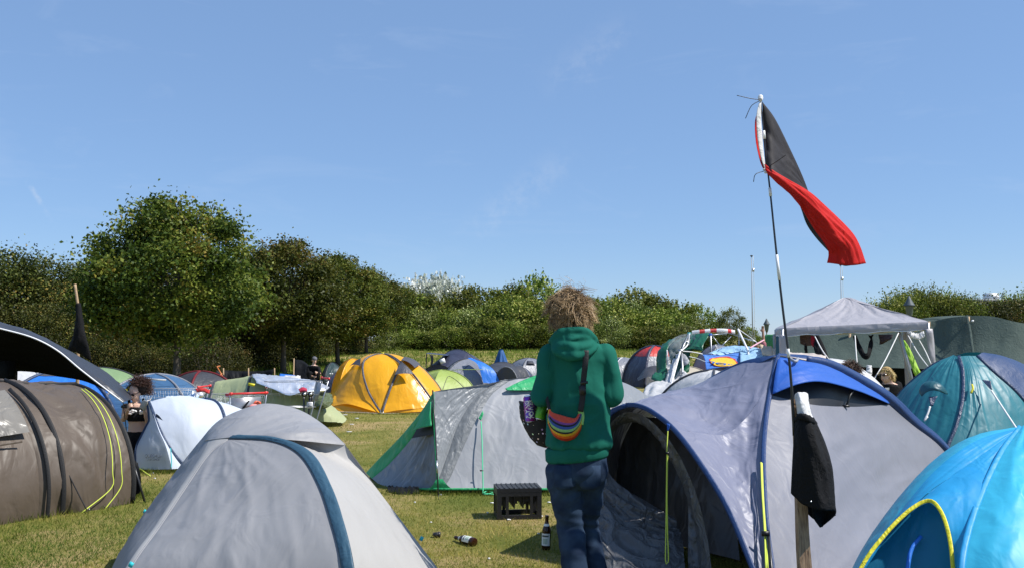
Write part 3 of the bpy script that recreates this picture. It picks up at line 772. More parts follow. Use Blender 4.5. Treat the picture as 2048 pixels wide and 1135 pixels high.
cloth('fly_panel', [arch(*hoops[2]), arch(-.5, 1.005, 1.13), arch(*hoops[3])], M_BROWN, T, nu=60, nv=40, wr=.038, wf=(7, 1.5), skew=2.6, seed=8, wr2=.04, toward=Vector((4, 3, 2)))
endc = [p + ax * .04 for p in arch(*hoops[3])]
base = [endc[0].lerp(endc[-1], i / 10) + ax * .25 * math.sin(math.pi * i / 10) for i in range(11)]
cloth('end_panel', [endc, base], M_TARPTOP, T, nu=40, nv=12, bulge=.05, toward=Vector((0, 20, 1)))
ribbon('pole_sleeve', [p + ax * .02 for p in arch(*hoops[3])], .05, M_BLACKW, T, lift=.012, seg=50)
ribbon('strap', [p for p in arch(-.72, 1.04, 1.19)[:11]], .044, M_BLACKW, T, lift=.05, seg=40)
ribbon('strap', [p for p in arch(-.86, 1.05, 1.2)[:9]], .034, M_BLACKW, T, lift=.065, seg=40)
cord('seam', arch(-1.9, 1.0, 1.165), .012, M_BROWN, T)
q = loft([arch(*hoops[2]), arch(-.5, 1.005, 1.13), arch(*hoops[3])], nu=60, nv=40, lift=.02, toward=Vector((4, 3, 2)))
ribbon('piping', [q[28][j] for j in range(0, 41, 4)], .035, M_BLACKW, T, lift=.045)
wn = loft([arch(-1.9, 1.0, 1.16), arch(-1.45, .985, 1.13), arch(-.90, 1.02, 1.2)], nu=50, nv=24, lift=.085, toward=Vector((4, 3, 2)))
MB().grid([[wn[i][j] for j in range(2, 19 - max(0, (i - 15)) // 2)] if False else [wn[i][j] for j in range(4, 23)] for i in range(10, 18)]).build('window', M_VINYL, T)
ribbon('piping', [wn[9][j] for j in range(0, 22, 2)], .02, M_BROWN, T)
for dx in (0, .05):
    a = arch(-.10 - dx * .8, 1.0, 1.13); cord('guy_line', [a[k] + cr_ * .085 - ax * .02 * (9 - k) * (.6 + dx * 8) + Vector((0, 0, .01)) for k in (9, 8, 7, 6, 5, 4, 3, 2, 1)] + [a[0] + cr_ * .10 - ax * (.26 + dx * 4)], .0048, M_YCORD, T, 5)
cord('guy_line', [(150, 806, 9.35), (155, 812, 9.3), (158, 816, 9.3), (152, 812, 9.3), (160, 818, 9.3)], .006, M_YCORD, T, 5)
cord('guy_line', [arch(-.72)[3], A0 - ax * .58 + cr_ * .30 + Vector((0, 0, .01))], .006, M_BLACKW, T, 5)
peg(T, A0 - ax * .58 + cr_ * .30)
MB().tube([A0 + ax * .1 + cr_ * .2 + Vector((0, 0, -.05)), A0 + ax * .02 + cr_ * .05 + Vector((0, 0, .45))], .012, 6).build('pole', M_POLE, T)
cloth('mud_flap', [[(252, 905, 9.75), (262, 950, 9.72), (258, 1000, 9.66)], [(276, 925, 9.7), (282, 955, 9.6), (280, 985, 9.55)]], M_TARPBK, T, nu=14, nv=10, wr=.02)

# ------------------------------------------------------------------ 3  black tarp canopy, upper left
T = empty('tarp_canopy', (-5.4, 11.6, 0), 'black tarp awning with white edge line sloping down over the brown tent', 'awning')
E1 = [(-60, 642, 10.6), (0, 656, 10.7), (65, 674, 10.8), (115, 700, 10.9), (160, 737, 11.0), (205, 772, 11.1), (246, 803, 11.2)]
E0 = [(-60, 628, 11.2), (0, 645, 11.3), (65, 665, 11.3), (125, 697, 11.3), (175, 735, 11.3), (222, 772, 11.25), (250, 802, 11.2)]
E2 = [(-60, 740, 13.2), (0, 741, 13.2), (60, 742, 13.2), (120, 752, 13.0), (165, 760, 12.4), (205, 776, 11.6), (246, 804, 11.2)]
cloth('underside', [E1, E2], simple('tarp_underside', (.012, .0125, .014), 1.0, var=.3, spec=0), T, nu=50, nv=24, wr=.03, wf=(4, 4), skew=1, bulge=-.06, solid=.004)
cloth('top_sheet', [E1, E0, [p + Vector((-.3, 2.6, -.5)) * (1 - i_ / 6) ** .6 for i_, p in enumerate(map(V, E0))]], M_TARPTOP, T, nu=50, nv=24, wr=.012, wf=(6, 3))
cord('edge_piping', E1, .009, M_WHITEP, T)
MB().tube([(-20, 655, 11), P(-20, 655, 11) * 1 - Vector((0, 0, 1.7))], .02, 8).build('pole', M_ALU, T)
cord('guy_line', [(246, 803, 11.2), G(262, 935)], .006, M_BLACKW, T)
MB().box(P(5, 742, 12.6), (.35, .1, .9)).build('side_wall', M_TARPBK, T)

# ------------------------------------------------------------------ parametric background tents
def dome(label, x, y, w, l, h, rot, cols, pole=None, cap=None, group=None, door=None, pw=1.0, arc=1.0, name='dome_tent', vent=None, sag=.07, hem=None, pole_r=.013):
    """four panels between two crossing poles; cols = front, right, back, left"""
    T = empty(name, (x, y, gz(x, y)), label, 'tent', group)
    c, s = math.cos(rot), math.sin(rot); o = Vector((x, y, gz(x, y) - .01))
    def pt(a, t):       # a angle (0 = front, towards the camera), t 0 apex .. 1 ground
        dx, dy = math.sin(a), -math.cos(a)
        k = max(abs(dx), abs(dy)); sq = 1 / k
        r = .72 * sq + .28 * 1.2                       # rounded rectangle
        f = math.sin(t * math.pi / 2) ** pw; z = h * max(0.0, math.cos(t * math.pi / 2)) ** arc
        near = 1 - abs(((a / (math.pi / 2)) % 1) - .5) * 2 if False else 0
        d = ((a - math.pi / 4) / (math.pi / 2)) % 1.0
        sg = 1 - sag * math.sin(math.pi * d) * math.sin(math.pi * t) 
        X = dx * r * w / 2 * f * sg; Y = dy * r * l / 2 * f * sg
        return o + Vector((X * c - Y * s, X * s + Y * c, z * (1 - .5 * sag * math.sin(math.pi * d) * math.sin(math.pi * t))))
    nm = ('front_panel', 'right_panel', 'back_panel', 'left_panel')
    for i in range(4):
        g = []
        for ti in range(21):
            row = []
            for ai in range(17):
                a = (i - .5 + ai / 16) * math.pi / 2; p = pt(a, ti / 20); q = p * 3.1
                row.append(p + (p - o - Vector((0, 0, h * .4))).normalized() * .018 * h * math.sin(math.pi * ai / 16) * ridge(Vector((ai * .3, ti * .22 + ai * .1, i + x))))
            g.append(row)
        mb = MB()
        lo = 0 if not cap else int(20 * cap[1])
        MB().grid(g[lo:]).build(nm[i], cols[i % len(cols)], T)
        if cap:
            MB().grid([[p + Vector((0, 0, .006)) for p in r] for r in g[:lo + 2]]).build('cap', cap[0], T)
    if pole:
        for i in range(4):
            a = (i + .5) * math.pi / 2
            MB().tube([pt(a, t / 16) + (pt(a, t / 16) - o).normalized() * .006 for t in range(17)], pole_r, 6).build('pole_sleeve', pole, T)
    if door:
        pts = []
        for k in range(15):
            u = k / 14; pts.append(pt((-.36 + .72 * u) * math.pi / 2, .99 - .62 * math.sin(math.pi * u) ** .6) + Vector((0, -.012, .006)))
        MB().tube(pts, .008, 5).build('door_zip', door, T)
    if vent:
        m0, a0, t0 = vent
        g = [[pt(a0 + da, t0 + dt) + (pt(a0, t0) - o).normalized() * (.015 + .09 * dt / .2 * (1 - (da / .3) ** 2)) for da in (-.3, -.15, 0, .15, .3)] for dt in (0, .05, .1, .15, .2)]
        MB().grid(g).build('vent_hood', m0, T, solid=.006)
    if hem:
        MB().tube([pt(2 * math.pi * k / 48, .985) for k in range(49)], .014, 5).build('hem', hem, T)
    for i in range(4): peg(T, pt((i + .5) * math.pi / 2, 1.0))
    return T

def X(px, D): return (px - 1024) / F * D
def hgt(py, D): return HC + (680 - py) / F * D

# left background
dome('blue dome tent with dark grey top under the black awning', X(78, 16), 16.9, 2.0, 2.0, hgt(738, 16.9), .35, [M_BLUE2], M_NAVYTRIM, cap=(M_DKGREY, .24), door=None, pole_r=.03)
dome('white tent corner showing behind the blue dome tent', X(10, 19), 19.6, 2.0, 2.0, hgt(728, 19.6), .2, [M_WHITE2], M_WHITE2, door=M_MIDGREY)
dome('pale green dome tent behind the tip of the black awning', X(185, 21), 21.5, 2.1, 2.2, hgt(733, 21.5), .6, [M_LGREEN, M_SAGE], M_CHAR, door=M_CHAR, pole_r=.018)
T = dome('steel blue dome tent with pale pole straps behind the curly haired woman', X(296, 17), 17.4, 1.75, 1.9, hgt(746, 17.4), .12, [M_STEELB], M_MIDGREY, cap=(M_STEELB, .35), door=None, hem=M_CHAR, pole_r=.022)
ribbon('pale_strap', [(298, 757, 16.75), (315, 758, 16.7), (332, 759, 16.75)], .03, M_WHITE2, T, lift=.03)
for k, c in enumerate([(252, 780, 16.2), (259, 774, 16.2), (265, 768, 16.25)]):
    MB().box(P(*c), (.05, .01, .05), Matrix.Rotation(-.7, 3, 'Y')).build('warning_tape', (M_YTRIM, M_BLACK)[0], T)
MB().box(P(255.5, 777, 16.2), (.05, .008, .05), Matrix.Rotation(-.7, 3, 'Y')).build('warning_tape', M_BLACK, T)
dome('dark red and black dome tent right of the biggest tree trunk', X(388, 24), 24.6, 1.35, 1.8, hgt(741, 24.6), .72, [M_CHAR], M_DKRED, cap=None, pole_r=.03)

# ------------------------------------------------------------------ 5  white pop-up tent
T = empty('pop_up_tent', P(350, 938, 11.6) * 1, 'white pop-up tent with navy edging between the woman and the grey tent', 'tent'); T.location.z = 0
DW = 11.75
ridge_ = [(304, 800, 11.9), (340, 797, 12.0), (380, 796, 12.2), (410, 797, 12.4)]
fr = [(298, 802, 11.9), (306, 822, 11.78), (316, 850, 11.68), (330, 880, 11.62), (348, 908, 11.6), (372, 935, 11.62)]
rt = [(410, 797, 12.4), (430, 802, 12.35), (443, 818, 12.2), (450, 845, 12.1), (452, 890, 12.0), (450, 930, 11.95)]
md = [(355, 796, 12.05), (372, 815, 11.92), (385, 850, 11.8), (395, 890, 11.75), (412, 935, 11.75)]
cloth('fly_panel', [fr, md, rt], M_WHITE, T, nu=40, nv=36, bulge=.04, wr=.006, wf=(2, 4), skew=2)
lf = [(297, 803, 12.0), (300, 838, 11.88), (295, 849, 11.86), (284, 870, 11.8), (273, 893, 11.74), (271, 915, 11.7), (273, 938, 11.66)]
fr2 = [(298, 803, 11.9), (308, 830, 11.72), (318, 860, 11.6), (332, 892, 11.52), (344, 937, 11.5)]
cloth('porch_panel', [lf, fr2], M_WHITE, T, nu=36, nv=24, wr=.007, wf=(3, 4), skew=1.5, bulge=.02)
cloth('porch_panel', [fr2, fr], M_WHITE, T, nu=36, nv=10, wr=.004)
bk = [P(297, 803, 12.0) + Vector((-.2, .5, 0)), Vector((-4.6, 12.9, .5)), Vector((-4.7, 13.0, 0))]
cloth('door_panel', [lf, bk], M_WHITE2, T, nu=24, nv=12, bulge=.05, toward=Vector((-20, 10, 1)))
cloth('back_panel', [ridge_, [Vector((-4.6, 13.1, 0)), Vector((-4.1, 13.4, 0)), Vector((-3.5, 13.3, 0))]], M_WHITE, T, nu=24, nv=14, bulge=.15, toward=Vector((-4, 30, 2)))
cloth('end_panel', [rt, [P(410, 797, 12.4), Vector((-3.5, 13.3, .5)), Vector((-3.5, 13.3, 0))]], M_WHITE, T, nu=24, nv=12, bulge=.1, toward=Vector((20, 12, 1)))
ribbon('edging', fr, .03, M_NAVYTRIM, T, lift=.012, w2=.05); ribbon('edging', rt, .05, M_NAVYTRIM, T, lift=.01)
ribbon('edging', lf, .06, M_NAVYTRIM, T, lift=.008, w2=.02)
cloth('tie_tab', [[(312, 826, 11.6), (318, 830, 11.58), (326, 840, 11.55)], [(311, 832, 11.6), (318, 836, 11.58), (326, 840, 11.55)]], M_NAVYTRIM, T, nu=8, nv=4)
MB().tube(spl([(341, 895, 11.48), (343, 920, 11.46), (342, 936, 11.44)], 8), .006, 5).build('pull_cord', M_TEAL_TAB, T)
fm = frame(P(340, 912, 11.5) - P(280, 912, 11.7), P(305, 850, 11.7) - P(305, 930, 11.55))
text_mesh('print', 'QUECHUA', .058, M_MIDGREY, T, P(307, 911, 11.52), fm, extrude=.001)
text_mesh('print', '2 SECONDS', .036, M_MIDGREY, T, P(307, 918, 11.51), fm, extrude=.001)
cord('guy_line', [(278, 935, 11.66), G(302, 952)], .006, M_YCORD, T); peg(T, G(303, 953))

# ------------------------------------------------------------------ 6  yellow dome tent
T = empty('dome_tent', P(765, 823, 21.3), 'bright yellow dome tent with dark grey vent hoods in the middle distance', 'tent'); T.location.z = 0
TOP = (765, 708, 21.9)
L0 = [(764, 707, 21.95), (745, 709, 22.05), (726, 717, 22.1), (703, 735, 22.0), (680, 760, 21.9), (664, 785, 21.8), (657, 801, 21.6), (662, 812, 21.3)]
L1 = [(764, 707, 21.92), (744, 710, 21.8), (728, 721, 21.6), (726, 745, 21.3), (736, 780, 21.05), (750, 806, 20.9), (763, 825, 20.75)]
L2 = [(764, 707, 21.92), (782, 712, 21.75), (800, 728, 21.5), (793, 745, 21.3), (781, 775, 21.05), (771, 803, 20.9), (764, 825, 20.75)]
L3 = [(764, 707, 21.93), (783, 711, 21.8), (806, 727, 21.5), (826, 747, 21.35), (842, 768, 21.25), (860, 793, 21.15), (874, 815, 21.1)]
L4 = [(764, 707, 21.95), (786, 709, 22.05), (811, 717, 22.1), (844, 735, 22.1), (866, 757, 22.0), (882, 780, 21.9), (890, 808, 21.6)]
cloth('left_panel', [L0, L1], M_YEL, T, nu=36, nv=24, bulge=.14, wr=.012, wf=(6, 2), seed=1)
cloth('middle_panel', [L1, L2], M_YEL, T, nu=36, nv=20, bulge=.05, wr=.008, wf=(3, 2), seed=2)
cloth('right_panel', [L2, L3], M_YEL, T, nu=36, nv=20, bulge=.09, wr=.012, wf=(4, 2), seed=4)
cloth('end_panel', [L3, L4], M_YEL, T, nu=36, nv=16, bulge=.08, wr=.01)
cloth('lower_panel', [[(662, 812, 21.3), (690, 823, 21.0), (763, 825, 20.75)], [(680, 770, 21.8), (710, 790, 21.3), (757, 815, 20.85)]], M_YEL, T, nu=20, nv=10, bulge=.05)
cloth('lower_panel', [[(764, 825, 20.75), (842, 822, 20.9), (884, 815, 21.3)], [(770, 806, 20.88), (830, 770, 21.2), (876, 790, 21.6)]], M_YEL, T, nu=20, nv=10, bulge=.05)
cloth('back_panel', [L0[::-1] + [(765, 707, 21.95)] + L4, [Vector((-3.9, 22.3, 0)), Vector((-3.2, 23.6, 0)), Vector((-2.2, 23.6, 0)), Vector((-1.6, 22.4, 0))]], M_YEL, T, nu=40, nv=14, bulge=.2, toward=Vector((-3, 60, 2)))
for n_, L in (('pole_sleeve', L1), ('pole_sleeve', L2), ('pole_sleeve', L4), ('pole_sleeve', L3), ('pole_sleeve', L0[:4])):
    ribbon(n_, L, .045, M_DKGREY, T, lift=.05)
for c in ([[(727, 719, 21.5), (724, 735, 21.35), (715, 735, 21.4)], [(712, 729, 21.7), (706, 733, 21.7), (703, 738, 21.7)]],
          [[(801, 729, 21.4), (795, 741, 21.2), (789, 752, 21.1)], [(813, 731, 21.3), (822, 744, 21.2), (826, 751, 21.15)]],
          [[(806, 718, 21.8), (800, 724, 21.5)], [(838, 733, 21.8), (827, 740, 21.4)]]):
    cloth('vent_hood', c, M_DKGREY, T, nu=10, nv=10, lift=.075, bulge=.04)
MB().box(P(765, 706, 21.9), (.07, .07, .05)).build('pole_clip', M_YTRIM, T)
MB().tube([(761, 822, 20.72), (764, 829, 20.7), (767, 822, 20.72)], .012, 5).build('peg_loop', M_WROPE, T)
cord('hem', [(662, 813, 21.28), (678, 822, 21.05), (720, 824, 20.85), (763, 826, 20.74), (810, 825, 20.85), (845, 822, 20.95), (880, 816, 21.2)], .014, M_BEIGE, T, 5)
dome('yellow orange tent peeking out left behind the yellow dome', X(704, 24.5), 24.8, 1.0, 1.6, hgt(716, 24.8), .3, [M_YEL], M_YEL, door=M_DKGREY)
dome('lime green tent with open black window beside the yellow dome', X(882, 26), 26.6, 1.35, 1.7, hgt(738, 26.6), .5, [M_LIME], M_LIME, door=M_CHAR, hem=M_LIME, sag=.12)
e = empty('window_flap', (0, 0, 0), 'x', 'x'); bpy.data.objects.remove(e)

# ------------------------------------------------------------------ far row of tents
def tunnel(label, pts, w, h, cols, pole, group=None, name='tunnel_tent', ends=True, label_patch=None):
    """tunnel tent through ground points pts with hoops of half width w[i] and height h[i]"""
    pts = [Vector(p) for p in pts]; c0 = sum(pts, Vector()) / len(pts)
    T = empty(name, (c0.x, c0.y, gz(c0.x, c0.y)), label, 'tent', group); T.location.z = gz(c0.x, c0.y)
    hs = []
    for i, p in enumerate(pts):
        t = (pts[min(i + 1, len(pts) - 1)] - pts[max(0, i - 1)]); t.z = 0; t.normalize(); s = Vector((t.y, -t.x, 0))
        if s.y > 0: s = -s
        hs.append([Vector((p.x, p.y, gz(p.x, p.y) - .01)) + s * w[i] * math.cos(a) * (1 if math.sin(a) > 0 else 1) + Vector((0, 0, h[i] * math.sin(a) ** .8 if math.sin(a) > 0 else 0)) for a in [math.pi * k / 16 for k in range(17)]])
    for i in range(len(pts) - 1):
        cloth('fly_panel', [hs[i], hs[i + 1]], cols[i % len(cols)], T, nu=24, nv=14, bulge=-.03, wr=.02, wf=(4, 3), seed=i + pts[0].x)
    for hh in hs: MB().tube(hh, .014, 6).build('pole_sleeve', pole, T)
    if ends:
        for hh in (hs[0], hs[-1]):
            MB().grid([hh, [hh[0].lerp(hh[-1], k / 16) for k in range(17)]]).build('end_panel', cols[0], T)
    return T
T = tunnel('navy tunnel tent with a square white label, far row beyond the lime tent', [(X(876, 33), 33.2, 0), (X(915, 34), 34.0, 0), (X(965, 35), 35.2, 0)], [.85, 1.05, .85], [hgt(728, 33.2), hgt(697, 34), hgt(728, 35)], [M_NAVY], M_CHAR)
MB().box(P(885, 721, 32.2), (.18, .02, .16), Matrix.Rotation(-.35, 3, 'Y')).build('label_patch', M_WHITEP, T)
cloth('awning', [[(852, 706, 33.2), (875, 708, 33.0), (895, 710, 32.8)], [(856, 704, 34.4), (880, 706, 34.2), (900, 708, 34)]], M_NAVY, T, nu=8, nv=6)
MB().tube([(853, 706, 33.2), (852, 734, 33.2), G(852, 771)], .018, 6).build('pole', M_POLE, T)
cloth('hanging_strap', [[(860, 708, 33.1), (862, 720, 33.1), (860, 733, 33.1)], [(866, 709, 33.1), (867, 720, 33.1), (863, 734, 33.1)]], M_CHAR, T, nu=8, nv=3, solid=.01)
T = dome('grey dome tent with bright blue side in front of the navy tunnel', X(935, 30), 30.5, 1.75, 1.9, hgt(716, 30.5), .1, [M_MIDGREY, M_BLUE2, M_MIDGREY, M_MIDGREY], M_CHAR, door=M_CHAR, sag=.1)
cloth('blue_flap', [[(935, 717, 29.9), (955, 730, 29.5), (966, 765, 29.3)], [(946, 718, 30), (985, 738, 29.6), (1002, 770, 29.5)]], M_BLUE2, T, nu=14, nv=10, wr=.03, lift=.03)
cord('guy_line', [(903, 739, 29.3), (925, 738, 29.2), (966, 738, 29.3)], .01, M_LIME, T)
tunnel('charcoal tunnel tent behind the blue sided dome', [(X(985, 33), 32.4, 0), (X(1005, 34), 33.6, 0), (X(1030, 36), 35.5, 0)], [.6, .8, .7], [hgt(741, 32.4), hgt(722, 33.6), hgt(730, 35.5)], [M_CHAR, M_NAVY], M_CHAR)
tunnel('small black hooped tent with grey mesh end in the far row', [(X(1012, 29), 29.4, 0), (X(1035, 30), 30, 0)], [.45, .5], [hgt(732, 29.4), hgt(729, 30)], [M_CHAR], M_MIDGREY)
dome('small grey and blue tent left of the green hoodie', X(1058, 37), 37.4, 1.5, 1.6, hgt(714, 37.4), .45, [M_MIDGREY, M_BLUE2, M_BLUE2, M_MIDGREY], M_CHAR, vent=(M_CHAR, -.35, .3))
dome('slate grey tent just right of the green hoodie', X(1248, 36), 36.5, 1.55, 1.7, hgt(714, 36.5), .3, [M_MIDGREY, M_NAVY, M_NAVY, M_NAVY], M_WHITEP, door=M_CHAR)
T = dome('red topped dark tent left of the torn pavilion', X(1312, 33), 33.4, 1.7, 1.9, hgt(691, 33.4) - .0, .3, [M_MIDGREY, M_RED, M_NAVY, M_NAVY], M_NAVY, cap=(M_RED, .40), sag=.05, pole_r=.05)
cloth('porch', [[(1276, 756, 32.4), (1290, 736, 32.2), (1312, 730, 32.1), (1335, 736, 32.2)], [(1276, 760, 31.6), (1300, 752, 31.4), (1335, 757, 31.6)]], M_CHAR, T, nu=14, nv=8, wr=.03)
dome('low grey tent right of the torn pavilion by the barrier tape', X(1440, 34), 34.4, 1.5, 1.6, hgt(688, 34.4), .3, [M_MIDGREY, M_WHITE2, M_CHAR], M_CHAR)
dome('black tent beside the blue supermarket banner', X(1470, 33), 33, 1.4, 1.6, hgt(689, 33), .6, [M_CHAR], M_CHAR)
dome('beige and grey dome tent behind the white tent', X(1378, 21), 21.5, 1.3, 1.6, hgt(731, 21.5), .4, [M_BEIGE, M_MIDGREY, M_BEIGE, M_BEIGE], M_BEIGE, door=M_MIDGREY)
dome('white tent with black hoop pole behind the big blue grey tent', X(1432, 15), 15.2, 1.5, 1.7, hgt(738, 15.2), .5, [M_WHITE2], M_CHAR, hem=M_WHITE2, pole_r=.02)
T = empty('white_tarp', P(1320, 790, 17), 'crumpled white tarp sheet lying below the torn pavilion', 'tarp'); T.location.z = 0
cloth('sheet', [[(1282, 792, 16.6), (1300, 765, 17.2), (1345, 757, 17.8), (1362, 735, 18.0)], [(1290, 810, 15.6), (1320, 800, 15.4), (1360, 790, 15.6), (1390, 760, 16.4)]], M_WHITE2, T, nu=30, nv=20, wr=.05, wf=(4, 3), skew=2, solid=.004)
T = empty('white_tarp', P(1720, 770, 12), 'long white tarp edge running behind the ridge of the big blue tent', 'tarp'); T.location.z = 0
cloth('sheet', [[(1660, 715, 12.8), (1700, 723, 12.8), (1745, 752, 12.4), (1790, 800, 11.8), (1830, 850, 11.4)], [(1640, 740, 11.9), (1680, 750, 11.8), (1720, 780, 11.5), (1760, 830, 11.2), (1800, 880, 11)]], M_WHITE2, T, nu=30, nv=14, wr=.02, wf=(4, 2), solid=.004)
# ------------------------------------------------------------------ sage tunnel tent with foil blanket
T = empty('tunnel_tent', P(540, 850, 18), 'long sage green tunnel tent below the trees, silver foil sheet over it', 'tent'); T.location.z = 0
h0 = [(395, 800, 18.6), (408, 790, 18.5), (420, 775, 18.6), (432, 762, 19.0)]
def hoop(x, yt, yb, D, lean=8):
    return [(x - lean, yb, D - .65), (x - lean - 2, (yb * .5 + yt * .5), D - .6), (x, yt + 4, D - .25), (x + 3, yt, D), (x + 6, yt + 4, D + .5), (x + 8, yb - 25, D + 1)]
H1 = hoop(428, 763, 850, 18.8, 6); H2 = hoop(500, 752, 845, 18.4, 4); H3 = hoop(586, 768, 842, 18.2, -6); H4 = hoop(640, 796, 842, 18.0, -8)
H0 = [(380, 852, 18.3), (381, 830, 18.4), (384, 815, 18.6), (386, 812, 18.8), (388, 815, 19.3), (390, 830, 19.8)]
for a, b in ((H0, H1), (H1, H2), (H2, H3), (H3, H4)): cloth('fly_panel', [a, b], M_SAGE, T, nu=30, nv=20, bulge=-.02, wr=.012, wf=(3, 3), skew=1)
cloth('fly_panel', [H4, [(685, 845, 17.6), (690, 842, 17.75), (693, 838, 17.9), (693, 836, 18.1), (693, 836, 18.3), (693, 836, 18.5)]], M_SAGE, T, nu=30, nv=14, wr=.02)
ribbon('pole_sleeve', H1, .05, M_CHAR, T, lift=.01); ribbon('pole_sleeve', H2, .04, M_CHAR, T, lift=.01)
MB().box(P(503, 768, 17.7), (.12, .02, .05), Matrix.Rotation(.2, 3, 'Y')).build('toggle', M_YTRIM, T)
T = empty('foil_blanket', P(575, 790, 17.9), 'shiny silver foil rescue blanket spread over the sage tent', 'blanket')
cloth('sheet', [[(508, 754, 18.4), (540, 757, 18.35), (590, 763, 18.3), (630, 768, 18.1), (655, 782, 17.8)], [(505, 762, 18.1), (545, 768, 17.9), (590, 775, 17.8), (630, 780, 17.6), (655, 786, 17.5)], [(512, 772, 17.7), (545, 784, 17.4), (578, 797, 17.2), (610, 790, 17.2), (652, 788, 17.4)]],
      M_FOIL, T, nu=40, nv=24, wr=.05, wf=(7, 5), skew=2, seed=4, lift=.07, solid=.003)
MB().box(P(533, 772, 17.55), (.05, .02, .06)).build('red_tape', M_RED, T)
T = empty('tarp_bundle', P(635, 810, 16.9), 'crumpled olive tarp bundle beside the yellow tent', 'tarp'); T.location.z = 0
cloth('sheet', [[(622, 800, 17.6), (630, 788, 17.7), (642, 783, 17.8), (658, 787, 17.9)], [(626, 812, 17.2), (638, 803, 17.1), (650, 800, 17.2), (662, 796, 17.6)], [(632, 818, 17.1), (648, 816, 17.0), (658, 812, 17.1), (665, 806, 17.4)]], fabric('olive_tarp', (.10, .125, .055), .4, .05, .6, 10), T, nu=24, nv=20, wr=.05, wf=(3, 4), solid=.004)
T = empty('plastic_sheet', P(575, 775, 26), 'heap of translucent plastic sheet with blue edge at the second tree', 'sheet'); T.location.z = 0
cloth('sheet', [[(555, 752, 26), (575, 750, 26.3), (600, 755, 26)], [(556, 765, 25.2), (575, 768, 25), (602, 762, 25.2)], [(560, 790, 25), (580, 800, 25), (600, 795, 25)]], M_WHITE2, T, nu=16, nv=14, wr=.1, wf=(5, 5), solid=.004)
cloth('blue_edge', [[(560, 746, 26.2), (590, 749, 26.3)], [(558, 752, 25.8), (590, 754, 25.9)]], M_BLUE2, T, nu=8, nv=4, solid=.004)
# dark windbreak + clutter below the trees
T = empty('windbreak', P(500, 768, 28), 'low black windbreak cloth on posts below the trees', 'windbreak'); T.location.z = 0
cloth('cloth', [[(446, 739, 28), (480, 741, 28.1), (520, 741, 28), (548, 737, 27.8)], [(446, 762, 27.9), (480, 763, 28), (520, 763, 28), (550, 762, 27.8)], [(446, 785, 28), (480, 786, 28), (520, 786, 28), (552, 788, 27.8)]], M_TARPBK, T, nu=40, nv=10, wr=.09, wf=(18, 1), solid=.005)
for px in (447, 497, 549): MB().tube([(px, 735, 27.9), G(px, 788)], .02, 6).build('post', M_WOOD, T)
T = empty('camp_chair', P(432, 765, 26), 'folding camp chair with orange frame among clutter below the trees', 'chair'); T.location.z = 0
for a, b in (((424, 770, 26), (444, 745, 26)), ((444, 770, 26), (430, 750, 26)), ((434, 732, 26.2), (447, 755, 26)), ((447, 755, 26), (446, 786, 26)), ((424, 770, 26), (424, 790, 26)), ((434, 732, 26.2), (440, 731, 26.3))): MB().tube([a, b], .018, 6).build('frame_tube', simple('orange_paint', (.5, .16, .04), .5), T)
cloth('seat', [[(424, 765, 25.8), (445, 762, 25.8)], [(426, 758, 26.3), (447, 756, 26.3)]], M_BLUE2, T, nu=6, nv=6, solid=.01)
cloth('backrest', [[(434, 740, 26.25), (446, 750, 26.2)], [(428, 752, 26.25), (446, 760, 26.2)]], M_CHAR, T, nu=6, nv=6, solid=.01)
o = MB().grid(loft([[(407, 757, 25), (418, 755, 25.1), (428, 757, 25)], [(407, 768, 24.8), (418, 768, 24.8), (428, 766, 24.9)], [(408, 795, 24.8), (420, 795, 24.8), (430, 795, 24.8)]], nu=12, nv=12, wr=.08, wf=(4, 4))).build('blanket', fabric('pink_print', (.62, .40, .52), .7, .1, .3, 30, var=.5), None, solid=.01); tag(o, 'pink and white patterned blanket hanging by the dark red tent', 'blanket')
# dark shelter with a person, under the trees
T = empty('black_shelter', P(612, 770, 33), 'black tarp lean-to in the shade behind the foil covered tent', 'shelter'); T.location.z = 0
cloth('sheet', [[(588, 718, 33.8), (605, 720, 33.8), (622, 735, 33.4), (640, 765, 32.6)], [(586, 772, 33.2), (600, 775, 33), (618, 778, 32.8), (640, 780, 32.5)]], M_TARPBK, T, nu=14, nv=10, wr=.06, wf=(3, 3), solid=.005)
MB().tube([(588, 716, 33.8), G(587, 772)], .02, 6).build('pole', M_WOOD, T)
T = dome('dark green speckled tent leaning under the trees left of the yellow tent', X(664, 31), 31.2, .7, 1.2, hgt(724, 31.2), .3, [fabric('bottle_green_fly', (.035, .06, .058), .5, .03, .4, 6, var=.6)], M_CHAR, sag=.02)
for k in range(12):
    MB().box(P(random.uniform(650, 672), random.uniform(735, 770), 30.55), (.05, .01, .04), Matrix.Rotation(random.uniform(-1, 1), 3, 'Y')).build('pale_patch', M_WHITEP, T)
dome('dark slate tent in the shade touching the yellow dome', X(690, 29), 29.5, .9, 1.3, hgt(736, 29.5), -.3, [M_NAVY], M_CHAR)

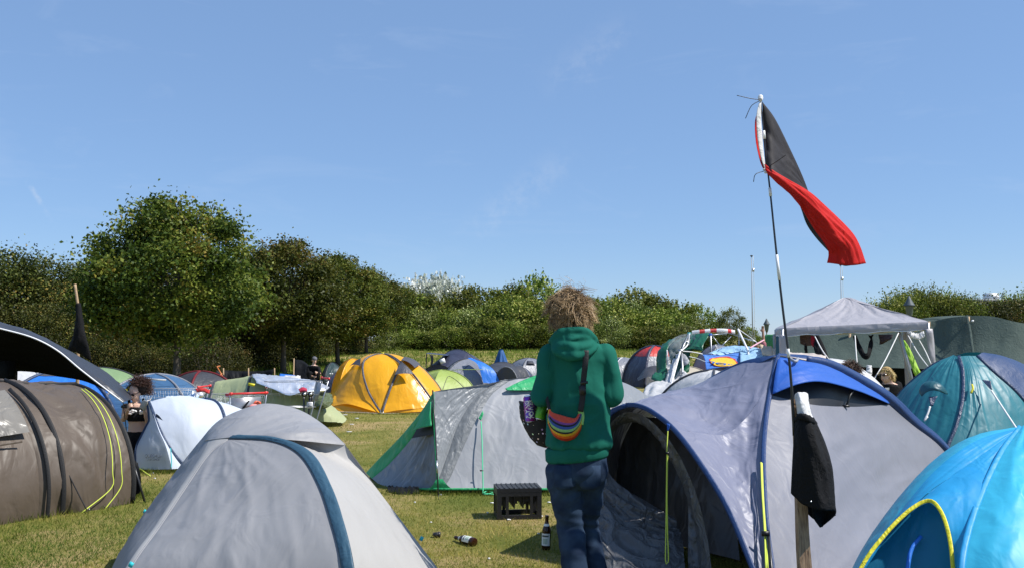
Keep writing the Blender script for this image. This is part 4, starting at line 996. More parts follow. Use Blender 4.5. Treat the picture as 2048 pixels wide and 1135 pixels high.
# ------------------------------------------------------------------ 12  grey green trekking tent, middle
T = empty('trekking_tent', P(990, 980, 10.2), 'silver grey tent with bright green trim behind the black crate', 'tent'); T.location.z = 0
PF = [(866, 782, 10.25), (868, 830, 10.2), (871, 890, 10.1), (874, 940, 10.03), (877, 977, 9.98)]
R0 = [(990, 764, 10.75), (950, 795, 10.55), (918, 845, 10.35), (898, 900, 10.2), (880, 950, 10.05), (872, 975, 9.99)]
R1 = [(1022, 758, 10.82), (982, 790, 10.6), (950, 845, 10.37), (922, 905, 10.2), (900, 955, 10.06), (884, 977, 9.98)]
RQ = [(1085, 749, 10.9), (1092, 800, 10.65), (1097, 860, 10.4), (1100, 920, 10.2), (1103, 977, 10.02)]
S0 = [(1160, 748, 11.1), (1200, 780, 10.9), (1240, 850, 10.7), (1270, 920, 10.5), (1290, 975, 10.35)]
S1 = [(1210, 752, 11.4), (1262, 770, 11.5), (1305, 800, 11.6), (1370, 870, 11.6), (1420, 955, 11.2)]
cloth('front_panel', [PF + [], R0], M_SILGREY, T, nu=70, nv=60, wr=.007, wf=(9, 2.5), skew=5, seed=1, wr2=.014)
cloth('pole_sleeve', [R0, R1], M_SILDARK, T, nu=70, nv=16, wr=.010, wf=(26, 3), seed=6, bulge=.012)
cloth('side_panel', [R1, RQ], M_SILPALE, T, nu=56, nv=50, wr=.006, wf=(3, 4), skew=2, seed=2, bulge=-.01, wr2=.01)
cloth('side_panel', [RQ, S0], M_SILPALE, T, nu=40, nv=24, wr=.006, bulge=.02)
cloth('end_panel', [S0, S1], M_SILGREY, T, nu=40, nv=20, wr=.012, wf=(6, 2), bulge=.02)
rdg = [(866, 782, 10.25), (911, 775, 10.4), (964, 768, 10.6), (1022, 757, 10.8), (1085, 749, 10.9), (1160, 748, 11.1), (1210, 752, 11.4), (1262, 770, 11.5), (1305, 800, 11.6)]
cloth('back_panel', [rdg, [Vector((-1.0, 11.5, 0)), Vector((-.3, 12.2, 0)), Vector((.7, 12.6, 0)), Vector((1.9, 12.6, 0)), Vector((2.3, 11.5, 0))]], M_SILPALE, T, nu=40, nv=16, bulge=.12, toward=Vector((0, 40, 2)))
V0 = [(866, 783, 10.25), (842, 822, 10.45), (800, 873, 10.75), (760, 914, 10.95), (732, 944, 11.1)]
V1 = [(866, 790, 10.24), (852, 832, 10.36), (818, 882, 10.6), (778, 927, 10.78), (744, 956, 10.9)]
V2 = [(867, 800, 10.22), (862, 845, 10.3), (835, 895, 10.42), (800, 945, 10.48), (768, 976, 10.45)]
cloth('vestibule_trim', [V0, V1], M_GREEN, T, nu=40, nv=12, wr=.012, wf=(8, 1))
cloth('vestibule_panel', [V1, V2], M_SILGREY, T, nu=40, nv=10, wr=.014, wf=(10, 1))
cloth('vestibule_panel', [V2, [(869, 850, 10.2), (871, 890, 10.12), (873, 930, 10.05), (876, 976, 10.0)]], M_SILGREY, T, nu=40, nv=36, wr=.028, wf=(2, 9), skew=-2, seed=5)
cloth('vent_hood', [[(867, 803, 10.2), (866, 830, 10.14), (868, 852, 10.08)], [(850, 833, 10.3), (840, 846, 10.3), (830, 862, 10.32)]], M_GREEN, T, nu=16, nv=14, lift=.03, bulge=.03, solid=.004)
cloth('vent_mesh', [[(868, 850, 10.17), (870, 868, 10.14)], [(836, 858, 10.36), (826, 876, 10.38)]], M_BLACK, T, nu=8, nv=8, lift=.02)
cloth('vestibule_back', [V0, [(866, 783, 10.3), (880, 860, 10.9), (900, 925, 11.4)]], M_SILGREY, T, nu=20, nv=12, toward=Vector((-5, 30, 1)))
ribbon('edge_binding', PF, .022, M_GREEN, T, lift=.012)
MB().tube([(865.5, 779, 10.22), (870, 850, 10.1), (874, 930, 9.97), (877, 997, 9.80)], .008, 6).build('pole', M_POLE, T)
MB().tube([(873.5, 920, 9.96), (875, 945, 9.92)], .0095, 6).build('pole_joint', M_STEEL, T)
hemc = [(768, 977, 10.44), (820, 977, 10.2), (877, 977, 9.97), (940, 977, 9.98), (1020, 977, 10.0), (1103, 977, 10.02), (1200, 976, 10.2), (1290, 975, 10.35)]
ribbon('hem', hemc, .022, M_GREEN, T, lift=.01, seg=60)
for c in ([[(872, 958, 10.0), (868, 966, 10.0), (858, 977, 10.02)], [(885, 958, 10.0), (893, 966, 9.98), (906, 977, 9.97)]], [[(1096, 965, 10.03), (1092, 977, 10.02)], [(1104, 962, 10.03), (1112, 977, 10.03)]]):
    cloth('corner_patch', c, M_GREEN, T, nu=10, nv=10, lift=.022)
cloth('roof_patch', [[(1010, 781, 10.66), (1040, 766, 10.78), (1085, 748, 10.9)], [(1012, 784, 10.64), (1050, 784, 10.68), (1110, 783, 10.75)]], M_GREEN, T, nu=20, nv=14, lift=.035, wr=.01, wf=(1, 6), solid=.004)
cloth('guy_tab', [[(966, 822, 10.42), (958, 838, 10.38)], [(968, 828, 10.4), (963, 842, 10.36)]], M_GREEN, T, nu=6, nv=5, lift=.025, solid=.004)
cord('guy_line', [(962, 842, 10.33), (964, 880, 10.2), (965, 930, 10.05), (966, 975, 9.93), (965, 986, 9.88)], .006, M_GCORD, T)
cord('guy_line', [G(965, 988, .01), G(972, 990, .012), G(985, 987, .015), G(975, 985, .02), G(968, 989, .02), G(988, 990, .01)], .007, M_GCORD, T)
MB().box(P(963, 940, 10.02), (.035, .01, .012)).build('line_runner', M_BLACK, T)
cloth('mud_flap', [hemc, [p - Vector((0, -.02, max(.02, p.z - .0))) for p in map(V, hemc)]], M_BLACKW, T, nu=40, nv=4)
cloth('groundsheet', [[G(775, 984), G(800, 988), G(838, 987)], [(775, 979, 10.42), (800, 980, 10.33), (838, 978, 10.15)]], M_TARPBK, T, nu=20, nv=8, wr=.05, wf=(9, 3), solid=.004)
peg(T, G(877, 998)); peg(T, G(1103, 990))

# ------------------------------------------------------------------ 15  big blue grey tent, right
T = empty('family_tent', P(1560, 1100, 7.0), 'big lilac grey dome tent with dark blue poles and open black porch', 'tent'); T.location.z = 0
S1c = [(1556, 711, 7.45), (1543, 768, 7.2), (1531, 847, 6.85), (1527, 925, 6.5), (1533, 1043, 6.1), (1545, 1135, 5.86), (1555, 1205, 5.72)]
S2c = [(1556, 711, 7.45), (1610, 719, 7.5), (1670, 735, 7.65), (1768, 792, 8.0), (1827, 847, 8.3), (1886, 896, 8.55), (1950, 985, 8.8), (1965, 1015, 8.85)]
S3c = [(1556, 711, 7.45), (1494, 721, 7.65), (1447, 741, 7.95), (1400, 769, 8.3)]
HOOP = [(1254, 809, 6.95), (1275, 810, 6.88), (1305, 823, 6.78), (1349, 859, 6.6), (1400, 925, 6.35), (1455, 1015, 6.1), (1505, 1135, 5.88), (1532, 1205, 5.76)]
HOOPL = [(1254, 809, 6.95), (1228, 820, 7.0), (1208, 845, 7.05), (1197, 890, 7.1), (1190, 980, 7.15), (1188, 1095, 7.2)]
UP = [P(*c) for c in S3c[::-1]] + [P(*c) for c in S1c[1:]]
def even(curves_a, curves_b): return curves_a, curves_b
# left panel in two pieces so that the creases run from hoop to ridge
cloth('left_panel', [HOOP[:4], [(1330, 786, 7.5), (1380, 797, 7.35), (1430, 830, 7.1), (1460, 865, 6.85)], S3c[::-1] + [(1548, 745, 7.3), (1543, 768, 7.2)]], M_LILAC, T, nu=50, nv=50, wr=.012, wf=(3, 5), skew=1.5, seed=3, wr2=.02)
cloth('left_panel', [HOOP[3:], [(1460, 865, 6.85), (1480, 950, 6.5), (1505, 1040, 6.15), (1530, 1135, 5.9), (1545, 1205, 5.76)], S1c[1:]], M_LILAC, T, nu=60, nv=36, wr=.014, wf=(4, 3), skew=-2.5, seed=5, wr2=.015)
VB = [(1545, 786, 7.12), (1600, 767, 7.2), (1650, 764, 7.35), (1720, 782, 7.7), (1778, 806, 8.02)]
VL = [(1545, 790, 7.13), (1620, 808, 7.25), (1700, 813, 7.6), (1778, 808, 8.03)]
S2v = [(1556, 711, 7.45), (1610, 719, 7.5), (1670, 735, 7.65), (1768, 792, 8.0), (1778, 801, 8.05)]
cloth('vent_cap', [[(1556, 713, 7.43), (1610, 721, 7.49), (1670, 737, 7.64), (1768, 794, 7.99), (1779, 803, 8.04)], [(1549, 755, 7.2), (1600, 740, 7.27), (1660, 748, 7.48), (1740, 780, 7.85), (1778, 805, 8.03)], [(1545, 787, 7.08), (1600, 766, 7.12), (1650, 763, 7.28), (1720, 782, 7.62), (1778, 806, 8.0)]], M_BLUE, T, nu=40, nv=20, wr=.008, wf=(4, 3), bulge=.0, solid=.005)
cloth('vent_mesh', [[(1547, 768, 7.2), (1600, 758, 7.35), (1660, 760, 7.5), (1720, 782, 7.8), (1778, 806, 8.05)], VL], M_BLACK, T, nu=24, nv=8)
MB().tube([(1693, 811, 7.5), (1700, 790, 7.55), (1706, 780, 7.58)], .008, 6).build('vent_strut', M_BLACK, T)
MB().box(P(1692, 811, 7.5), (.05, .02, .018)).build('vent_strut', M_BLACK, T)
DL = [(1545, 790, 7.13)] + S1c[2:]
DR = [(1778, 808, 8.04), (1827, 850, 8.28), (1886, 898, 8.53), (1950, 987, 8.78), (1965, 1015, 8.83)]
cloth('door_panel', [DL, [(1620, 808, 7.22), (1630, 880, 6.95), (1640, 960, 6.7), (1660, 1060, 6.45), (1680, 1150, 6.2), (1700, 1190, 6.1)], [(1700, 813, 7.58), (1735, 870, 7.55), (1770, 940, 7.5), (1800, 1010, 7.4), (1830, 1080, 7.3)], DR], M_LILAC2, T, nu=70, nv=70, wr=.008, wf=(3, 3), skew=3, seed=2, wr2=.012)
for nm_, c, w_ in (('pole_sleeve', S1c, .032), ('pole_sleeve', S2c[1:], .07), ('pole_sleeve', HOOP, .034)):
    ribbon(nm_, [c[0]] + list(c[1:]), w_, M_BLUEDK if nm_ == 'pole_sleeve' else M_BLUEDK, T, lift=.012, seg=50)
cloth('pole_sleeve', [S3c, [(1552, 713, 7.42), (1500, 737, 7.55), (1450, 764, 7.75), (1395, 790, 8.0)]], M_BLUEDK, T, nu=30, nv=8, lift=.012, wr=.006, wf=(12, 1))
cloth('pole_sleeve', [S2c, [(1556, 708, 7.5), (1612, 712, 7.6), (1675, 726, 7.78), (1776, 782, 8.12), (1835, 837, 8.42), (1892, 888, 8.68), (1958, 980, 8.95), (1972, 1012, 9.0)]], M_BLUEDK, T, nu=40, nv=8, lift=.01, wr=.01, wf=(26, 1))
ribbon('pole_sleeve', HOOPL, .034, M_BLUEDK, T, lift=.012)
# back of the tent
cloth('back_panel', [[(1400, 769, 8.3)] + S3c[::-1][1:] + S2c[1:], [Vector((1.4, 9.6, 0)), Vector((2.4, 10.4, 0)), Vector((3.6, 10.4, 0)), Vector((4.35, 9.4, 0))]], M_LILAC, T, nu=40, nv=16, bulge=.15, toward=Vector((3, 40, 2)))
cloth('back_panel', [[(1254, 809, 6.95), (1330, 786, 7.5), (1400, 769, 8.3)], [(1208, 845, 7.05), (1260, 850, 8.0), (1300, 850, 9.0)], [(1188, 1095, 7.2), Vector((1.0, 8.6, 0)), Vector((1.4, 9.6, 0))]], M_INNER, T, nu=24, nv=20, toward=Vector((-20, 9, 1)))
# porch: lining, inner tent door, hanging flap
cloth('inner_door', [[(1270, 830, 7.9), (1240, 900, 7.9), (1230, 1000, 7.9), (1228, 1058, 7.92)], [(1420, 850, 7.4), (1440, 950, 7.2), (1470, 1050, 7.0), (1480, 1120, 6.85)]], M_INNER, T, nu=30, nv=24, wr=.03, wf=(2, 7))
cloth('hood_lining', [[(1212, 858, 7.04), (1232, 834, 7.0), (1256, 823, 6.97), (1290, 832, 6.85), (1330, 868, 6.66), (1362, 915, 6.5)], [(1218, 870, 7.25), (1240, 850, 7.2), (1262, 843, 7.15), (1290, 850, 7.05), (1318, 880, 6.9), (1345, 925, 6.7)]], M_INNERG, T, nu=40, nv=12, wr=.02, wf=(16, 2))
cloth('hood_lining', [[(1345, 925, 6.7), (1372, 985, 6.6), (1390, 1060, 6.5), (1400, 1150, 6.4)], [(1362, 915, 6.52), (1390, 980, 6.4), (1412, 1060, 6.3), (1425, 1150, 6.2)]], M_INNERG, T, nu=24, nv=8, wr=.02, wf=(9, 2))
cloth('hanging_flap', [[(1376, 1010, 6.6), (1378, 1070, 6.55), (1378, 1150, 6.5)], [(1402, 1005, 6.6), (1410, 1070, 6.5), (1425, 1150, 6.4)]], M_INNERG, T, nu=24, nv=10, wr=.03, wf=(4, 2), lift=.02)
cloth('porch_flap', [[(1196, 905, 7.08), (1230, 960, 7.0), (1290, 1000, 6.95), (1350, 1035, 6.9)], [(1190, 1000, 6.95), (1240, 1050, 6.8), (1300, 1075, 6.75), (1360, 1090, 6.75)], [(1192, 1130, 6.55), (1240, 1150, 6.35), (1310, 1160, 6.25), (1375, 1165, 6.2)]], M_INNERG, T, nu=44, nv=50, wr=.045, wf=(2, 7), skew=-2.2, seed=7, wr2=.03)
gl = [(1336, 856, 6.62), (1334, 900, 6.56), (1333, 980, 6.5), (1332, 1060, 6.42), (1331, 1118, 6.36)]
cord('guy_line', gl + [(1334, 1127, 6.35), (1337, 1118, 6.36), (1335, 1060, 6.42), (1334, 985, 6.49), (1335, 905, 6.55)], .0045, M_YCORD, T, 5, 60)
MB().box(P(1335, 905, 6.54), (.02, .01, .016)).build('line_runner', M_BLACK, T)
cloth('guy_tab', [[(1334, 845, 6.62), (1334, 860, 6.6)], [(1340, 848, 6.6), (1337, 861, 6.6)]], M_BLUE, T, nu=4, nv=3, solid=.004)
cord('guy_line', [(1522, 924, 6.46), (1524, 980, 6.25), (1529, 1060, 6.0), (1532, 1140, 5.78)], .006, M_YCORD, T, 5)
cord('guy_line', [(1524, 925, 6.46), (1527, 1000, 6.2), (1532, 1070, 5.98), (1536, 1140, 5.78)], .0045, M_YCORD, T, 5)
MB().tube([(1536, 1060, 5.98), (1543, 1135, 5.8), (1548, 1200, 5.68)], .009, 6).build('pole', M_POLE, T)
MB().box(P(1531, 1066, 5.95), (.05, .015, .03)).build('line_runner', M_BLACK, T)
cord('guy_line', [(1575, 712, 7.4), (1590, 722, 7.3), (1596, 716, 7.4)], .012, M_SILPALE, T)

# ------------------------------------------------------------------ 16  teal tent
T = empty('dome_tent', P(1960, 1000, 9.6), 'teal dome tent with navy ridge band and small hooded vent', 'tent'); T.location.z = 0
TL = [(1905, 713, 9.7), (1868, 727, 9.75), (1828, 757, 9.8), (1795, 790, 9.85), (1765, 850, 9.8), (1745, 920, 9.7), (1738, 1000, 9.45)]
TM = [(1918, 712, 9.5), (1926, 745, 9.3), (1925, 800, 9.05), (1913, 850, 8.9), (1895, 895, 8.8), (1880, 960, 8.7), (1870, 1035, 8.5)]
TR = [(1955, 711, 9.5), (1985, 740, 9.35), (2040, 790, 9.25), (2090, 860, 9.15), (2120, 930, 9.05), (2130, 1005, 9.0)]
TRR = [(1968, 704, 9.7), (2010, 712, 9.8), (2060, 735, 9.9), (2120, 790, 9.9), (2170, 870, 9.9), (2190, 980, 9.8)]
cloth('left_panel', [TL, TM], M_TEAL, T, nu=50, nv=60, bulge=.10, wr=.016, wf=(1.5, 8), skew=2.2, seed=3)
cloth('middle_panel', [TM, [(1936, 711, 9.5), (1950, 745, 9.28), (1962, 800, 9.05), (1975, 860, 8.9), (1985, 930, 8.75), (1990, 1030, 8.55)], TR], M_TEAL, T, nu=50, nv=60, bulge=.02, wr=.010, wf=(1.6, 8), skew=-1.2, seed=5)
cloth('ridge_band', [TR, TRR], M_NAVYTRIM if False else fabric('navy_ridge', (.016, .045, .13), .5, .05, .10, 12), T, nu=50, nv=16, bulge=.06, wr=.012, wf=(20, 2))
cord('seam', TR, .02, M_NAVYTRIM, T); ribbon('seam', TM, .03, M_NAVYTRIM, T, lift=.012)
cord('seam', TL[:4], .014, M_NAVYTRIM, T)
cloth('back_panel', [TL[::-1] + [(1930, 704, 9.75)] + TRR, [Vector((3.6, 10.4, 0)), Vector((4.4, 11.4, 0)), Vector((5.6, 11.4, 0)), Vector((6.1, 10.4, 0))]], M_TEAL, T, nu=40, nv=12, bulge=.15, toward=Vector((4, 60, 2)))
cloth('vent_hood', [[(1850, 782, 9.15), (1856, 776, 9.16), (1866, 775, 9.14), (1887, 795, 9.05)], [(1854, 795, 9.05), (1862, 790, 8.98), (1872, 790, 8.96), (1887, 796, 9.02)]], fabric('dark_teal_hood', (.012, .085, .11), .45, .05, .2, 8), T, nu=14, nv=8, lift=.05, bulge=.05, solid=.005)
cloth('vent_flap', [[(1858, 795, 8.98), (1875, 793, 8.96)], [(1859, 812, 8.93), (1864, 812, 8.93)]], M_NAVYTRIM, T, nu=6, nv=6, lift=.02, solid=.005)
cord('guy_line', [(1860, 812, 8.9), (1856, 825, 8.87), (1850, 838, 8.85), (1855, 832, 8.84), (1849, 840, 8.83)], .009, M_WROPE, T)
cloth('guy_tab', [[(1965, 762, 9.1), (1983, 764, 9.05)], [(1982, 782, 9.0), (1984, 781, 9.0)]], M_NAVYTRIM, T, nu=6, nv=6, lift=.03, solid=.005)
cord('guy_line', [(1983, 780, 8.98), (2032, 854, 8.2), (2090, 940, 7.3)], .008, M_WROPE, T)
cord('zip_pull', [(1944, 768, 9.1), (1946, 775, 9.05), (1942, 785, 9.03)], .01, M_YTRIM, T)

# ------------------------------------------------------------------ 17  cyan tent, right foreground
T = empty('dome_tent', P(1960, 1250, 5.0), 'bright cyan dome tent with yellow edged door in the right foreground', 'tent'); T.location.z = 0
CO = [(2060, 851, 5.7), (2010, 857, 5.72), (1955, 869, 5.72), (1900, 895, 5.7), (1850, 935, 5.65), (1795, 997, 5.55), (1742, 1068, 5.4), (1705, 1135, 5.25), (1665, 1240, 5.05)]
CI = [(2060, 853, 5.65), (2015, 860, 5.6), (1962, 876, 5.5), (1912, 905, 5.38), (1860, 950, 5.28), (1806, 1015, 5.15), (1756, 1085, 5.03), (1722, 1140, 4.95), (1680, 1240, 4.85)]
DO = [(1680, 1240, 4.8), (1722, 1135, 4.86), (1768, 1070, 4.92), (1818, 1020, 4.97), (1858, 1000, 4.98), (1882, 1022, 4.9), (1898, 1070, 4.8), (1906, 1135, 4.7), (1912, 1240, 4.6)]
SE = [(2040, 854, 5.62), (2005, 900, 5.35), (1972, 965, 5.08), (1945, 1035, 4.85), (1928, 1100, 4.68), (1922, 1160, 4.58), (1918, 1240, 4.5)]
cloth('edge_panel', [CO, CI], M_CYANL, T, nu=50, nv=10, wr=.006, wf=(16, 1), bulge=.01)
cloth('front_panel', [CI[::-1], [(1680, 1240, 4.83), (1745, 1108, 4.93), (1800, 1040, 5.0), (1855, 985, 5.1), (1905, 950, 5.2), (1975, 900, 5.38), (2040, 855, 5.62)]], M_CYAN, T, nu=50, nv=14, wr=.004)
cloth('front_panel', [[(1680, 1240, 4.82), (1745, 1105, 4.91), (1818, 1022, 4.98), (1858, 1000, 4.99), (1886, 1030, 4.9), (1902, 1090, 4.78), (1908, 1150, 4.7), (1912, 1240, 4.6)],
      [(1720, 1150, 4.93), (1800, 1041, 5.0), (1870, 975, 5.1), (1930, 935, 5.2), (1965, 955, 5.08), (1938, 1060, 4.78), (1925, 1140, 4.6), (1918, 1240, 4.5)]], M_CYAN, T, nu=50, nv=16, wr=.004, lift=.004)
cloth('front_panel', [[(1855, 985, 5.09), (1905, 950, 5.19), (1975, 900, 5.37), (2040, 854, 5.61)], [(1900, 1000, 4.98), (1940, 1000, 4.95), (1975, 958, 5.1), (2040, 856, 5.6)]], M_CYAN, T, nu=30, nv=14, wr=.006)
cloth('right_panel', [SE, [(2070, 853, 5.6), (2100, 930, 5.3), (2110, 1020, 5.0), (2110, 1100, 4.75), (2110, 1240, 4.5)]], M_CYANL, T, nu=50, nv=40, bulge=.10, wr=.012, wf=(3, 3), seed=4, skew=1)
ribbon('pole_sleeve', SE, .03, M_CYAN, T, lift=.008)
ribbon('door_binding', DO, .019, M_YTRIM, T, lift=.016, seg=60)
cloth('inner_door', [[(1680, 1245, 5.0), (1722, 1140, 5.05), (1768, 1074, 5.1), (1818, 1024, 5.12), (1858, 1003, 5.12)], [(1915, 1245, 4.8), (1908, 1140, 4.88), (1900, 1074, 4.95), (1884, 1026, 5.02), (1858, 1003, 5.12)]], M_CYANDK, T, nu=40, nv=24, wr=.006, wf=(2, 5))
cord('door_pole', [(1842, 1072, 4.98), (1822, 1100, 4.93), (1812, 1160, 4.85)], .011, M_BLUE2, T)
cloth('back_panel', [CO[::-1] + [(2120, 853, 5.6)], [Vector((1.88, 5.35, 0)), Vector((2.5, 6.5, 0)), Vector((3.6, 6.8, 0))]], M_CYAN, T, nu=40, nv=14, bulge=.0, toward=Vector((2, 40, 2)))
# ------------------------------------------------------------------ torn green and white pavilion
T = empty('collapsed_pavilion', P(1350, 780, 18), 'torn dark green pavilion with clear window and bent white poles, collapsed', 'pavilion'); T.location.z = 0
M_CLEAR, nt, b = mat('clear_film'); b.inputs['Base Color'].default_value = (.32, .35, .35, 1); b.inputs['Roughness'].default_value = .15; b.inputs['Specular IOR Level'].default_value = .8
_t = nd(nt, 'ShaderNodeBsdfTransparent'); _m = nd(nt, 'ShaderNodeMixShader'); _m.inputs[0].default_value = .58; nt.links.new(b.outputs[0], _m.inputs[1]); nt.links.new(_t.outputs[0], _m.inputs[2]); nt.links.new(_m.outputs[0], nt.nodes['Material Output'].inputs[0])
cloth('roof_sheet', [[(1380, 664, 18.6), (1410, 660, 18.4), (1420, 668, 18.2)], [(1378, 695, 18.2), (1392, 690, 18.0), (1408, 690, 17.9)], [(1366, 700, 18.0), (1385, 697, 17.9), (1406, 701, 17.8)]], M_GTARP, T, nu=16, nv=14, wr=.03, wf=(3, 3), solid=.004)
cloth('side_sheet', [[(1334, 690, 18.4), (1322, 696, 18.3), (1314, 712, 18.2), (1313, 735, 18.0), (1315, 752, 17.8)], [(1352, 676, 18.2), (1336, 695, 17.9), (1332, 720, 17.8), (1335, 742, 17.7), (1340, 758, 17.5)]], M_GTARP, T, nu=24, nv=12, bulge=.05, wr=.02, wf=(5, 2), solid=.004)
cloth('side_sheet', [[(1313, 745, 17.8), (1325, 744, 17.7), (1340, 745, 17.5)], [(1302, 757, 17.4), (1320, 763, 17.2), (1342, 752, 17.3)]], M_GTARP, T, nu=14, nv=8, wr=.05, wf=(3, 3), solid=.004)
cloth('clear_window', [[(1378, 668, 18.3), (1352, 676, 18.25), (1335, 692, 18.1), (1333, 715, 18.0), (1338, 729, 17.9)], [(1376, 690, 18.1), (1362, 702, 17.8), (1354, 708, 17.8), (1350, 716, 17.75), (1340, 730, 17.8)]], M_CLEAR, T, nu=30, nv=20, wr=.05, wf=(5, 4), skew=2, lift=.04)
cloth('clear_window', [[(1381, 667, 18.2), (1392, 668, 18.1)], [(1380, 680, 18.1), (1394, 681, 18.0)]], M_CLEAR, T, nu=8, nv=8, wr=.02, lift=.05)
ribbon('window_edge', [(1334, 700, 17.9), (1335, 716, 17.85), (1338, 730, 17.8), (1352, 718, 17.7)], .022, M_WHITEP, T, lift=.04)
ribbon('window_edge', [(1379, 668, 18.1), (1375, 688, 18.0), (1361, 702, 17.75)], .02, M_WHITEP, T, lift=.04)
cloth('side_sheet', [[(1372, 672, 18.4), (1350, 682, 18.5), (1336, 696, 18.6)], [(1384, 700, 18.3), (1362, 716, 18.4), (1346, 736, 18.4)], [(1378, 742, 18.0), (1362, 752, 17.9), (1344, 760, 17.8)]], M_GTARP, T, nu=16, nv=16, wr=.06, wf=(4, 3), solid=.004)
cloth('wall_sheet', [[(1362, 703, 17.7), (1372, 710, 17.6), (1378, 722, 17.5)], [(1364, 730, 17.5), (1372, 729, 17.4), (1377, 726, 17.4)]], M_SILPALE, T, nu=10, nv=10, wr=.03, wf=(4, 4), solid=.004)
cloth('wall_sheet', [[(1362, 703, 17.7), (1352, 730, 17.4), (1346, 755, 17.0), (1340, 782, 16.6)], [(1347, 728, 17.6), (1338, 745, 17.4), (1330, 765, 17.1), (1322, 790, 16.7)]], M_WHITE2, T, nu=24, nv=12, wr=.05, wf=(6, 3), solid=.004)
MB().tube([(1361, 700, 17.6), (1338, 783, 16.4)], .016, 8).build('pole', M_WHITEP, T)
MB().tube([(1363, 701, 17.6), (1365, 735, 17.4), G(1366, 862)], .02, 8).build('pole', M_ALU, T)
MB().tube([(1378, 666, 18.2), (1362, 702, 17.6)], .016, 6).build('pole', M_ALU, T)
MB().tube([(1476, 657, 18.0), (1496, 700, 17.7), G(1510, 855)], .02, 8).build('pole', M_WHITEP, T)
for a, b in (((1422, 669, 18.2), (1456, 665, 18.6)), ((1456, 665, 18.6), (1512, 682, 18.0)), ((1425, 671, 18.2), (1440, 690, 18.2)), ((1444, 690, 18.1), (1462, 672, 18.4)), ((1478, 660, 18.0), (1478, 688, 18)), ((1431, 688, 18.2), (1434, 705, 18.2))):
    MB().tube([a, b], .009, 6).build('strut', M_ALU, T)
MB().box(P(1421, 668, 18.15), (.05, .05, .04)).build('pole_joint', M_BLUE2, T); MB().box(P(1378, 666, 18.2), (.05, .05, .04)).build('pole_joint', M_TEAL_TAB, T); MB().box(P(1361, 701, 17.6), (.08, .08, .07)).build('pole_joint', M_ALU, T)
MB().tube([P(1421, 669, 18.2), P(1421, 669, 18.2) * 1 + Vector((.1, .2, -1.75))], .018, 6).build('pole', M_ALU, T)
tapeo = MB(); tc_ = spl([(1384, 664, 18.0), (1400, 662, 17.9), (1425, 660, 17.8), (1450, 660, 17.7), (1470, 663, 17.7)], 48)
mid = []
for i in range(48):
    a, b = tc_[i], tc_[i + 1]; hh = Vector((0, .01, .035)); tapeo.add([a - hh, b - hh, b + hh, a + hh], [(0, 1, 2, 3)])
o = tapeo.build('barrier_tape', [M_WHITEP, simple('tape_red', (.62, .03, .03), .4)], None, solid=.003); tag(o, 'red and white striped barrier tape tied to the torn pavilion', 'tape')
for i, p in enumerate(o.data.polygons):
    x = p.center.x + o.location.x; s_ = (x - tc_[0].x) / (tc_[-1].x - tc_[0].x); p.material_index = 1 if (.16 < s_ < .28 or .42 < s_ < .56 or .82 < s_ < .92) else 0

# ------------------------------------------------------------------ blue banner tarp with yellow emblem
T = empty('banner_tarp', P(1500, 720, 17), 'light blue advertising banner with yellow oval emblem stretched as a sunshade', 'banner')
M_BAN = fabric('banner_blue', (.10, .26, .72), .45, .2, .35, 8); M_BANP = fabric('banner_pale', (.36, .58, .78), .45, .2, .25, 6); M_BANC = fabric('banner_cream', (.72, .56, .38), .45, .2, .3, 6)
c0 = [(1404, 708, 17.8), (1440, 708, 18.0), (1480, 702, 18.2)]; c1 = [(1409, 716, 17.4), (1440, 726, 17.2), (1480, 728, 17.2)]; c2 = [(1412, 738, 16.9), (1440, 734, 16.8), (1480, 730, 16.8)]
gB = loft([c0, c1, c2], nu=30, nv=20, wr=.010, wf=(4, 3)); MB().grid(gB).build('sheet', M_BAN, T, solid=.004)
cloth('sheet', [[(1415, 706, 17.9), (1445, 694, 18.6), (1480, 692, 18.9), (1530, 698, 18.8), (1560, 702, 18.6)], [(1440, 710, 17.9), (1480, 703, 18.1), (1510, 712, 17.6), (1535, 715, 17.4), (1560, 718, 17.2)]], M_BANP, T, nu=30, nv=14, wr=.05, wf=(5, 3), solid=.004)
cloth('sheet', [[(1480, 702, 18.15), (1510, 708, 17.7), (1530, 714, 17.4)], [(1480, 730, 16.8), (1510, 728, 16.9), (1530, 722, 17.1)]], M_BANP, T, nu=16, nv=10, wr=.03, solid=.004)
cloth('sheet', [[(1518, 695, 18.4), (1535, 697, 18.3), (1550, 703, 18.0), (1562, 708, 17.6)], [(1525, 714, 17.4), (1540, 716, 17.2), (1552, 718, 17.0), (1565, 720, 16.9)]], M_BANC, T, nu=20, nv=12, wr=.06, wf=(3, 4), lift=.05, solid=.004)
cloth('sheet', [[(1575, 704, 15.2), (1620, 706, 15.2), (1650, 712, 15.2)], [(1575, 722, 14.2), (1620, 724, 14.2), (1652, 726, 14.2)]], fabric('banner_print', (.75, .58, .52), .45, .2, .3, 3, var=.5), T, nu=16, nv=8, wr=.04, solid=.004)
def bp(u, v, dz):
    i = u * 30; j = v * 20; a = gB[min(30, int(i))][min(20, int(j))]; b = gB[min(30, int(i) + 1)][min(20, int(j) + 1)]
    p = Vector((a.x + (b.x - a.x) * (i - int(i)), a.y + (b.y - a.y) * (j - int(j)), a.z + (b.z - a.z) * (j - int(j)))); return p + (CAM - p).normalized() * dz
def oval(ru, rv, dz): 
    vs = [bp(.55, .52, dz)] + [bp(.55 + ru * math.cos(t * math.pi / 24), .52 + rv * math.sin(t * math.pi / 24), dz) for t in range(48)]
    return MB().add(vs, [(0, 1 + t, 1 + (t + 1) % 48) for t in range(48)])
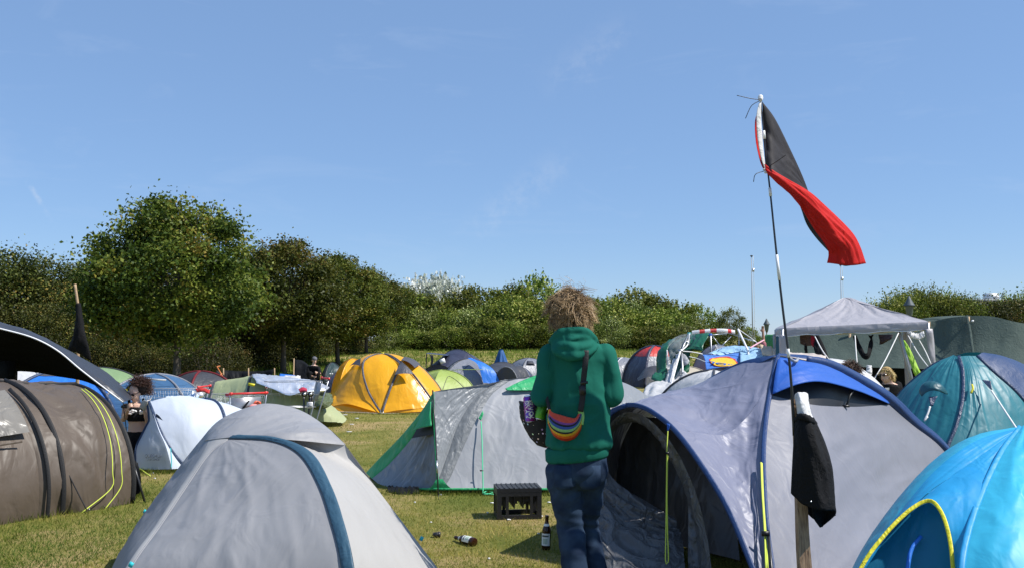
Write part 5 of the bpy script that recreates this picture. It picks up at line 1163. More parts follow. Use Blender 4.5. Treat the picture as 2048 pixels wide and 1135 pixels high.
oval(.40, .40, .06).build('emblem_ring', M_RED, T); oval(.36, .345, .085).build('emblem', fabric('emblem_yellow', (.85, .55, .02), .45, .15, .15, 6), T)
ce = bp(.55, .52, .15)
text_mesh('emblem_letters', 'LIDL', .27, fabric('emblem_blue', (.05, .13, .42), .5), T, ce, frame(bp(.2, .52, .07) - bp(.8, .52, .07), bp(.55, .8, .07) - bp(.55, .3, .07)), bold=.006)
cord('guy_line', [(1362, 701, 17.6), (1385, 703, 17.7), (1405, 707, 17.8)], .01, M_WROPE, T); cord('guy_line', [(1478, 658, 18), (1498, 672, 18), (1515, 685, 18.2)], .008, M_WROPE, T)
cord('guy_line', [(1378, 712, 17.5), (1395, 716, 17.5), (1410, 722, 17.2)], .008, M_WROPE, T)
cord('guy_line', [(1500, 695, 17.6), (1515, 686, 18), (1528, 679, 18.3)], .014, simple('pink_rope', (.75, .4, .5), .8), T)
o = cloth('green_sheet', [[(1531, 668, 20.6), (1545, 668, 20.4), (1556, 669, 20.2)], [(1531, 688, 20.5), (1545, 688, 20.3), (1556, 689, 20.1)], [(1532, 740, 20.4), (1546, 740, 20.2), (1557, 740, 20.0)]], fabric('leaf_green', (.06, .30, .09), .5, .2, .4, 6), None, nu=12, nv=14, wr=.03, wf=(4, 3), solid=.005)
tag(o, 'bright green cloth screen left of the grey gazebo', 'screen')

# ------------------------------------------------------------------ grey gazebo
T = empty('gazebo', (5.97, 17, 0), 'grey pop-up gazebo with sagging pyramid roof and clothes hanging below', 'gazebo')
FL, FR, BLc, BR = P(1565, 655, 16), P(1856, 642, 15.5), P(1551, 656, 18.5), P(1812, 648, 18.0); PK = P(1694, 594, 17)
def gaz(a, b, n=24):
    top = [(PK + Vector((-.05, 0, 0))).lerp(PK + Vector((.05, 0, 0)), i / n) for i in range(n + 1)]; bot = [a.lerp(b, i / n) for i in range(n + 1)]
    mid = [top[i].lerp(bot[i], .5) - Vector((0, 0, .03 + .04 * math.sin(math.pi * i / n))) for i in range(n + 1)]
    return [top, mid, bot]
for a, b, s in ((FL, FR, 1), (FR, BR, 2), (BR, BLc, 3), (BLc, FL, 4)):
    cloth('roof_panel', gaz(a, b), M_GAZ, T, nu=40, nv=30, wr=.022, wf=(6, 1.5), seed=s, skew=1.5)
    dr = Vector((0, 0, .135)); c = [a.lerp(b, i / 12) for i in range(13)]
    cloth('valance', [c, [p - dr - Vector((0, 0, .012 * math.sin(i * 1.9 + s))) for i, p in enumerate(c)]], M_GAZ, T, nu=40, nv=6, wr=.012, wf=(9, 1), seed=s)
    cord('valance_hem', [p - dr - Vector((0, 0, .012 * math.sin(i * 1.9 + s))) for i, p in enumerate(c)], .007, M_WHITEP, T)
    pass
for c, k in ((FL, 1), (FR, 2), (BLc, 3), (BR, 4)):
    f = Vector((c.x + (.12 if c is FR else -.02 if c is FL else 0), c.y, 0)); MB().tube([c - Vector((0, 0, .02)), f], .022, 8).build('leg', M_ALU, T)
    q = (Vector((6, 17, 0)) - f); q.z = 0; q = q.normalized() * .17 + Vector((0, 0, -.1))
    w_ = Vector((q.y, -q.x, 0)).normalized() * .09
    cloth('leg_sleeve', [[c - w_ - Vector((0, .03, .12)), f.lerp(c, .55) - w_ * .7 - Vector((0, .03, 0)), f.lerp(c, .2) - w_ * .6 - Vector((0, .03, 0))], [c + w_ - Vector((0, .03, .12)), f.lerp(c, .55) + w_ * .7 - Vector((0, .03, 0)), f.lerp(c, .2) + w_ * .6 - Vector((0, .03, 0))]], M_GAZ, T, nu=20, nv=8, wr=.02, wf=(3, 2), bulge=.03, solid=.006)
for a, b in ((FL, FR), (FR, BR), (BR, BLc), (BLc, FL)):
    d_ = Vector((0, 0, .06)); m_ = a.lerp(b, .5); MB().tube([a - d_, m_ - d_ * 2.2, b - d_], .008, 6).build('truss_bar', M_ALU, T); MB().tube([a - d_ * 2.2, m_ - d_, b - d_ * 2.2], .008, 6).build('truss_bar', M_ALU, T)
MB().tube([P(1797, 663, 15.9), P(1800, 670, 15.9), P(1823, 757, 15.6), G(1835, 868)], .03, 8).build('leg', M_ALU, T)
for pts in ([(1630, 672, 15.7), (1645, 700, 15.2), (1664, 725, 14.8)], [(1710, 670, 15.6), (1712, 700, 15.3), (1715, 736, 15)], [(1797, 665, 15.5), (1770, 720, 14.9), (1745, 763, 14.4)], [(1815, 668, 15.6), (1836, 705, 15.0), (1856, 732, 14.6)], [(1832, 668, 15.6), (1850, 700, 15.2), (1862, 727, 14.9)]):
    cord('guy_rope', pts, .009, M_WROPE, T, 5)
# washing and strips under the gazebo
def hang(name, label, cat, curves, m, group=None, wr=.02, wf=(3, 3), solid=.012):
    o = cloth(name, curves, m, None, nu=24, nv=12, wr=wr, wf=wf, solid=solid); return tag(o, label, cat, group)
hang('brown_towel', 'brown cloth hanging at the left under the gazebo edge', 'cloth', [[(1600, 668, 16.2), (1601, 686, 16.2)], [(1612, 668, 16.1), (1612, 690, 16.1)], [(1626, 669, 16), (1624, 690, 16)]], fabric('brown_cotton', (.10, .055, .04), .9, 0, .3, 20))
hang('red_cloth', 'small dark red cloth hanging between brown cloth and black trousers', 'cloth', [[(1623, 670, 15.95), (1622, 682, 15.95), (1626, 693, 15.9)], [(1631, 671, 15.9), (1633, 682, 15.9), (1630, 694, 15.9)]], fabric('wine_cotton', (.30, .012, .025), .9, 0, .3, 20))
hang('black_trousers', 'long black trousers hanging slanted under the gazebo', 'trousers', [[(1632, 670, 15.9), (1628, 695, 15.7), (1640, 722, 15.3), (1660, 735, 15)], [(1638, 670, 15.8), (1648, 690, 15.6), (1656, 710, 15.3), (1664, 728, 15)]], M_CLOTHBK)
hang('black_strip', 'narrow black strip hanging below the brown cloth', 'cloth', [[(1609, 688, 16.1), (1610, 700, 16.1), (1614, 713, 16)], [(1614, 688, 16.1), (1615, 700, 16), (1616, 713, 16)]], M_CLOTHBK)
hang('black_leggings', 'black leggings hung as a V in the middle of the gazebo', 'leggings', [[(1706, 672, 15.9), (1712, 690, 15.8), (1720, 707, 15.7), (1728, 717, 15.6), (1737, 716, 15.6), (1743, 700, 15.7), (1745, 685, 15.8), (1737, 669, 15.9)], [(1713, 671, 15.9), (1719, 685, 15.8), (1726, 698, 15.7), (1730, 706, 15.6), (1734, 705, 15.6), (1736, 694, 15.7), (1739, 682, 15.8), (1747, 668, 15.9)]], M_CLOTHBK)
hang('dark_garment', 'dark mottled shirt hanging right of the black leggings', 'shirt', [[(1757, 668, 15.8), (1760, 680, 15.8), (1759, 688, 15.8)], [(1770, 668, 15.7), (1770, 678, 15.7), (1763, 684, 15.8)], [(1786, 668, 15.6), (1783, 676, 15.6), (1775, 677, 15.7)]], fabric('mottled_cotton', (.06, .04, .045), .9, 0, .3, 20, var=.5))
hang('lime_banner', 'lime green cloth strip hanging at the right gazebo leg', 'cloth', [[(1807, 680, 15.2), (1812, 700, 15.1), (1820, 722, 15), (1828, 745, 14.9), (1832, 752, 14.9)], [(1809, 680, 15.2), (1820, 698, 15.1), (1830, 720, 15), (1838, 738, 14.9), (1843, 748, 14.9)]], fabric('lime_cloth', (.42, .68, .06), .6, .3, .2, 10), wf=(3, 2))
hang('white_bunting', 'crumpled white lace under the right gazebo corner', 'lace', [[(1815, 664, 15.3), (1835, 670, 15.3), (1848, 664, 15.3)], [(1820, 674, 15.2), (1838, 678, 15.2), (1850, 672, 15.2)]], M_CLOTHW, wr=.05, wf=(8, 4))
hang('white_towel', 'white knotted towel hanging before the dark shelter beside the blond man', 'towel', [[(1734, 730, 14.6), (1733, 740, 14.6), (1731, 747, 14.6)], [(1738, 730, 14.55), (1738, 742, 14.5), (1737, 750, 14.5)], [(1742, 731, 14.6), (1743, 742, 14.6), (1742, 748, 14.6)]], M_CLOTHW)
hang('teal_towel', 'dark teal towel hanging down the left gazebo leg', 'towel', [[(1553, 672, 16.6), (1552, 700, 16.5), (1551, 730, 16.4)], [(1560, 672, 16.3), (1559, 700, 16.2), (1558, 730, 16.2)]], fabric('deep_teal_cotton', (.02, .09, .13), .9, 0, .3, 20))

# ------------------------------------------------------------------ dark green net shelter
T = empty('net_shelter', P(1850, 760, 21), 'large dark green tarp shelter behind gazebo and teal tent', 'shelter'); T.location.z = 0
tp = [(1570, 668, 23), (1700, 652, 22.5), (1858, 642, 21.6), (1890, 636, 21.2), (1935, 631, 20.8), (1985, 632, 20.4), (2050, 646, 20), (2200, 665, 20)]
bt = [(1570, 728, 22.2), (1700, 732, 21.4), (1830, 736, 20.6), (1900, 738, 20.2), (1945, 738, 19.6), (2010, 740, 19.2), (2070, 742, 19), (2200, 742, 19)]
cloth('wall_sheet', [tp, bt], M_NET, T, nu=90, nv=24, bulge=-.10, wr=.02, wf=(16, 1.2), skew=1, seed=2)
cloth('roof_sheet', [tp, [p + Vector((.6, 4, -.1)) for p in map(V, tp)]], M_NET, T, nu=50, nv=10, bulge=-.1, wr=.02)
low = [V(p) + Vector((.1, 1.0, .05)) for p in bt]
cloth('shade_sheet', [low, [Vector((p.x, p.y, 0)) for p in low]], M_TARPBK, T, nu=40, nv=8, wr=.03, wf=(12, 1))  # black sheet standing in for the deep shade below the net wall
for px, D in ((1572, 22.6), (1700, 22), (1858, 21.2), (1937, 20.4), (2190, 19.6)): MB().tube([Vector((X(px, D), D + .3, 0)), P(px, {1572: 668, 1700: 652, 1858: 642, 1937: 632, 2190: 664}[px], D + .3)], .03, 8).build('pole', M_WOOD, T)
ribbon('fold', [(1934, 632, 20.7), (1940, 660, 20.4), (1944, 690, 20.1), (1950, 730, 19.7)], .05, M_NET, T, lift=.03)
MB().box(P(1945, 641, 20.5), (.05, .02, .04)).build('clip', M_WHITEP, T)

# ------------------------------------------------------------------ masts, lamps, building
def mast(px, D, ytop, label, r=.05, nm='flagpole'):
    x = X(px, D); T = empty(nm, (x, D, gz(x, D)), label, 'pole'); top = P(px, ytop, D)
    MB().tube([Vector((top.x, D, gz(x, D))), top.lerp(Vector((top.x, D, 0)), .5), top], [r, r * .8, r * .55], 8).build('shaft', simple('grey_paint', (.36, .37, .38), .5), T)
    MB().ell(top, (.09, .09, .05)).build('finial', M_BLACK, T)
    cord('halyard', [top + Vector((.12, 0, 0)), Vector((top.x + .14, D, top.z * .5)), Vector((top.x + .12, D, 1.5))], .012, M_WROPE, T); MB().box(top + Vector((.1, 0, -.9)), (.12, .06, .2)).build('pulley', M_STEEL, T)
mast(1503, 60, 512, 'tall white flagpole left of the red and black flag, no flag on it', .045)
mast(1681, 62, 530, 'bare flagpole rising behind the peak of the grey gazebo', .042)
def lamp(px, D, ytop, label):
    x = X(px, D); T = empty('street_lamp', (x, D, gz(x, D)), label, 'street lamp'); t = P(px, ytop, D); z = t.z; c = Vector((t.x, D, 0))
    MB().tube([c + Vector((0, 0, gz(x, D))), c + Vector((0, 0, z - .9))], [.07, .045], 8).build('post', M_POLE, T)
    MB().tube([c + Vector((0, 0, z - .95)), c + Vector((0, 0, z - .8)), c + Vector((0, 0, z - .45)), c + Vector((0, 0, z - .42))], [.06, .12, .17, .19], 10).build('lantern', simple('lantern_glass', (.10, .13, .13), .3), T)
    MB().tube([c + Vector((0, 0, z - .42)), c + Vector((0, 0, z - .38)), c + Vector((0, 0, z - .15)), c + Vector((0, 0, z))], [.24, .22, .09, .03], 12).build('hood', simple('lamp_metal', (.07, .09, .10), .6), T)
lamp(1818, 40, 591, 'old style street lamp before the hedge right of the gazebo')
lamp(1533, 66, 636, 'small street lamp on the horizon left of the gazebo')
T = empty('flat_roofed_building', (X(1988, 70), 70, 0), 'white flat roofed building peeking over the right hedge', 'building')
MB().box((X(1988, 70), 72, 2.2), (5.2, 4, 4.4)).build('wall', simple('white_render', (.78, .77, .74), .8), T)
MB().box((X(1988, 70), 72, 4.52), (5.6, 4.4, .22)).build('roof', simple('roof_edge', (.30, .31, .33), .7), T)
MB().box((X(1997, 70), 71, 4.85), (.8, .8, .5)).build('chimney', M_WHITEP, T)

# ------------------------------------------------------------------ shopping trolleys with rubbish
M_WIRE = simple('trolley_wire', (.36, .37, .39), .4, metal=.7); M_TRED = simple('trolley_red', (.62, .035, .03), .4)
def trolley(label, c, rot, zt=.93, L=.85, W=.52, group=None, fine=1.0):
    T = empty('shopping_trolley', c, label, 'trolley', group, 0); M = Matrix.Rotation(rot, 3, 'Z'); c = Vector(c)
    def q(x, y, z): return c + M @ Vector((x, y, z))
    b = MB(); z0, z1 = zt - .45, zt - .04
    def rim(z, l0, l1, w0): return [q(l0, -w0, z), q(l1, -w0 * .86, z), q(l1, w0 * .86, z), q(l0, w0, z)]
    for k in range(7) if fine == 1 else (0, 3, 6):
        t = k / 6; z = z0 + (z1 - z0) * t; r = rim(z, -L * .5 + .10 * (1 - t), L * .5 - .12 * (1 - t), W / 2 - .05 * (1 - t)); b.tube(r + [r[0]], .0045 if k in (0, 6) else .0022, 5)
    t0 = rim(z0, -L * .5 + .10, L * .5 - .12, W / 2 - .05); t1 = rim(z1, -L * .5, L * .5, W / 2)
    for e in range(4):
        n = int((11 if e in (0, 2) else 7) * fine)
        for k in range(n): b.tube([t0[e].lerp(t0[(e + 1) % 4], k / n), t1[e].lerp(t1[(e + 1) % 4], k / n)], .0022 if fine == 1 else .0016, 4)
    for k in range(9): b.tube([t0[0].lerp(t0[3], k / 8), t0[1].lerp(t0[2], k / 8)], .003, 4)
    b.build('basket', M_WIRE, T)
    f = MB()
    for s in (-1, 1):
        f.tube([q(-L * .62, s * W * .48, zt), q(-L * .5, s * W * .47, z0 + .1), q(-L * .36, s * W * .42, .16), q(L * .36, s * W * .36, .13)], .012, 6); f.tube([q(-L * .3, s * W * .40, .16), q(L * .25, s * W * .38, z0)], .010, 6)
    f.tube([q(L * .36, -W * .36, .13), q(L * .36, W * .36, .13)], .01, 6); f.build('chassis', M_WIRE, T)
    MB().tube([q(-L * .62, -W * .52, zt), q(-L * .62, W * .52, zt)], .014, 8).build('handle', M_TRED, T)
    for s in (-1, 1):
        MB().box(q(-L * .62, s * W * .46, zt), (.034, .034, .04)).build('handle_bracket', M_TRED, T)
        for x in (-.34, .34):
            w_ = MB().tube([q(L * x, s * W * .40 - .012, .055), q(L * x, s * W * .40 + .012, .055)], .05, 12).build('wheel', M_BLACK, T)
            MB().box(q(L * x, s * W * .40, .11), (.03, .03, .08)).build('fork', M_STEEL, w_)
    MB().grid([[q(-L * .5, -W * .4, zt - .06), q(-L * .5, W * .4, zt - .06)], [q(-L * .42, -W * .36, zt - .36), q(-L * .42, W * .36, zt - .36)]]).build('child_seat', M_WIRE, T, solid=.006)
    return T, q
T1, q1 = trolley('shopping trolley heaped with rubbish behind the grey foreground tent', (-3.84, 13.3, 0), R(125), zt=.87, W=.52, L=.8)
T2, q2 = trolley('shopping trolley half hidden behind the white pop-up tent', (X(342, 14.2), 14.2, 0), R(178), zt=.90)
T3, q3 = trolley('third shopping trolley left of the upturned hand truck', (X(588, 15.5), 15.5, 0), R(205), zt=.96, fine=.45)
def rub(name, label, m, c, r, seed, group=None):
    mb = MB().ell((0, 0, 0), (r, r * .8, r * .7), n=14, m=9); mb.v = [p * (1 + .35 * noise.noise(p * 14 + Vector((seed, 0, 0)))) + Vector(c) for p in mb.v]
    o = mb.build(name, m, None); return tag(o, label, 'rubbish', group)
G_ = 'rubbish heaped in the shopping trolleys'
M_FILM = simple('clear_bag', (.62, .68, .74), .2, bump=.8, bs=30)
random.seed(5)
for i, (nm, lb, m, px, py, r, D) in enumerate([('plastic_bag', 'pale clear plastic bag in the middle of the heaped trolley', M_FILM, 470, 812, .12, 13.05), ('plastic_bag', 'crumpled white bag at the left end of the heaped trolley', M_FILM, 452, 822, .10, 13.0),
      ('snack_packet', 'orange red packet on the right in the heaped trolley', simple('packet_red', (.7, .12, .05), .4), 510, 804, .075, 13.1), ('snack_packet', 'red and white carton lowest right in the heaped trolley', simple('packet_pink', (.75, .3, .28), .5), 508, 813, .06, 12.95),
      ('snack_packet', 'yellow packet beside the black strap in the heaped trolley', simple('packet_yel', (.6, .5, .2), .5), 488, 803, .06, 13.1), ('black_bag', 'small black bag at the left rim of the heaped trolley', M_TARPBK, 450, 814, .06, 12.95),
      ('plastic_bag', 'blue tinted bag in the trolley behind the white tent', simple('bag_blue', (.45, .6, .8), .3, bump=.5), 385, 794, .09, 14.0), ('plastic_bag', 'whitish bag left of the red handle behind the white tent', M_FILM, 340, 797, .08, 14.1), ('plastic_bag', 'silvery bag by the red handle behind the white tent', M_FOIL, 398, 789, .07, 14.1)]):
    rub(nm, lb, m, P(px, py, D), r, i * 3.1)
o = cloth('black_strap', [[(484, 815, 12.95), (492, 805, 12.95), (498, 799, 12.95)], [(488, 816, 12.95), (495, 807, 12.95), (499, 801, 12.95)]], M_TARPBK, None, nu=10, nv=4, solid=.01); tag(o, 'black strap lying across the heaped trolley', 'strap')
o = cloth('red_cloth', [[(392, 778, 13.9), (405, 776, 13.85), (420, 781, 13.8)], [(394, 783, 13.8), (406, 782, 13.75), (418, 786, 13.7)]], M_RED, None, nu=10, nv=6, wr=.02, solid=.02); tag(o, 'bright red cloth lying over the trolley handle behind the white tent', 'cloth')
o = MB().grid(loft([[(450, 787, 17.6), (455, 784, 17.6), (460, 789, 17.6)], [(452, 793, 17.6), (456, 794, 17.6), (461, 792, 17.6)]], nu=6, nv=6)).build('red_rag', simple('rag_red', (.35, .05, .08), .8), None, solid=.02); tag(o, 'small dark red rag stuck on the sage tent', 'rag')
# upturned folding hand truck
T = empty('hand_truck', G(614, 893), 'folding hand truck standing upside down with two small wheels on top', 'hand truck')
for dx in (-7, 7): MB().tube([(614 + dx, 783, 14.0), (613 + dx * .6, 830, 14.0), G(612 + dx * .6, 893)], .013, 8).build('rail', M_POLE, T)
for dx in (-6, 6.5):
    w_ = MB().tube([P(615 + dx, 787, 13.92) - Vector((0, .02, 0)), P(615 + dx, 787, 13.92) + Vector((0, .02, 0))], .040, 16).build('wheel', M_BLACK, T); MB().tube([P(615 + dx, 787, 13.89), P(615 + dx, 787, 13.95)], .022, 12).build('rim', M_STEEL, w_)
MB().tube([(603, 787, 13.97), (628, 787, 13.97)], .010, 8).build('axle', M_STEEL, T)
cloth('toe_plate', [[(618, 790, 14.05), (626, 792, 14.05)], [(617, 812, 14.05), (623, 816, 14.05)]], M_CHAR, T, nu=6, nv=6, solid=.03)
MB().box(P(619.5, 809, 13.96), (.085, .01, .09)).build('label_plate', M_WHITEP, T)
fm = Matrix(((1, 0, 0), (0, 0, -1), (0, 1, 0)))
for k in range(2): text_mesh('label_print', ('888', '8S8')[k], .045, M_TEXTDK, T, P(619.5, 806 + 6 * k, 13.94), fm)
o = cloth('red_bag', [[(598, 779, 14.1), (605, 775, 14.1), (613, 778, 14.1)], [(600, 783, 14.0), (606, 781, 14.0), (614, 781, 14.0)]], fabric('crimson_cloth', (.5, .03, .07), .7), None, nu=8, nv=6, wr=.01, solid=.03); tag(o, 'crimson cloth draped on top of the hand truck', 'cloth')

# ------------------------------------------------------------------ beer crate
T = empty('beer_crate', G(1042, 1035), 'black plastic bottle crate standing upside down on the grass', 'crate'); M_CR = simple('crate_plastic', (.016, .016, .019), .42, var=.3, bump=.25, bs=60)
c = G(1039, 1038); Mz = Matrix.Rotation(R(7), 3, 'Z'); W_, L_, H_ = .40, .30, .275
def q(x, y, z): return c + Mz @ Vector((x, y + L_ / 2, z))
def bx(mb, x, y, z, sx, sy, sz): mb.box(q(x, y, z), (sx, sy, sz), Mz)
m = MB(); bx(m, 0, 0, H_ - .02, W_, L_, .036)
for i in range(9): bx(m, -W_ / 2 + .025 + i * (W_ - .05) / 8, 0, H_ + .0, .012, L_ - .02, .008)
m.build('base_plate', M_CR, T, smooth=False)
for sx in (-1, 1):
    for sy in (-1, 1): m = MB(); bx(m, sx * (W_ / 2 - .021), sy * (L_ / 2 - .021), H_ / 2 - .02, .041, .041, H_ - .042); m.build('corner_post', M_CR, T, smooth=False)
for sx in (-.108, .108):
    for sy in (-1, 1): m = MB(); bx(m, sx, sy * (L_ / 2 - .012), H_ / 2 - .02, .026, .022, H_ - .044); m.build('pillar', M_CR, T, smooth=False)
m = MB()
for sy in (-1, 1): bx(m, 0, sy * (L_ / 2 - .0105), .020, W_ - .002, .018, .038); bx(m, 0, sy * (L_ / 2 - .0105), H_ - .055, W_ - .004, .018, .034)
for sx in (-1, 1): bx(m, sx * (W_ / 2 - .0105), 0, .0195, .018, L_ - .044, .036); bx(m, sx * (W_ / 2 - .0105), 0, H_ - .055, .018, L_ - .044, .033)
for sx in (-1, 1): bx(m, sx * (W_ / 2 - .012), 0, H_ / 2 - .02, .018, .03, H_ - .10)
m.build('rim', M_CR, T, smooth=False)
m = MB()
for i in range(4):
    x = -W_ / 2 + W_ * (i + 1) / 5
    for k in range(10):
        y = -L_ / 2 + .04 + k * .0245; d = .115 + .03 * (1 if k % 2 else 0); bx(m, x, y, H_ - .04 - d / 2, .012, .012, d)
for j in range(3):
    y = -L_ / 2 + L_ * (j + 1) / 4
    for k in range(17):
        x = -W_ / 2 + .035 + k * .0206; t = abs(((k + .5) / 4.25 % 1) - .5) * 2; d = .085 + .05 * (1 - t)
        if 1.5 < (k % 4) + .5 < 2.8: continue
        bx(m, x, y, H_ - .04 - d / 2, .0204, .007, d)
m.build('divider', M_CR, T, smooth=False)

# ------------------------------------------------------------------ bottles and litter
def glass(name, c):
    m, nt, b = mat(name); b.inputs['Base Color'].default_value = rgba(c); b.inputs['Roughness'].default_value = .07; b.inputs['Transmission Weight'].default_value = .35; b.inputs['IOR'].default_value = 1.5; return m
M_BOT = glass('brown_glass', (.045, .016, .006)); M_LAB = simple('paper_label', (.80, .82, .78), .6)
def bottle(label, base, axis_, facing, group=None):
    T = empty('beer_bottle', base, label, 'bottle', group); a = Vector(axis_).normalized(); b = Vector(facing); b = (b - a * a.dot(b)).normalized(); base = Vector(base)
    prof = [(0, .028), (.004, .0325), (.02, .0335), (.14, .0335), (.152, .0325), (.17, .026), (.188, .0185), (.21, .0145), (.238, .0128), (.240, .0148), (.256, .0142), (.258, .010)]
    MB().tube([base + a * z for z, r in prof], [r for z, r in prof], 20).build('glass_body', M_BOT, T)
    s = a.cross(b)
    def patch(z0, z1, r0, r1, half, n=14): return MB().grid([[base + a * (z0 + (z1 - z0) * k / 4) + (b * math.cos(t) + s * math.sin(t)) * (r0 + (r1 - r0) * k / 4) for t in [-half + 2 * half * i / n for i in range(n + 1)]] for k in range(5)])
    L = patch(.035, .125, .0342, .0342, 1.15).build('front_label', M_LAB, T)
    patch(.048, .088, .0346, .0346, .55).build('label_print', simple('label_green', (.45, .56, .46), .6), L); patch(.100, .112, .0346, .0346, .8).build('label_print', simple('label_ink', (.07, .09, .08), .6), L)
    patch(.178, .196, .0232, .0176, 1.5).build('neck_label', M_LAB, T)
    return T
bottle('brown beer bottle with white label standing beside the crate', G(1092, 1098), (.03, 0, 1), (-.35, -1, 0))
b0 = G(949, 1092); a_ = Vector((-.62, .78, -.02)); bottle('brown beer bottle lying on its side in the grass', b0 + Vector((0, 0, .034)), a_, (-.3, -.5, .8))
T = empty('broken_torch', G(874, 1074), 'small black plastic torch head lying on the grass by the grey tent', 'torch')
p = G(874, 1074); MB().tube([p + Vector((-.028, 0, .018)), p + Vector((-.028, 0, .02)), p + Vector((.022, .01, .022)), p + Vector((.028, .01, .022))], [.012, .02, .022, .016], 12).build('cap_body', M_BLACK, T); MB().tube([p + Vector((.010, .008, .022)), p + Vector((.016, .009, .022))], .0245, 12).build('cap_ring', M_BLACK, T)
random.seed(21)
for i, (px, py, r) in enumerate([(714, 836, .05), (703, 848, .05), (698, 863, .05), (1083, 1033, .012), (985, 1006, .02), (975, 1026, .012), (862, 1045, .01), (1098, 1005, .02), (690, 829, .06), (978, 1118, .01), (310, 957, .015), (375, 1000, .01), (1018, 1040, .02), (1077, 1068, .012), (672, 822, .07), (830, 1005, .01)]):
    p = G(px, py, .008); r *= .7; mb = MB().ell((0, 0, 0), (r * 1.4, r * .8, .007), n=8, m=5); mb.v = [v * (1 + .5 * noise.noise(v * 30 + Vector((i, 0, 0)))) + p for v in mb.v]
    o = mb.build('paper_scrap', M_WHITEP, None); tag(o, 'small white paper scrap lying on the mown grass', 'litter', 'white paper scraps on the grass')

# ------------------------------------------------------------------ stick with black cloth, left
T = empty('wooden_stick', P(157, 800, 15), 'crooked wooden stick rising above the black awning', 'stick'); T.location.z = 0
MB().tube(spl([(150, 568, 15), (153, 590, 15), (157, 620, 15), (155, 645, 15), (156, 690, 15), (155, 740, 15), G(156, 880)], 30), [.022] * 10 + [.03] * 21, 8).build('shaft', M_WOOD, T)
o = cloth('black_cloth', [[(153, 608, 14.93), (152, 640, 14.9), (147, 668, 14.9), (139, 690, 14.9), (134, 705, 14.9)], [(157, 606, 14.88), (159, 640, 14.82), (157, 670, 14.8), (152, 690, 14.84), (154, 700, 14.9)], [(161, 607, 14.93), (165, 640, 14.9), (170, 668, 14.86), (178, 695, 14.86), (184, 722, 14.9)]], M_CLOTHBK, None, nu=26, nv=16, wr=.03, wf=(2, 5), solid=.012); tag(o, 'black cloth tied to the crooked stick, hanging in a point', 'cloth')

# ------------------------------------------------------------------ post, rod, flag, hanging shirt
T = empty('wooden_post', G(1614, 1240), 'rough square wooden stake in front of the big lilac tent', 'post')
pb, pt_ = G(1615, 1250), P(1591, 797, 5.45); d = (pt_ - pb)
mb = MB()
for k in range(13):
    t = k / 12; c_ = pb + d * t + Vector((.004 * noise.noise(Vector((t * 4, 0, 0))), 0, 0)); w_ = .037 * (1 - .45 * t) if t < .75 else .022
    mb.v += [c_ + Vector((sx * w_, sy * w_, 0)) for sx, sy in ((-1, -1), (1, -1), (1, 1), (-1, 1))]
mb.f = [(k * 4 + i, k * 4 + (i + 1) % 4, k * 4 + 4 + (i + 1) % 4, k * 4 + 4 + i) for k in range(12) for i in range(4)] + [(3, 2, 1, 0), (48, 49, 50, 51)]
def woodmat():
    m, nt, b = mat('post_wood'); tc = nd(nt, 'ShaderNodeTexCoord'); mp = nd(nt, 'ShaderNodeMapping'); mp.inputs['Scale'].default_value = (1, 1, .12); nt.links.new(tc.outputs['Object'], mp.inputs[0])
    wv = nd(nt, 'ShaderNodeTexNoise'); wv.inputs['Scale'].default_value = 70; wv.inputs['Detail'].default_value = 5; wv.inputs['Distortion'].default_value = 1.2; nt.links.new(mp.outputs[0], wv.inputs[0])
    r = nd(nt, 'ShaderNodeValToRGB'); r.color_ramp.elements[0].position = .35; r.color_ramp.elements[0].color = rgba((.16, .095, .055)); r.color_ramp.elements[1].position = .62; r.color_ramp.elements[1].color = rgba((.42, .28, .17)); nt.links.new(wv.outputs[0], r.inputs[0]); nt.links.new(r.outputs[0], b.inputs[0])
    bp_ = nd(nt, 'ShaderNodeBump'); bp_.inputs[0].default_value = .4; bp_.inputs[1].default_value = .01; nt.links.new(wv.outputs[0], bp_.inputs['Height']); nt.links.new(bp_.outputs[0], b.inputs['Normal']); b.inputs['Roughness'].default_value = .8; return m
mb.build('stake', woodmat(), T, smooth=False)
for k, y in enumerate((806, 815, 830, 850, 868)): MB().tube([P(1587, y, 5.39), P(1592, y + 1, 5.37), P(1596, y, 5.40)], .006, 6).build('binding', simple('bast_cord', (.30, .17, .07), .9) if k == 0 else bpy.data.materials['bast_cord'], T)
T = empty('flag_rod', P(1585, 860, 5.38), 'thin black jointed rod tied to the stake, carrying the flag', 'flagpole')
RD = [P(1588, 870, 5.36), P(1585, 800, 5.36), P(1578, 715, 5.36), P(1566, 620, 5.38), P(1553, 507, 5.40), P(1541, 390, 5.42), P(1531, 300, 5.44), P(1521, 197, 5.46)]
rs = spl(RD, 40); MB().tube(rs, [.0085 - .0045 * i / 40 for i in range(41)], 8).build('shaft', M_POLE, T)
for py0, py1 in ((376, 392), (515, 555), (692, 715), (268, 280)):
    a = min(rs, key=lambda p: abs((680 - (p.z - HC) / p.y * F) - py0)); b = min(rs, key=lambda p: abs((680 - (p.z - HC) / p.y * F) - py1))
    i0, i1 = sorted((rs.index(a), rs.index(b))); i1 = max(i1, i0 + 1); MB().tube([rs[i0], rs[i1]], .0088, 8).build('ferrule', M_WHITEP, T)
MB().ell(P(1521, 196, 5.46), (.016, .012, .02)).build('tip', M_WHITEP, T)
T = empty('flag', P(1530, 335, 5.42), 'red and black flag twisted by the wind on the thin rod', 'flag')
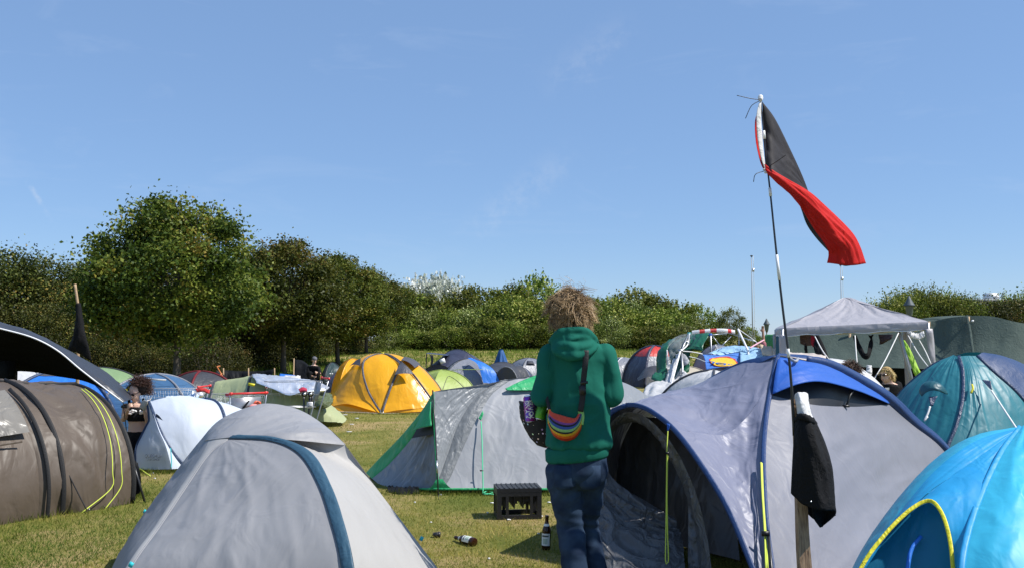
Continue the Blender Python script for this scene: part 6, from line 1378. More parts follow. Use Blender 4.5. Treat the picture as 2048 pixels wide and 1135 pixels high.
cloth('black_field', [[(1524, 203, 5.46), (1550, 238, 5.52), (1580, 298, 5.58), (1603, 348, 5.62), (1617, 384, 5.66)], [(1527, 270, 5.50), (1545, 295, 5.46), (1568, 325, 5.52), (1592, 352, 5.58), (1616, 384, 5.65)], [(1531, 333, 5.42), (1546, 350, 5.38), (1570, 362, 5.48), (1595, 372, 5.56), (1617, 386, 5.64)]], M_FLAGBLK, T, nu=40, nv=20, wr=.006, wf=(1.5, 4), solid=.0015)
cloth('red_field', [[(1529, 328, 5.41), (1560, 350, 5.40), (1616, 382, 5.52), (1660, 420, 5.62), (1702, 462, 5.72), (1719, 490, 5.76), (1732, 527, 5.78)],
                    [(1531, 340, 5.40), (1563, 362, 5.36), (1606, 396, 5.46), (1645, 440, 5.54), (1680, 480, 5.62), (1692, 500, 5.66), (1700, 531, 5.68)],
                    [(1534, 346, 5.41), (1565, 373, 5.44), (1597, 408, 5.54), (1626, 455, 5.60), (1652, 492, 5.66), (1657, 508, 5.68), (1654, 526, 5.68)]], M_FLAGRED, T, nu=60, nv=30, wr=.016, wf=(2, 6), skew=-.8, wr2=.01, solid=.0015)
cloth('black_fold', [[(1600, 412, 5.60), (1612, 432, 5.64), (1635, 466, 5.70), (1660, 500, 5.76)], [(1603, 420, 5.64), (1614, 450, 5.70), (1634, 478, 5.76), (1662, 508, 5.80)]], M_FLAGBLK, T, nu=24, nv=8, solid=.0015)
cloth('black_fold', [[(1690, 524, 5.74), (1702, 530, 5.75), (1716, 529, 5.78)], [(1672, 527, 5.74), (1690, 532, 5.75), (1700, 530, 5.78)]], M_FLAGBLK, T, nu=8, nv=6, solid=.0015)
cloth('hem', [[(1518, 206, 5.45), (1513, 232, 5.42), (1515, 275, 5.41), (1522, 315, 5.41), (1530, 340, 5.41)], [(1522, 206, 5.45), (1522, 240, 5.44), (1525, 285, 5.44), (1528, 315, 5.43), (1532, 340, 5.42)]], M_CLOTHW, T, nu=30, nv=8, bulge=.006, solid=.003)
cloth('hoist_fold', [[(1515, 225, 5.44), (1510, 245, 5.46), (1512, 285, 5.47), (1521, 325, 5.44), (1529, 342, 5.42)], [(1518, 215, 5.46), (1515, 245, 5.48), (1517, 285, 5.49), (1524, 322, 5.46), (1531, 340, 5.43)]], M_FLAGRED, T, nu=24, nv=6, solid=.0015)
for pts in ([(1521, 200, 5.45), (1500, 197, 5.43), (1474, 191, 5.40)], [(1521, 201, 5.45), (1503, 212, 5.43), (1491, 237, 5.41)], [(1529, 342, 5.41), (1511, 349, 5.38), (1507, 364, 5.37)], [(1534, 335, 5.41), (1552, 324, 5.38), (1572, 310, 5.35)]): cord('cable_tie', pts, .0022, M_BLACK, T, 5)
MB().ell(P(1521, 199, 5.45), (.012, .012, .014)).build('knot', M_CLOTHW, T)
for k in range(3): MB().ell(P(1531 + random.uniform(-3, 3), 339 + k * 3, 5.40), (.010, .008, .007)).build('knot', M_CLOTHW, T)
T = empty('hanging_shirt', P(1625, 920, 5.4), 'black shirt with white lining hanging from the wooden stake', 'shirt')
sc1 = [[(1594, 828, 5.36), (1590, 850, 5.33), (1586, 905, 5.31), (1582, 985, 5.30)], [(1598, 827, 5.30), (1602, 860, 5.25), (1606, 920, 5.22), (1606, 1006, 5.22)], [(1610, 829, 5.27), (1622, 870, 5.20), (1632, 930, 5.18), (1636, 1018, 5.18)], [(1622, 834, 5.30), (1640, 880, 5.26), (1656, 930, 5.24), (1664, 1020, 5.24)], [(1629, 838, 5.36), (1648, 880, 5.36), (1664, 935, 5.36), (1671, 1026, 5.36)]]
cloth('front', sc1, M_CLOTHBK, T, nu=36, nv=36, wr=.010, wf=(2, 5), seed=3, solid=.004)
cloth('back', [[(1594, 828, 5.38), (1590, 850, 5.40), (1586, 905, 5.42), (1584, 980, 5.43)], [(1612, 830, 5.46), (1622, 880, 5.52), (1630, 950, 5.55), (1632, 1040, 5.55)], [(1629, 838, 5.38), (1648, 880, 5.40), (1664, 935, 5.42), (1671, 1030, 5.40)]], M_CLOTHBK, T, nu=24, nv=16, wr=.01, wf=(2, 4), solid=.004, toward=Vector((1, 20, 1)))
cloth('tail', [[(1626, 1005, 5.30), (1625, 1030, 5.30), (1640, 1054, 5.32)], [(1650, 1010, 5.38), (1648, 1035, 5.38), (1643, 1052, 5.36)], [(1671, 1010, 5.36), (1671, 1028, 5.34), (1646, 1050, 5.33)]], M_CLOTHBK, T, nu=14, nv=14, wr=.01, wf=(2, 4), solid=.004)
cloth('collar', [[(1593, 832, 5.34), (1600, 826, 5.28), (1612, 828, 5.24), (1624, 834, 5.28), (1630, 840, 5.36)], [(1591, 842, 5.33), (1601, 838, 5.26), (1614, 841, 5.22), (1626, 846, 5.26), (1632, 852, 5.36)]], M_CLOTHBK, T, nu=20, nv=6, bulge=.01, solid=.006)
MB().tube([P(1622, 1002, 5.17), P(1622, 1002, 5.165)], .005, 8).build('button', M_STEEL, T)
T = empty('white_shirt', P(1602, 805, 5.42), 'white cloth draped over the top of the wooden stake', 'cloth')
cloth('front', [[(1590, 788, 5.40), (1592, 805, 5.36), (1596, 832, 5.34)], [(1600, 784, 5.36), (1602, 805, 5.31), (1606, 834, 5.30)], [(1612, 786, 5.40), (1614, 805, 5.36), (1620, 836, 5.33)], [(1614, 790, 5.46), (1617, 815, 5.44), (1630, 842, 5.40)]], M_CLOTHW, T, nu=20, nv=20, wr=.006, wf=(2, 4), solid=.004)
cloth('back', [[(1590, 788, 5.41), (1588, 800, 5.50), (1590, 822, 5.50)], [(1602, 785, 5.46), (1602, 800, 5.54), (1606, 826, 5.54)], [(1614, 790, 5.47), (1616, 805, 5.52), (1624, 832, 5.50)]], M_CLOTHW, T, nu=14, nv=12, wr=.004, solid=.004)
# ------------------------------------------------------------------ people
def skinmat(name, c):
    m = simple(name, c, .5, var=.08, bump=.06, bs=200); b = m.node_tree.nodes['Principled BSDF']; b.inputs['Subsurface Weight'].default_value = .12; b.inputs['Subsurface Radius'].default_value = (.5, .2, .1); b.inputs['Subsurface Scale'].default_value = .02; return m
M_SKIN = skinmat('skin', (.66, .43, .32)); M_SKIN2 = skinmat('skin_tan', (.42, .23, .15))

def hairmat(name, c0, c1, rough=.45):
    m, nt, b = mat(name); at = nd(nt, 'ShaderNodeAttribute', attribute_name='tint'); mx = nd(nt, 'ShaderNodeMix', data_type='RGBA')
    sp = nd(nt, 'ShaderNodeSeparateColor'); nt.links.new(at.outputs['Color'], sp.inputs[0]); nt.links.new(sp.outputs[0], mx.inputs[0]); mx.inputs[6].default_value = rgba(c0); mx.inputs[7].default_value = rgba(c1)
    nt.links.new(mx.outputs[2], b.inputs['Base Color']); b.inputs['Roughness'].default_value = rough; b.inputs['Anisotropic'].default_value = .4; return m

def hair(name, root_fn, n, length, curl, m, parent, seg=9, r=.0035, droop=.6, stray=.25, seed=1, out=.35, clump=1, waves=1.6):
    """curly locks: root_fn(rnd) -> (root point, outward direction)"""
    rnd = random.Random(seed); vs = []; fs = []; tn = []; org = wloc(parent)
    for k in range(n):
        if k % clump == 0:      # a lock: strands that share root, sweep and curl
            gp, go = root_fn(rnd); go = go.normalized(); gL = length * rnd.uniform(.6, 1.3); ga = rnd.uniform(0, 6.28); gw = rnd.uniform(.5, 1.5) * waves; gc = curl * rnd.uniform(.5, 1.5); gb = rnd.uniform(0, 1); gd = Vector((rnd.uniform(-1, 1), rnd.uniform(-1, 1), rnd.uniform(-1, 1)))
        j_ = .007 if clump > 1 else 0
        p = gp + Vector((rnd.gauss(0, j_), rnd.gauss(0, j_), rnd.gauss(0, j_))); o = (go + Vector((rnd.gauss(0, j_ * 12), rnd.gauss(0, j_ * 12), rnd.gauss(0, j_ * 12)))).normalized(); L = gL * rnd.uniform(.85, 1.12); a = ga + rnd.gauss(0, .25); w = gw * rnd.uniform(.92, 1.08); cu = gc * rnd.uniform(.8, 1.2); base = min(1, max(0, gb + rnd.gauss(0, .12)))
        s1 = o.orthogonal().normalized(); s2 = o.cross(s1); d = (o * out + gd * stray + Vector((0, 0, -droop))).normalized()
        pts = []
        for i in range(seg + 1):
            t = i / seg
            c = p + o * (out * L * (t - .45 * t * t) * 1.1) + d * L * t * t * .75 + Vector((0, 0, -droop * L * t * t * .35))
            c = c + (s1 * math.cos(a + t * 6.28 * w) + s2 * math.sin(a + t * 6.28 * w)) * cu * t
            pts.append(c)
        n0 = len(vs)
        for i, c in enumerate(pts):
            t = (pts[min(i + 1, seg)] - pts[max(i - 1, 0)]).normalized(); b1 = t.orthogonal().normalized(); b2 = t.cross(b1); rr = r * (1.15 - .85 * i / seg) * (1.3 if k % 5 == 0 else 1)
            for j in range(3): an = j * 2.094; vs.append(c - org + (b1 * math.cos(an) + b2 * math.sin(an)) * rr); tn.append(min(1, max(0, base * .65 + (i / seg - .3) * .75)))
        for i in range(seg):
            for j in range(3): fs.append((n0 + i * 3 + j, n0 + i * 3 + (j + 1) % 3, n0 + i * 3 + 3 + (j + 1) % 3, n0 + i * 3 + 3 + j))
    me = np_mesh(name, np.array([tuple(v) for v in vs]), np.array(fs), m, np.array(tn)[:, None].repeat(3, 1), smooth=True)
    o = bpy.data.objects.new(name, me); COL.objects.link(o); o.parent = parent; return o

def hand(mb, wrist, d, palm, k=1.0, curl=.5, left=False):
    """palm and five bent fingers; d points along the hand, palm is the palm's outward normal"""
    d = Vector(d).normalized(); palm = Vector(palm); palm = (palm - d * d.dot(palm)).normalized(); s = d.cross(palm) * (1 if left else -1)   # s towards the thumb
    w = Vector(wrist); Rm = Matrix((s, palm, d)).transposed(); mb.ell(w + d * .05 * k, (.040 * k, .016 * k, .052 * k), Rm, 12, 8); mb.capsule(w - d * .02 * k, w + d * .03 * k, .026 * k, .026 * k)
    for i, (off, L) in enumerate(((.028, .072), (.010, .080), (-.009, .074), (-.027, .058))):
        p = w + d * .090 * k + s * off * k; dd = (d + s * off * 2.2).normalized(); a = 0
        for j, f in enumerate((.45, .32, .25)):
            a += curl * (.55 + .25 * j); q_ = dd * math.cos(a) + palm * math.sin(a); p2 = p + q_ * L * f * k; mb.capsule(p, p2, (.0092 - .001 * j) * k, (.0084 - .001 * j) * k, 8, 3); p = p2
    p = w + d * .028 * k + s * .032 * k; dd = (d * .75 + s * .65 + palm * .25).normalized()
    for j, L in enumerate((.038, .030, .024)): p2 = p + dd * L * k; mb.capsule(p, p2, (.012 - .0014 * j) * k, (.0108 - .0014 * j) * k, 8, 3); p = p2; dd = (dd + palm * .35 * curl + d * .25).normalized()

def head(mb, c, fwd, up, k=1.0):
    """skull, jaw, nose, lips, brow and ears"""
    fwd = Vector(fwd).normalized(); up = Vector(up); up = (up - fwd * fwd.dot(up)).normalized(); s = fwd.cross(up); Rm = Matrix((s, fwd, up)).transposed(); c = Vector(c)
    def q(x, y, z): return c + (s * x + fwd * y + up * z) * k
    mb.ell(q(0, -.012, .022), (.074 * k, .094 * k, .092 * k), Rm); mb.ell(q(0, .022, -.045), (.060 * k, .070 * k, .075 * k), Rm); mb.ell(q(0, .058, -.092), (.026 * k, .024 * k, .022 * k), Rm)
    mb.capsule(q(0, .088, .010), q(0, .110, -.026), .009 * k, .014 * k, 8); mb.ell(q(0, .084, -.060), (.024 * k, .012 * k, .007 * k), Rm, 10, 6); mb.ell(q(0, .082, -.071), (.020 * k, .012 * k, .007 * k), Rm, 10, 6)
    mb.capsule(q(-.045, .070, .024), q(.045, .070, .024), .012 * k, .012 * k, 8)
    for sx in (-1, 1): mb.ell(q(sx * .076, -.008, -.012), (.008 * k, .020 * k, .032 * k), Rm, 10, 8)
    return q, Rm

def glasses(q, Rm, parent, k, m=None):
    e = MB()
    for sx in (-1, 1):
        e.ell(q(sx * .033, .098, .006), (.027 * k, .008 * k, .019 * k), Rm, 12, 8); e.capsule(q(sx * .060, .092, .012), q(sx * .077, .0, .010), .0035 * k, .003 * k, 6)
    e.capsule(q(-.01, .101, .010), q(.01, .101, .010), .003 * k, .003 * k, 6); return e.build('sunglasses', m or simple('dark_lens', (.012, .010, .010), .12), parent)

def face_marks(q, Rm, parent, k, eyes=True, lip=(.40, .12, .10)):
    if eyes:
        e = MB()
        for sx in (-1, 1): e.ell(q(sx * .032, .086, .004), (.013 * k, .006 * k, .006 * k), Rm, 8, 6)
        e.build('eyes', simple('eye_dark', (.04, .03, .025), .2), parent)
    MB().ell(q(0, .094, -.0655), (.022 * k, .006 * k, .007 * k), Rm, 10, 6).build('lips', simple('lip', lip, .5), parent)

# ---- 1: main person seen from behind
D0 = 5.94
def HP(px, py, dd=0.0): return P(px, py, D0 + dd)
foot = Vector((HP(1165, 1100).x, D0, gz(.45, D0)))
mb = MB(); hc = HP(1139, 621, .03); q, Rm = head(mb, hc, (-.22, 1, -.22), (-.03, .2, 1), 1.06)
mb.capsule(HP(1142, 642, .0), HP(1148, 672, -.03), .056, .062)
mb.rings([(HP(1148, 680), .10, .07), (HP(1152, 700), .17, .10), (HP(1155, 740), .185, .115), (HP(1156, 800), .165, .11), (HP(1155, 860), .165, .115), (HP(1155, 905), .17, .12), (HP(1155, 950), .15, .11)], 20)
for sh, el, wr_, lf in (((1096, 704), (1084, 786), (1108, 792), True), ((1214, 704), (1226, 786), (1196, 790), False)):
    a, b, c_ = HP(*sh), HP(*el, -.02), HP(*wr_, .26); mb.capsule(a, b, .052, .043); mb.capsule(b, c_, .042, .030); hand(mb, c_, (c_ - b) + Vector((.05 if lf else -.05, .05, 0)), (0, 0, 1) if lf else (0, .3, -1), 1.0, .8, lf)
LL = [(1124, 930, 0), (1133, 1000, .03), (1141, 1052, .05), (1146, 1100, 0), (1152, 1172, -.04)]; RL = [(1183, 930, .03), (1178, 1000, .10), (1173, 1050, .17), (1183, 1100, .16), (1198, 1168, .12)]
for L in (LL, RL):
    pts = [HP(*x) for x in L]
    for i in range(4): mb.capsule(pts[i], pts[i + 1], (.088, .075, .058, .052)[i], (.075, .058, .052, .04)[i])
PERSON = mb.build('person', M_SKIN, None, remesh=.012, origin=(foot.x, foot.y, 0)); tag(PERSON, 'person with tousled blond hair, green hoodie and jeans, seen from behind', 'person')
# hoodie
M_HOOD = fabric('green_fleece', (.010, .118, .084), .85, .0, .5, 3.2, spec=.12, var=.08)
mb = MB()
mb.rings([(HP(1147, 672, -.01), .075, .07), (HP(1150, 686, -.01), .140, .095), (HP(1152, 700), .182, .116), (HP(1155, 718), .196, .128), (HP(1156, 745), .168, .132), (HP(1156, 785), .166, .132), (HP(1156, 820), .180, .136), (HP(1155, 858), .198, .146), (HP(1156, 884), .203, .150), (HP(1155, 892), .192, .142)], 32)
mb.capsule(HP(1098, 707, .0), HP(1093, 745, -.01), .068, .064); mb.capsule(HP(1093, 745, -.01), HP(1085, 790, -.02), .064, .056); mb.capsule(HP(1085, 790, -.02), HP(1106, 796, .22), .055, .044)
mb.capsule(HP(1211, 707, .0), HP(1218, 745, -.01), .068, .064); mb.capsule(HP(1218, 745, -.01), HP(1224, 788, -.02), .064, .058); mb.capsule(HP(1224, 788, -.02), HP(1196, 794, .22), .056, .044)
o = mb.build('hoodie', M_HOOD, PERSON, remesh=.010, sm=5)
cz = wloc(o)
def folds(co, n):
    p = co + cz; z = p.z; x = p.x
    w1 = math.exp(-((z - 1.20) / .12) ** 2); w2 = math.exp(-((z - .93) / .07) ** 2)
    return .014 * w1 * ridge(Vector((x * 3 + z * 6, p.y * 3, z * 10 - x * 5))) + .014 * w2 * ridge(Vector((x * 12, p.y * 6, z * 5))) + .012 * ridge(Vector((x * 3.4 + z, p.y * 2, z * 2.4 + x * 3))) + .0 * z
displace(o, lambda co, n: 1.5 * (folds(co, n) - .006), 3)
mb = MB(); hr = [(HP(1155, 889), .190, .140), (HP(1154, 893), .200, .148), (HP(1154, 914), .196, .146), (HP(1154, 919), .184, .136)]
h_ = mb.rings([(c_ + Vector((0, 0, .0)), a, b, Vector((1, 0, .10)).normalized(), Vector((0, 1, 0))) for c_, a, b in hr], 40).build('hem_band', M_HOOD, o)
mb = MB()
for c_, rr in ((([(1101, 692, .04), (1106, 676, -.06), (1124, 663, -.115), (1148, 659, -.125), (1172, 663, -.115), (1189, 676, -.06), (1196, 692, .04)]), .024), (([(1104, 690, -.06), (1116, 703, -.135), (1146, 711, -.165), (1176, 704, -.135), (1194, 690, -.06)]), .026), (([(1106, 686, -.05), (1120, 690, -.13), (1146, 694, -.155), (1172, 690, -.13), (1190, 684, -.05)]), .028), (([(1112, 680, -.06), (1126, 677, -.115), (1148, 676, -.13), (1170, 676, -.115), (1184, 678, -.06)]), .026)):
    pp = spl([HP(*x) for x in c_], 16); mb.tube(pp, [rr * (.55 + .45 * math.sin(math.pi * i / 16)) for i in range(17)], 10)
hd = mb.build('hood', M_HOOD, o, remesh=.009, sm=7)
ch = wloc(hd); displace(hd, lambda co, n: .011 * ridge(Vector(((co + ch).x * 7, (co + ch).y * 4, (co + ch).z * 13))))
for sx, pth in ((1, [(1101, 700, -.09), (1094, 745, -.075), (1096, 780, -.05)]),): cord('sleeve_seam', [HP(*x) for x in pth], .003, M_HOOD, o)
# jeans
def denim():
    m, nt, b = mat('denim'); tc = nd(nt, 'ShaderNodeTexCoord'); n = nd(nt, 'ShaderNodeTexNoise'); n.inputs['Scale'].default_value = 9; n.inputs['Detail'].default_value = 5; nt.links.new(tc.outputs['Object'], n.inputs[0])
    r = nd(nt, 'ShaderNodeValToRGB'); r.color_ramp.elements[0].position = .35; r.color_ramp.elements[0].color = rgba((.010, .020, .045)); r.color_ramp.elements[1].position = .72; r.color_ramp.elements[1].color = rgba((.034, .062, .108)); nt.links.new(n.outputs[0], r.inputs[0]); nt.links.new(r.outputs[0], b.inputs[0]); b.inputs['Roughness'].default_value = .85; b.inputs['Specular IOR Level'].default_value = .15
    n2 = nd(nt, 'ShaderNodeTexNoise'); n2.inputs['Scale'].default_value = 420; nt.links.new(tc.outputs['Object'], n2.inputs[0]); bp_ = nd(nt, 'ShaderNodeBump'); bp_.inputs[0].default_value = .35; bp_.inputs[1].default_value = .002; nt.links.new(n2.outputs[0], bp_.inputs['Height']); nt.links.new(bp_.outputs[0], b.inputs['Normal']); return m
M_DENIM = denim(); mb = MB()
mb.rings([(HP(1155, 880), .155, .105), (HP(1155, 915), .178, .125), (HP(1155, 940, .01), .184, .135), (HP(1155, 958, .02), .165, .125), (HP(1155, 972, .03), .12, .10)], 28)
for L, rr in ((LL, (.104, .094, .074, .074, .080)), (RL, (.092, .082, .068, .068, .074))):
    pts = [HP(*x) for x in L]; pts[-1] = Vector((pts[-1].x, pts[-1].y, .07)); c_ = spl(pts, 14, arc=False); rad = [float(np.interp(i / 14 * 4, range(5), rr)) for i in range(15)]; mb.tube(c_, rad, 18)
o = mb.build('jeans', M_DENIM, PERSON, remesh=.011, sm=5); cj = wloc(o)
def jf(co, n):
    p = co + cj; kn = math.exp(-((p.z - .38) / .13) ** 2); hp_ = math.exp(-((p.z - .68) / .12) ** 2)
    return .016 * kn * ridge(Vector((p.x * 2.0, p.y * 2, p.z * 15 + p.x * 3))) + .014 * hp_ * ridge(Vector((p.x * 5, p.y * 3, p.z * 9 - p.x * 9))) + .006 * ridge(Vector((p.x * 5, p.y * 5, p.z * 3)))
displace(o, lambda co, n: .85 * jf(co, n), 3)
for px, dd in ((1130, -.125), (1180, -.115)):
    c_ = HP(px, 950, dd); MB().grid([[c_ + Vector((x * .065, .012 * x * x, z)) for x in (-1, -.5, 0, .5, 1)] for z in (.06, .0, -.06)] + [[c_ + Vector((x * .04, .012 * x * x, -.085)) for x in (-1, -.5, 0, .5, 1)]]).build('back_pocket', M_DENIM, o, solid=.006)
for L in (LL, RL):
    p = HP(*L[-1]); mb = MB(); mb.capsule(Vector((p.x, p.y - .03, .05)), Vector((p.x + .03, p.y + .20, .04)), .048, .042); mb.box(Vector((p.x + .012, p.y + .08, .014)), (.09, .30, .024)); mb.build('shoe', M_BLACK, PERSON, remesh=.011)
# hair
M_HAIR = hairmat('tousled_hair', (.050, .028, .015), (.50, .335, .17))
s_, f_, u_ = [Vector(Rm.col[i]) for i in range(3)]
def rootA(rnd):
    while True:
        v = Vector((rnd.gauss(0, 1), rnd.gauss(0, 1), rnd.gauss(0, 1))).normalized()
        if v.y > .45 and v.z < .3: continue
        if v.z < -.72: continue
        break
    return hc + s_ * v.x * .084 + f_ * (v.y * .098 - .012) + u_ * (v.z * .098 + .026), s_ * v.x + f_ * v.y + u_ * v.z * .8 + Vector((0, 0, .15))
mb = MB(); mb.ell(hc + u_ * .022 - f_ * .018, (.094, .104, .104), Rm); mb.ell(hc - u_ * .055 - f_ * .055, (.075, .055, .055), Rm)
me_o = mb.build('hair_base', simple('hair_dark', (.085, .050, .028), .7, var=.4, bump=1.0, bs=90), PERSON, remesh=.01)
hair('hair', rootA, 2600, .102, .023, M_HAIR, PERSON, seg=14, r=.0027, droop=.75, stray=.45, seed=5, out=.28, clump=11, waves=1.5)
hair('hair', rootA, 420, .11, .024, M_HAIR, PERSON, seg=10, r=.0017, droop=.6, stray=.7, seed=14, out=.42, clump=3, waves=1.3)
hair('hair', rootA, 140, .095, .022, M_HAIR, PERSON, seg=10, r=.0016, droop=.3, stray=.7, seed=9, out=.7)
# rainbow belt bag
def C_(r, g, b): return fabric('bag_%d_%d_%d' % (r, g, b), S(r, g, b), .6, .05, .25, 20, spec=.3)
T = empty('belt_bag', HP(1130, 850, -.2), 'rainbow striped belt bag slung across the green hoodie', 'bag')
_o, _p, _b, _g, _y, _r, _d = C_(228, 84, 58), C_(140, 74, 130), C_(62, 84, 140), C_(140, 180, 105), C_(212, 172, 48), C_(214, 104, 34), C_(168, 44, 28)
stripes = [_o, _p, M_BLACKW, _b, _g, _y, _r, _d]; rowm = [0, 0, 0, 0, 0, 1, 1, 2, 3, 3, 4, 4, 2, 5, 5, 5, 6, 6, 6, 7, 7, 7]
tops = [(1099, 817, -.14), (1106, 824, -.16), (1122, 829, -.175), (1140, 834, -.175), (1152, 834, -.165), (1161, 816, -.14)]; mids = [(1097, 835, -.15), (1106, 851, -.215), (1124, 860, -.235), (1145, 858, -.22), (1158, 845, -.19), (1164, 826, -.15)]; bots = [(1097, 848, -.13), (1108, 870, -.155), (1128, 880, -.165), (1148, 876, -.16), (1161, 860, -.15), (1165, 842, -.13)]
g = loft([[HP(*x) for x in c_] for c_ in (tops, mids, bots)], nu=40, nv=22, bulge=.004)
o = MB().grid(g).build('pouch', stripes, T, solid=.004)
nv_ = 22; nface = 40 * 22
for i, p in enumerate(o.data.polygons):
    j = (i % nface) % nv_ if i < nface * 2 else 10
    p.material_index = rowm[j] if i < nface * 2 else 7
cord('zip', [g[i][7] + (CAM - g[i][7]).normalized() * .004 for i in range(3, 38, 4)], .004, M_BLACKW, o); cord('zip', [g[i][13] + (CAM - g[i][13]).normalized() * .004 for i in range(4, 28, 4)], .005, M_BLACKW, o)
bk = loft([[HP(x[0], x[1], -.125) for x in tops], [HP(x[0], x[1], -.12) for x in bots]], nu=30, nv=6); MB().grid(bk).build('back_panel', M_BLACKW, T, solid=.004)
ribbon('strap_end', [HP(1161, 848, -.16), HP(1163, 832, -.155), HP(1161, 818, -.15)], .034, C_(150, 200, 110), T, lift=.004, seg=12); ribbon('strap_end', [HP(1098, 845, -.14), HP(1098, 832, -.14), HP(1099, 818, -.13)], .016, C_(225, 185, 45), T, lift=.004, seg=10)
ribbon('strap', [HP(1161, 822, -.172), HP(1165, 795, -.170), HP(1167, 760, -.172), HP(1171, 722, -.172), HP(1172, 700, -.16)], .034, M_BLACKW, T, lift=.008, seg=24)
ribbon('strap', [HP(1099, 818, -.13), HP(1088, 770, -.08), HP(1086, 740, -.07)], .02, M_BLACKW, T, lift=-.03, seg=16)
MB().box(HP(1165, 779, -.185), (.040, .016, .055), Matrix.Rotation(-.08, 3, 'Y')).build('buckle', M_BLACK, T); MB().box(HP(1168, 764, -.187), (.046, .014, .016), Matrix.Rotation(-.08, 3, 'Y')).build('slider', M_BLACK, T)
# dotted basket bag with cans
def dots():
    m, nt, b = mat('dotted_cloth'); tc = nd(nt, 'ShaderNodeTexCoord'); v = nd(nt, 'ShaderNodeTexVoronoi'); v.inputs['Scale'].default_value = 34; v.inputs['Randomness'].default_value = .35; nt.links.new(tc.outputs['Object'], v.inputs[0])
    c_ = nd(nt, 'ShaderNodeMath', operation='LESS_THAN'); c_.inputs[1].default_value = .20; nt.links.new(v.outputs['Distance'], c_.inputs[0]); hs = nd(nt, 'ShaderNodeHueSaturation'); hs.inputs['Saturation'].default_value = .5; nt.links.new(v.outputs['Color'], hs.inputs['Color'])
    mx = nd(nt, 'ShaderNodeMix', data_type='RGBA'); nt.links.new(c_.outputs[0], mx.inputs[0]); mx.inputs[6].default_value = (.008, .008, .009, 1); nt.links.new(hs.outputs[0], mx.inputs[7]); nt.links.new(mx.outputs[2], b.inputs[0]); b.inputs['Roughness'].default_value = .8; return m
T = empty('dotted_bag', HP(1082, 893, .2), 'black cloth bag with small dots holding drink cans', 'bag'); M_DOT = dots()
rg = [(1084, 818, .165, .125), (1083, 828, .160, .125), (1083, 845, .150, .12), (1086, 862, .130, .11), (1090, 878, .105, .09), (1094, 890, .07, .06), (1096, 893, .03, .03)]
mb = MB(); mb.rings([(HP(a, b, .20), rx * .92, ry, Vector((1, 0, -.35 + .05 * i)).normalized(), Vector((0, 1, 0))) for i, (a, b, rx, ry) in enumerate(rg)], 36, cap=False); mb.f.append(tuple(range(6 * 36, 7 * 36))); o = mb.build('pouch', M_DOT, T, solid=.006)
tp_ = [HP(1084, 818, .20) + Vector((1, 0, -.35)).normalized() * .152 * math.cos(t) + Vector((0, 1, 0)) * .125 * math.sin(t) for t in [2 * math.pi * i / 36 for i in range(37)]]; MB().tube(tp_, .007, 6).build('rim', M_BLACKW, T)
cord('handle', [HP(1048, 812, .20), HP(1072, 775, .12), HP(1092, 768, .10), HP(1112, 795, .20)], .009, M_BLACKW, T)
M_LID = simple('can_alu', (.7, .7, .72), .25, metal=.95)
def can(label, c, ax_, body, r=.033, L=.165, txt=None, group=None):
    T = empty('drink_can', c, label, 'can', group); a = Vector(ax_).normalized(); c = Vector(c); prof = [(0, .024), (.006, .030), (.012, .033), (L - .014, .033), (L - .004, .027), (L, .0265)]
    MB().tube([c + a * z for z, _ in prof[1:-1]], [x for _, x in prof[1:-1]], 24).build('can_body', body, T); MB().tube([c, c + a * .005], [.024, .03], 20).build('can_base', M_LID, T); MB().tube([c + a * (L - .004), c + a * L, c + a * (L + .001)], [.0272, .0268, .024], 20).build('lid', M_LID, T)
    if txt:
        up = a; out_ = (CAM - c); out_ = (out_ - a * a.dot(out_)).normalized(); rt_ = up.cross(out_) * -1; rt_ = out_.cross(up) * -1 if False else up.cross(out_)
        o = text_mesh('print', txt, .036, M_TEXTWH, T, wloc(T), Matrix.Identity(3), extrude=0, bold=.0012, line=.72, spacing=.92)
        for v in o.data.vertices:           # lettering runs up the can and is wrapped round it
            x_, y_ = v.co.x, v.co.y; t = y_ / r; v.co = (c - wloc(T)) + a * (L * .5 + x_) + (out_ * math.cos(t) - rt_ * math.sin(t)) * (r + .0008)
    return T
def canmat():
    m, nt, b = mat('purple_can'); tc = nd(nt, 'ShaderNodeTexCoord'); n = nd(nt, 'ShaderNodeTexNoise'); n.inputs['Scale'].default_value = 22; n.inputs['Detail'].default_value = 3; nt.links.new(tc.outputs['Object'], n.inputs[0]); r = nd(nt, 'ShaderNodeValToRGB'); r.color_ramp.elements[0].position = .4; r.color_ramp.elements[0].color = rgba(S(82, 60, 190)); r.color_ramp.elements[1].position = .62; r.color_ramp.elements[1].color = rgba(S(150, 30, 130)); nt.links.new(n.outputs[0], r.inputs[0]); nt.links.new(r.outputs[0], b.inputs[0]); b.inputs['Roughness'].default_value = .3; b.inputs['Metallic'].default_value = .4; return m
can('purple energy drink can sticking out of the dotted bag', HP(1061, 842, .10), (-.09, -.06, 1), canmat(), txt='FLYING\nPOWER')
can('dark can squeezed between the purple and the green can', HP(1076, 836, .17), (-.02, 0, 1), simple('can_dark', (.06, .05, .06), .3, metal=.5, var=.6), L=.125)
can('green and red can beside the hoodie sleeve', HP(1079, 838, .06), (.22, .10, 1), simple('can_green', (.10, .35, .03), .3, metal=.5, var=.8, bs=60), L=.12)

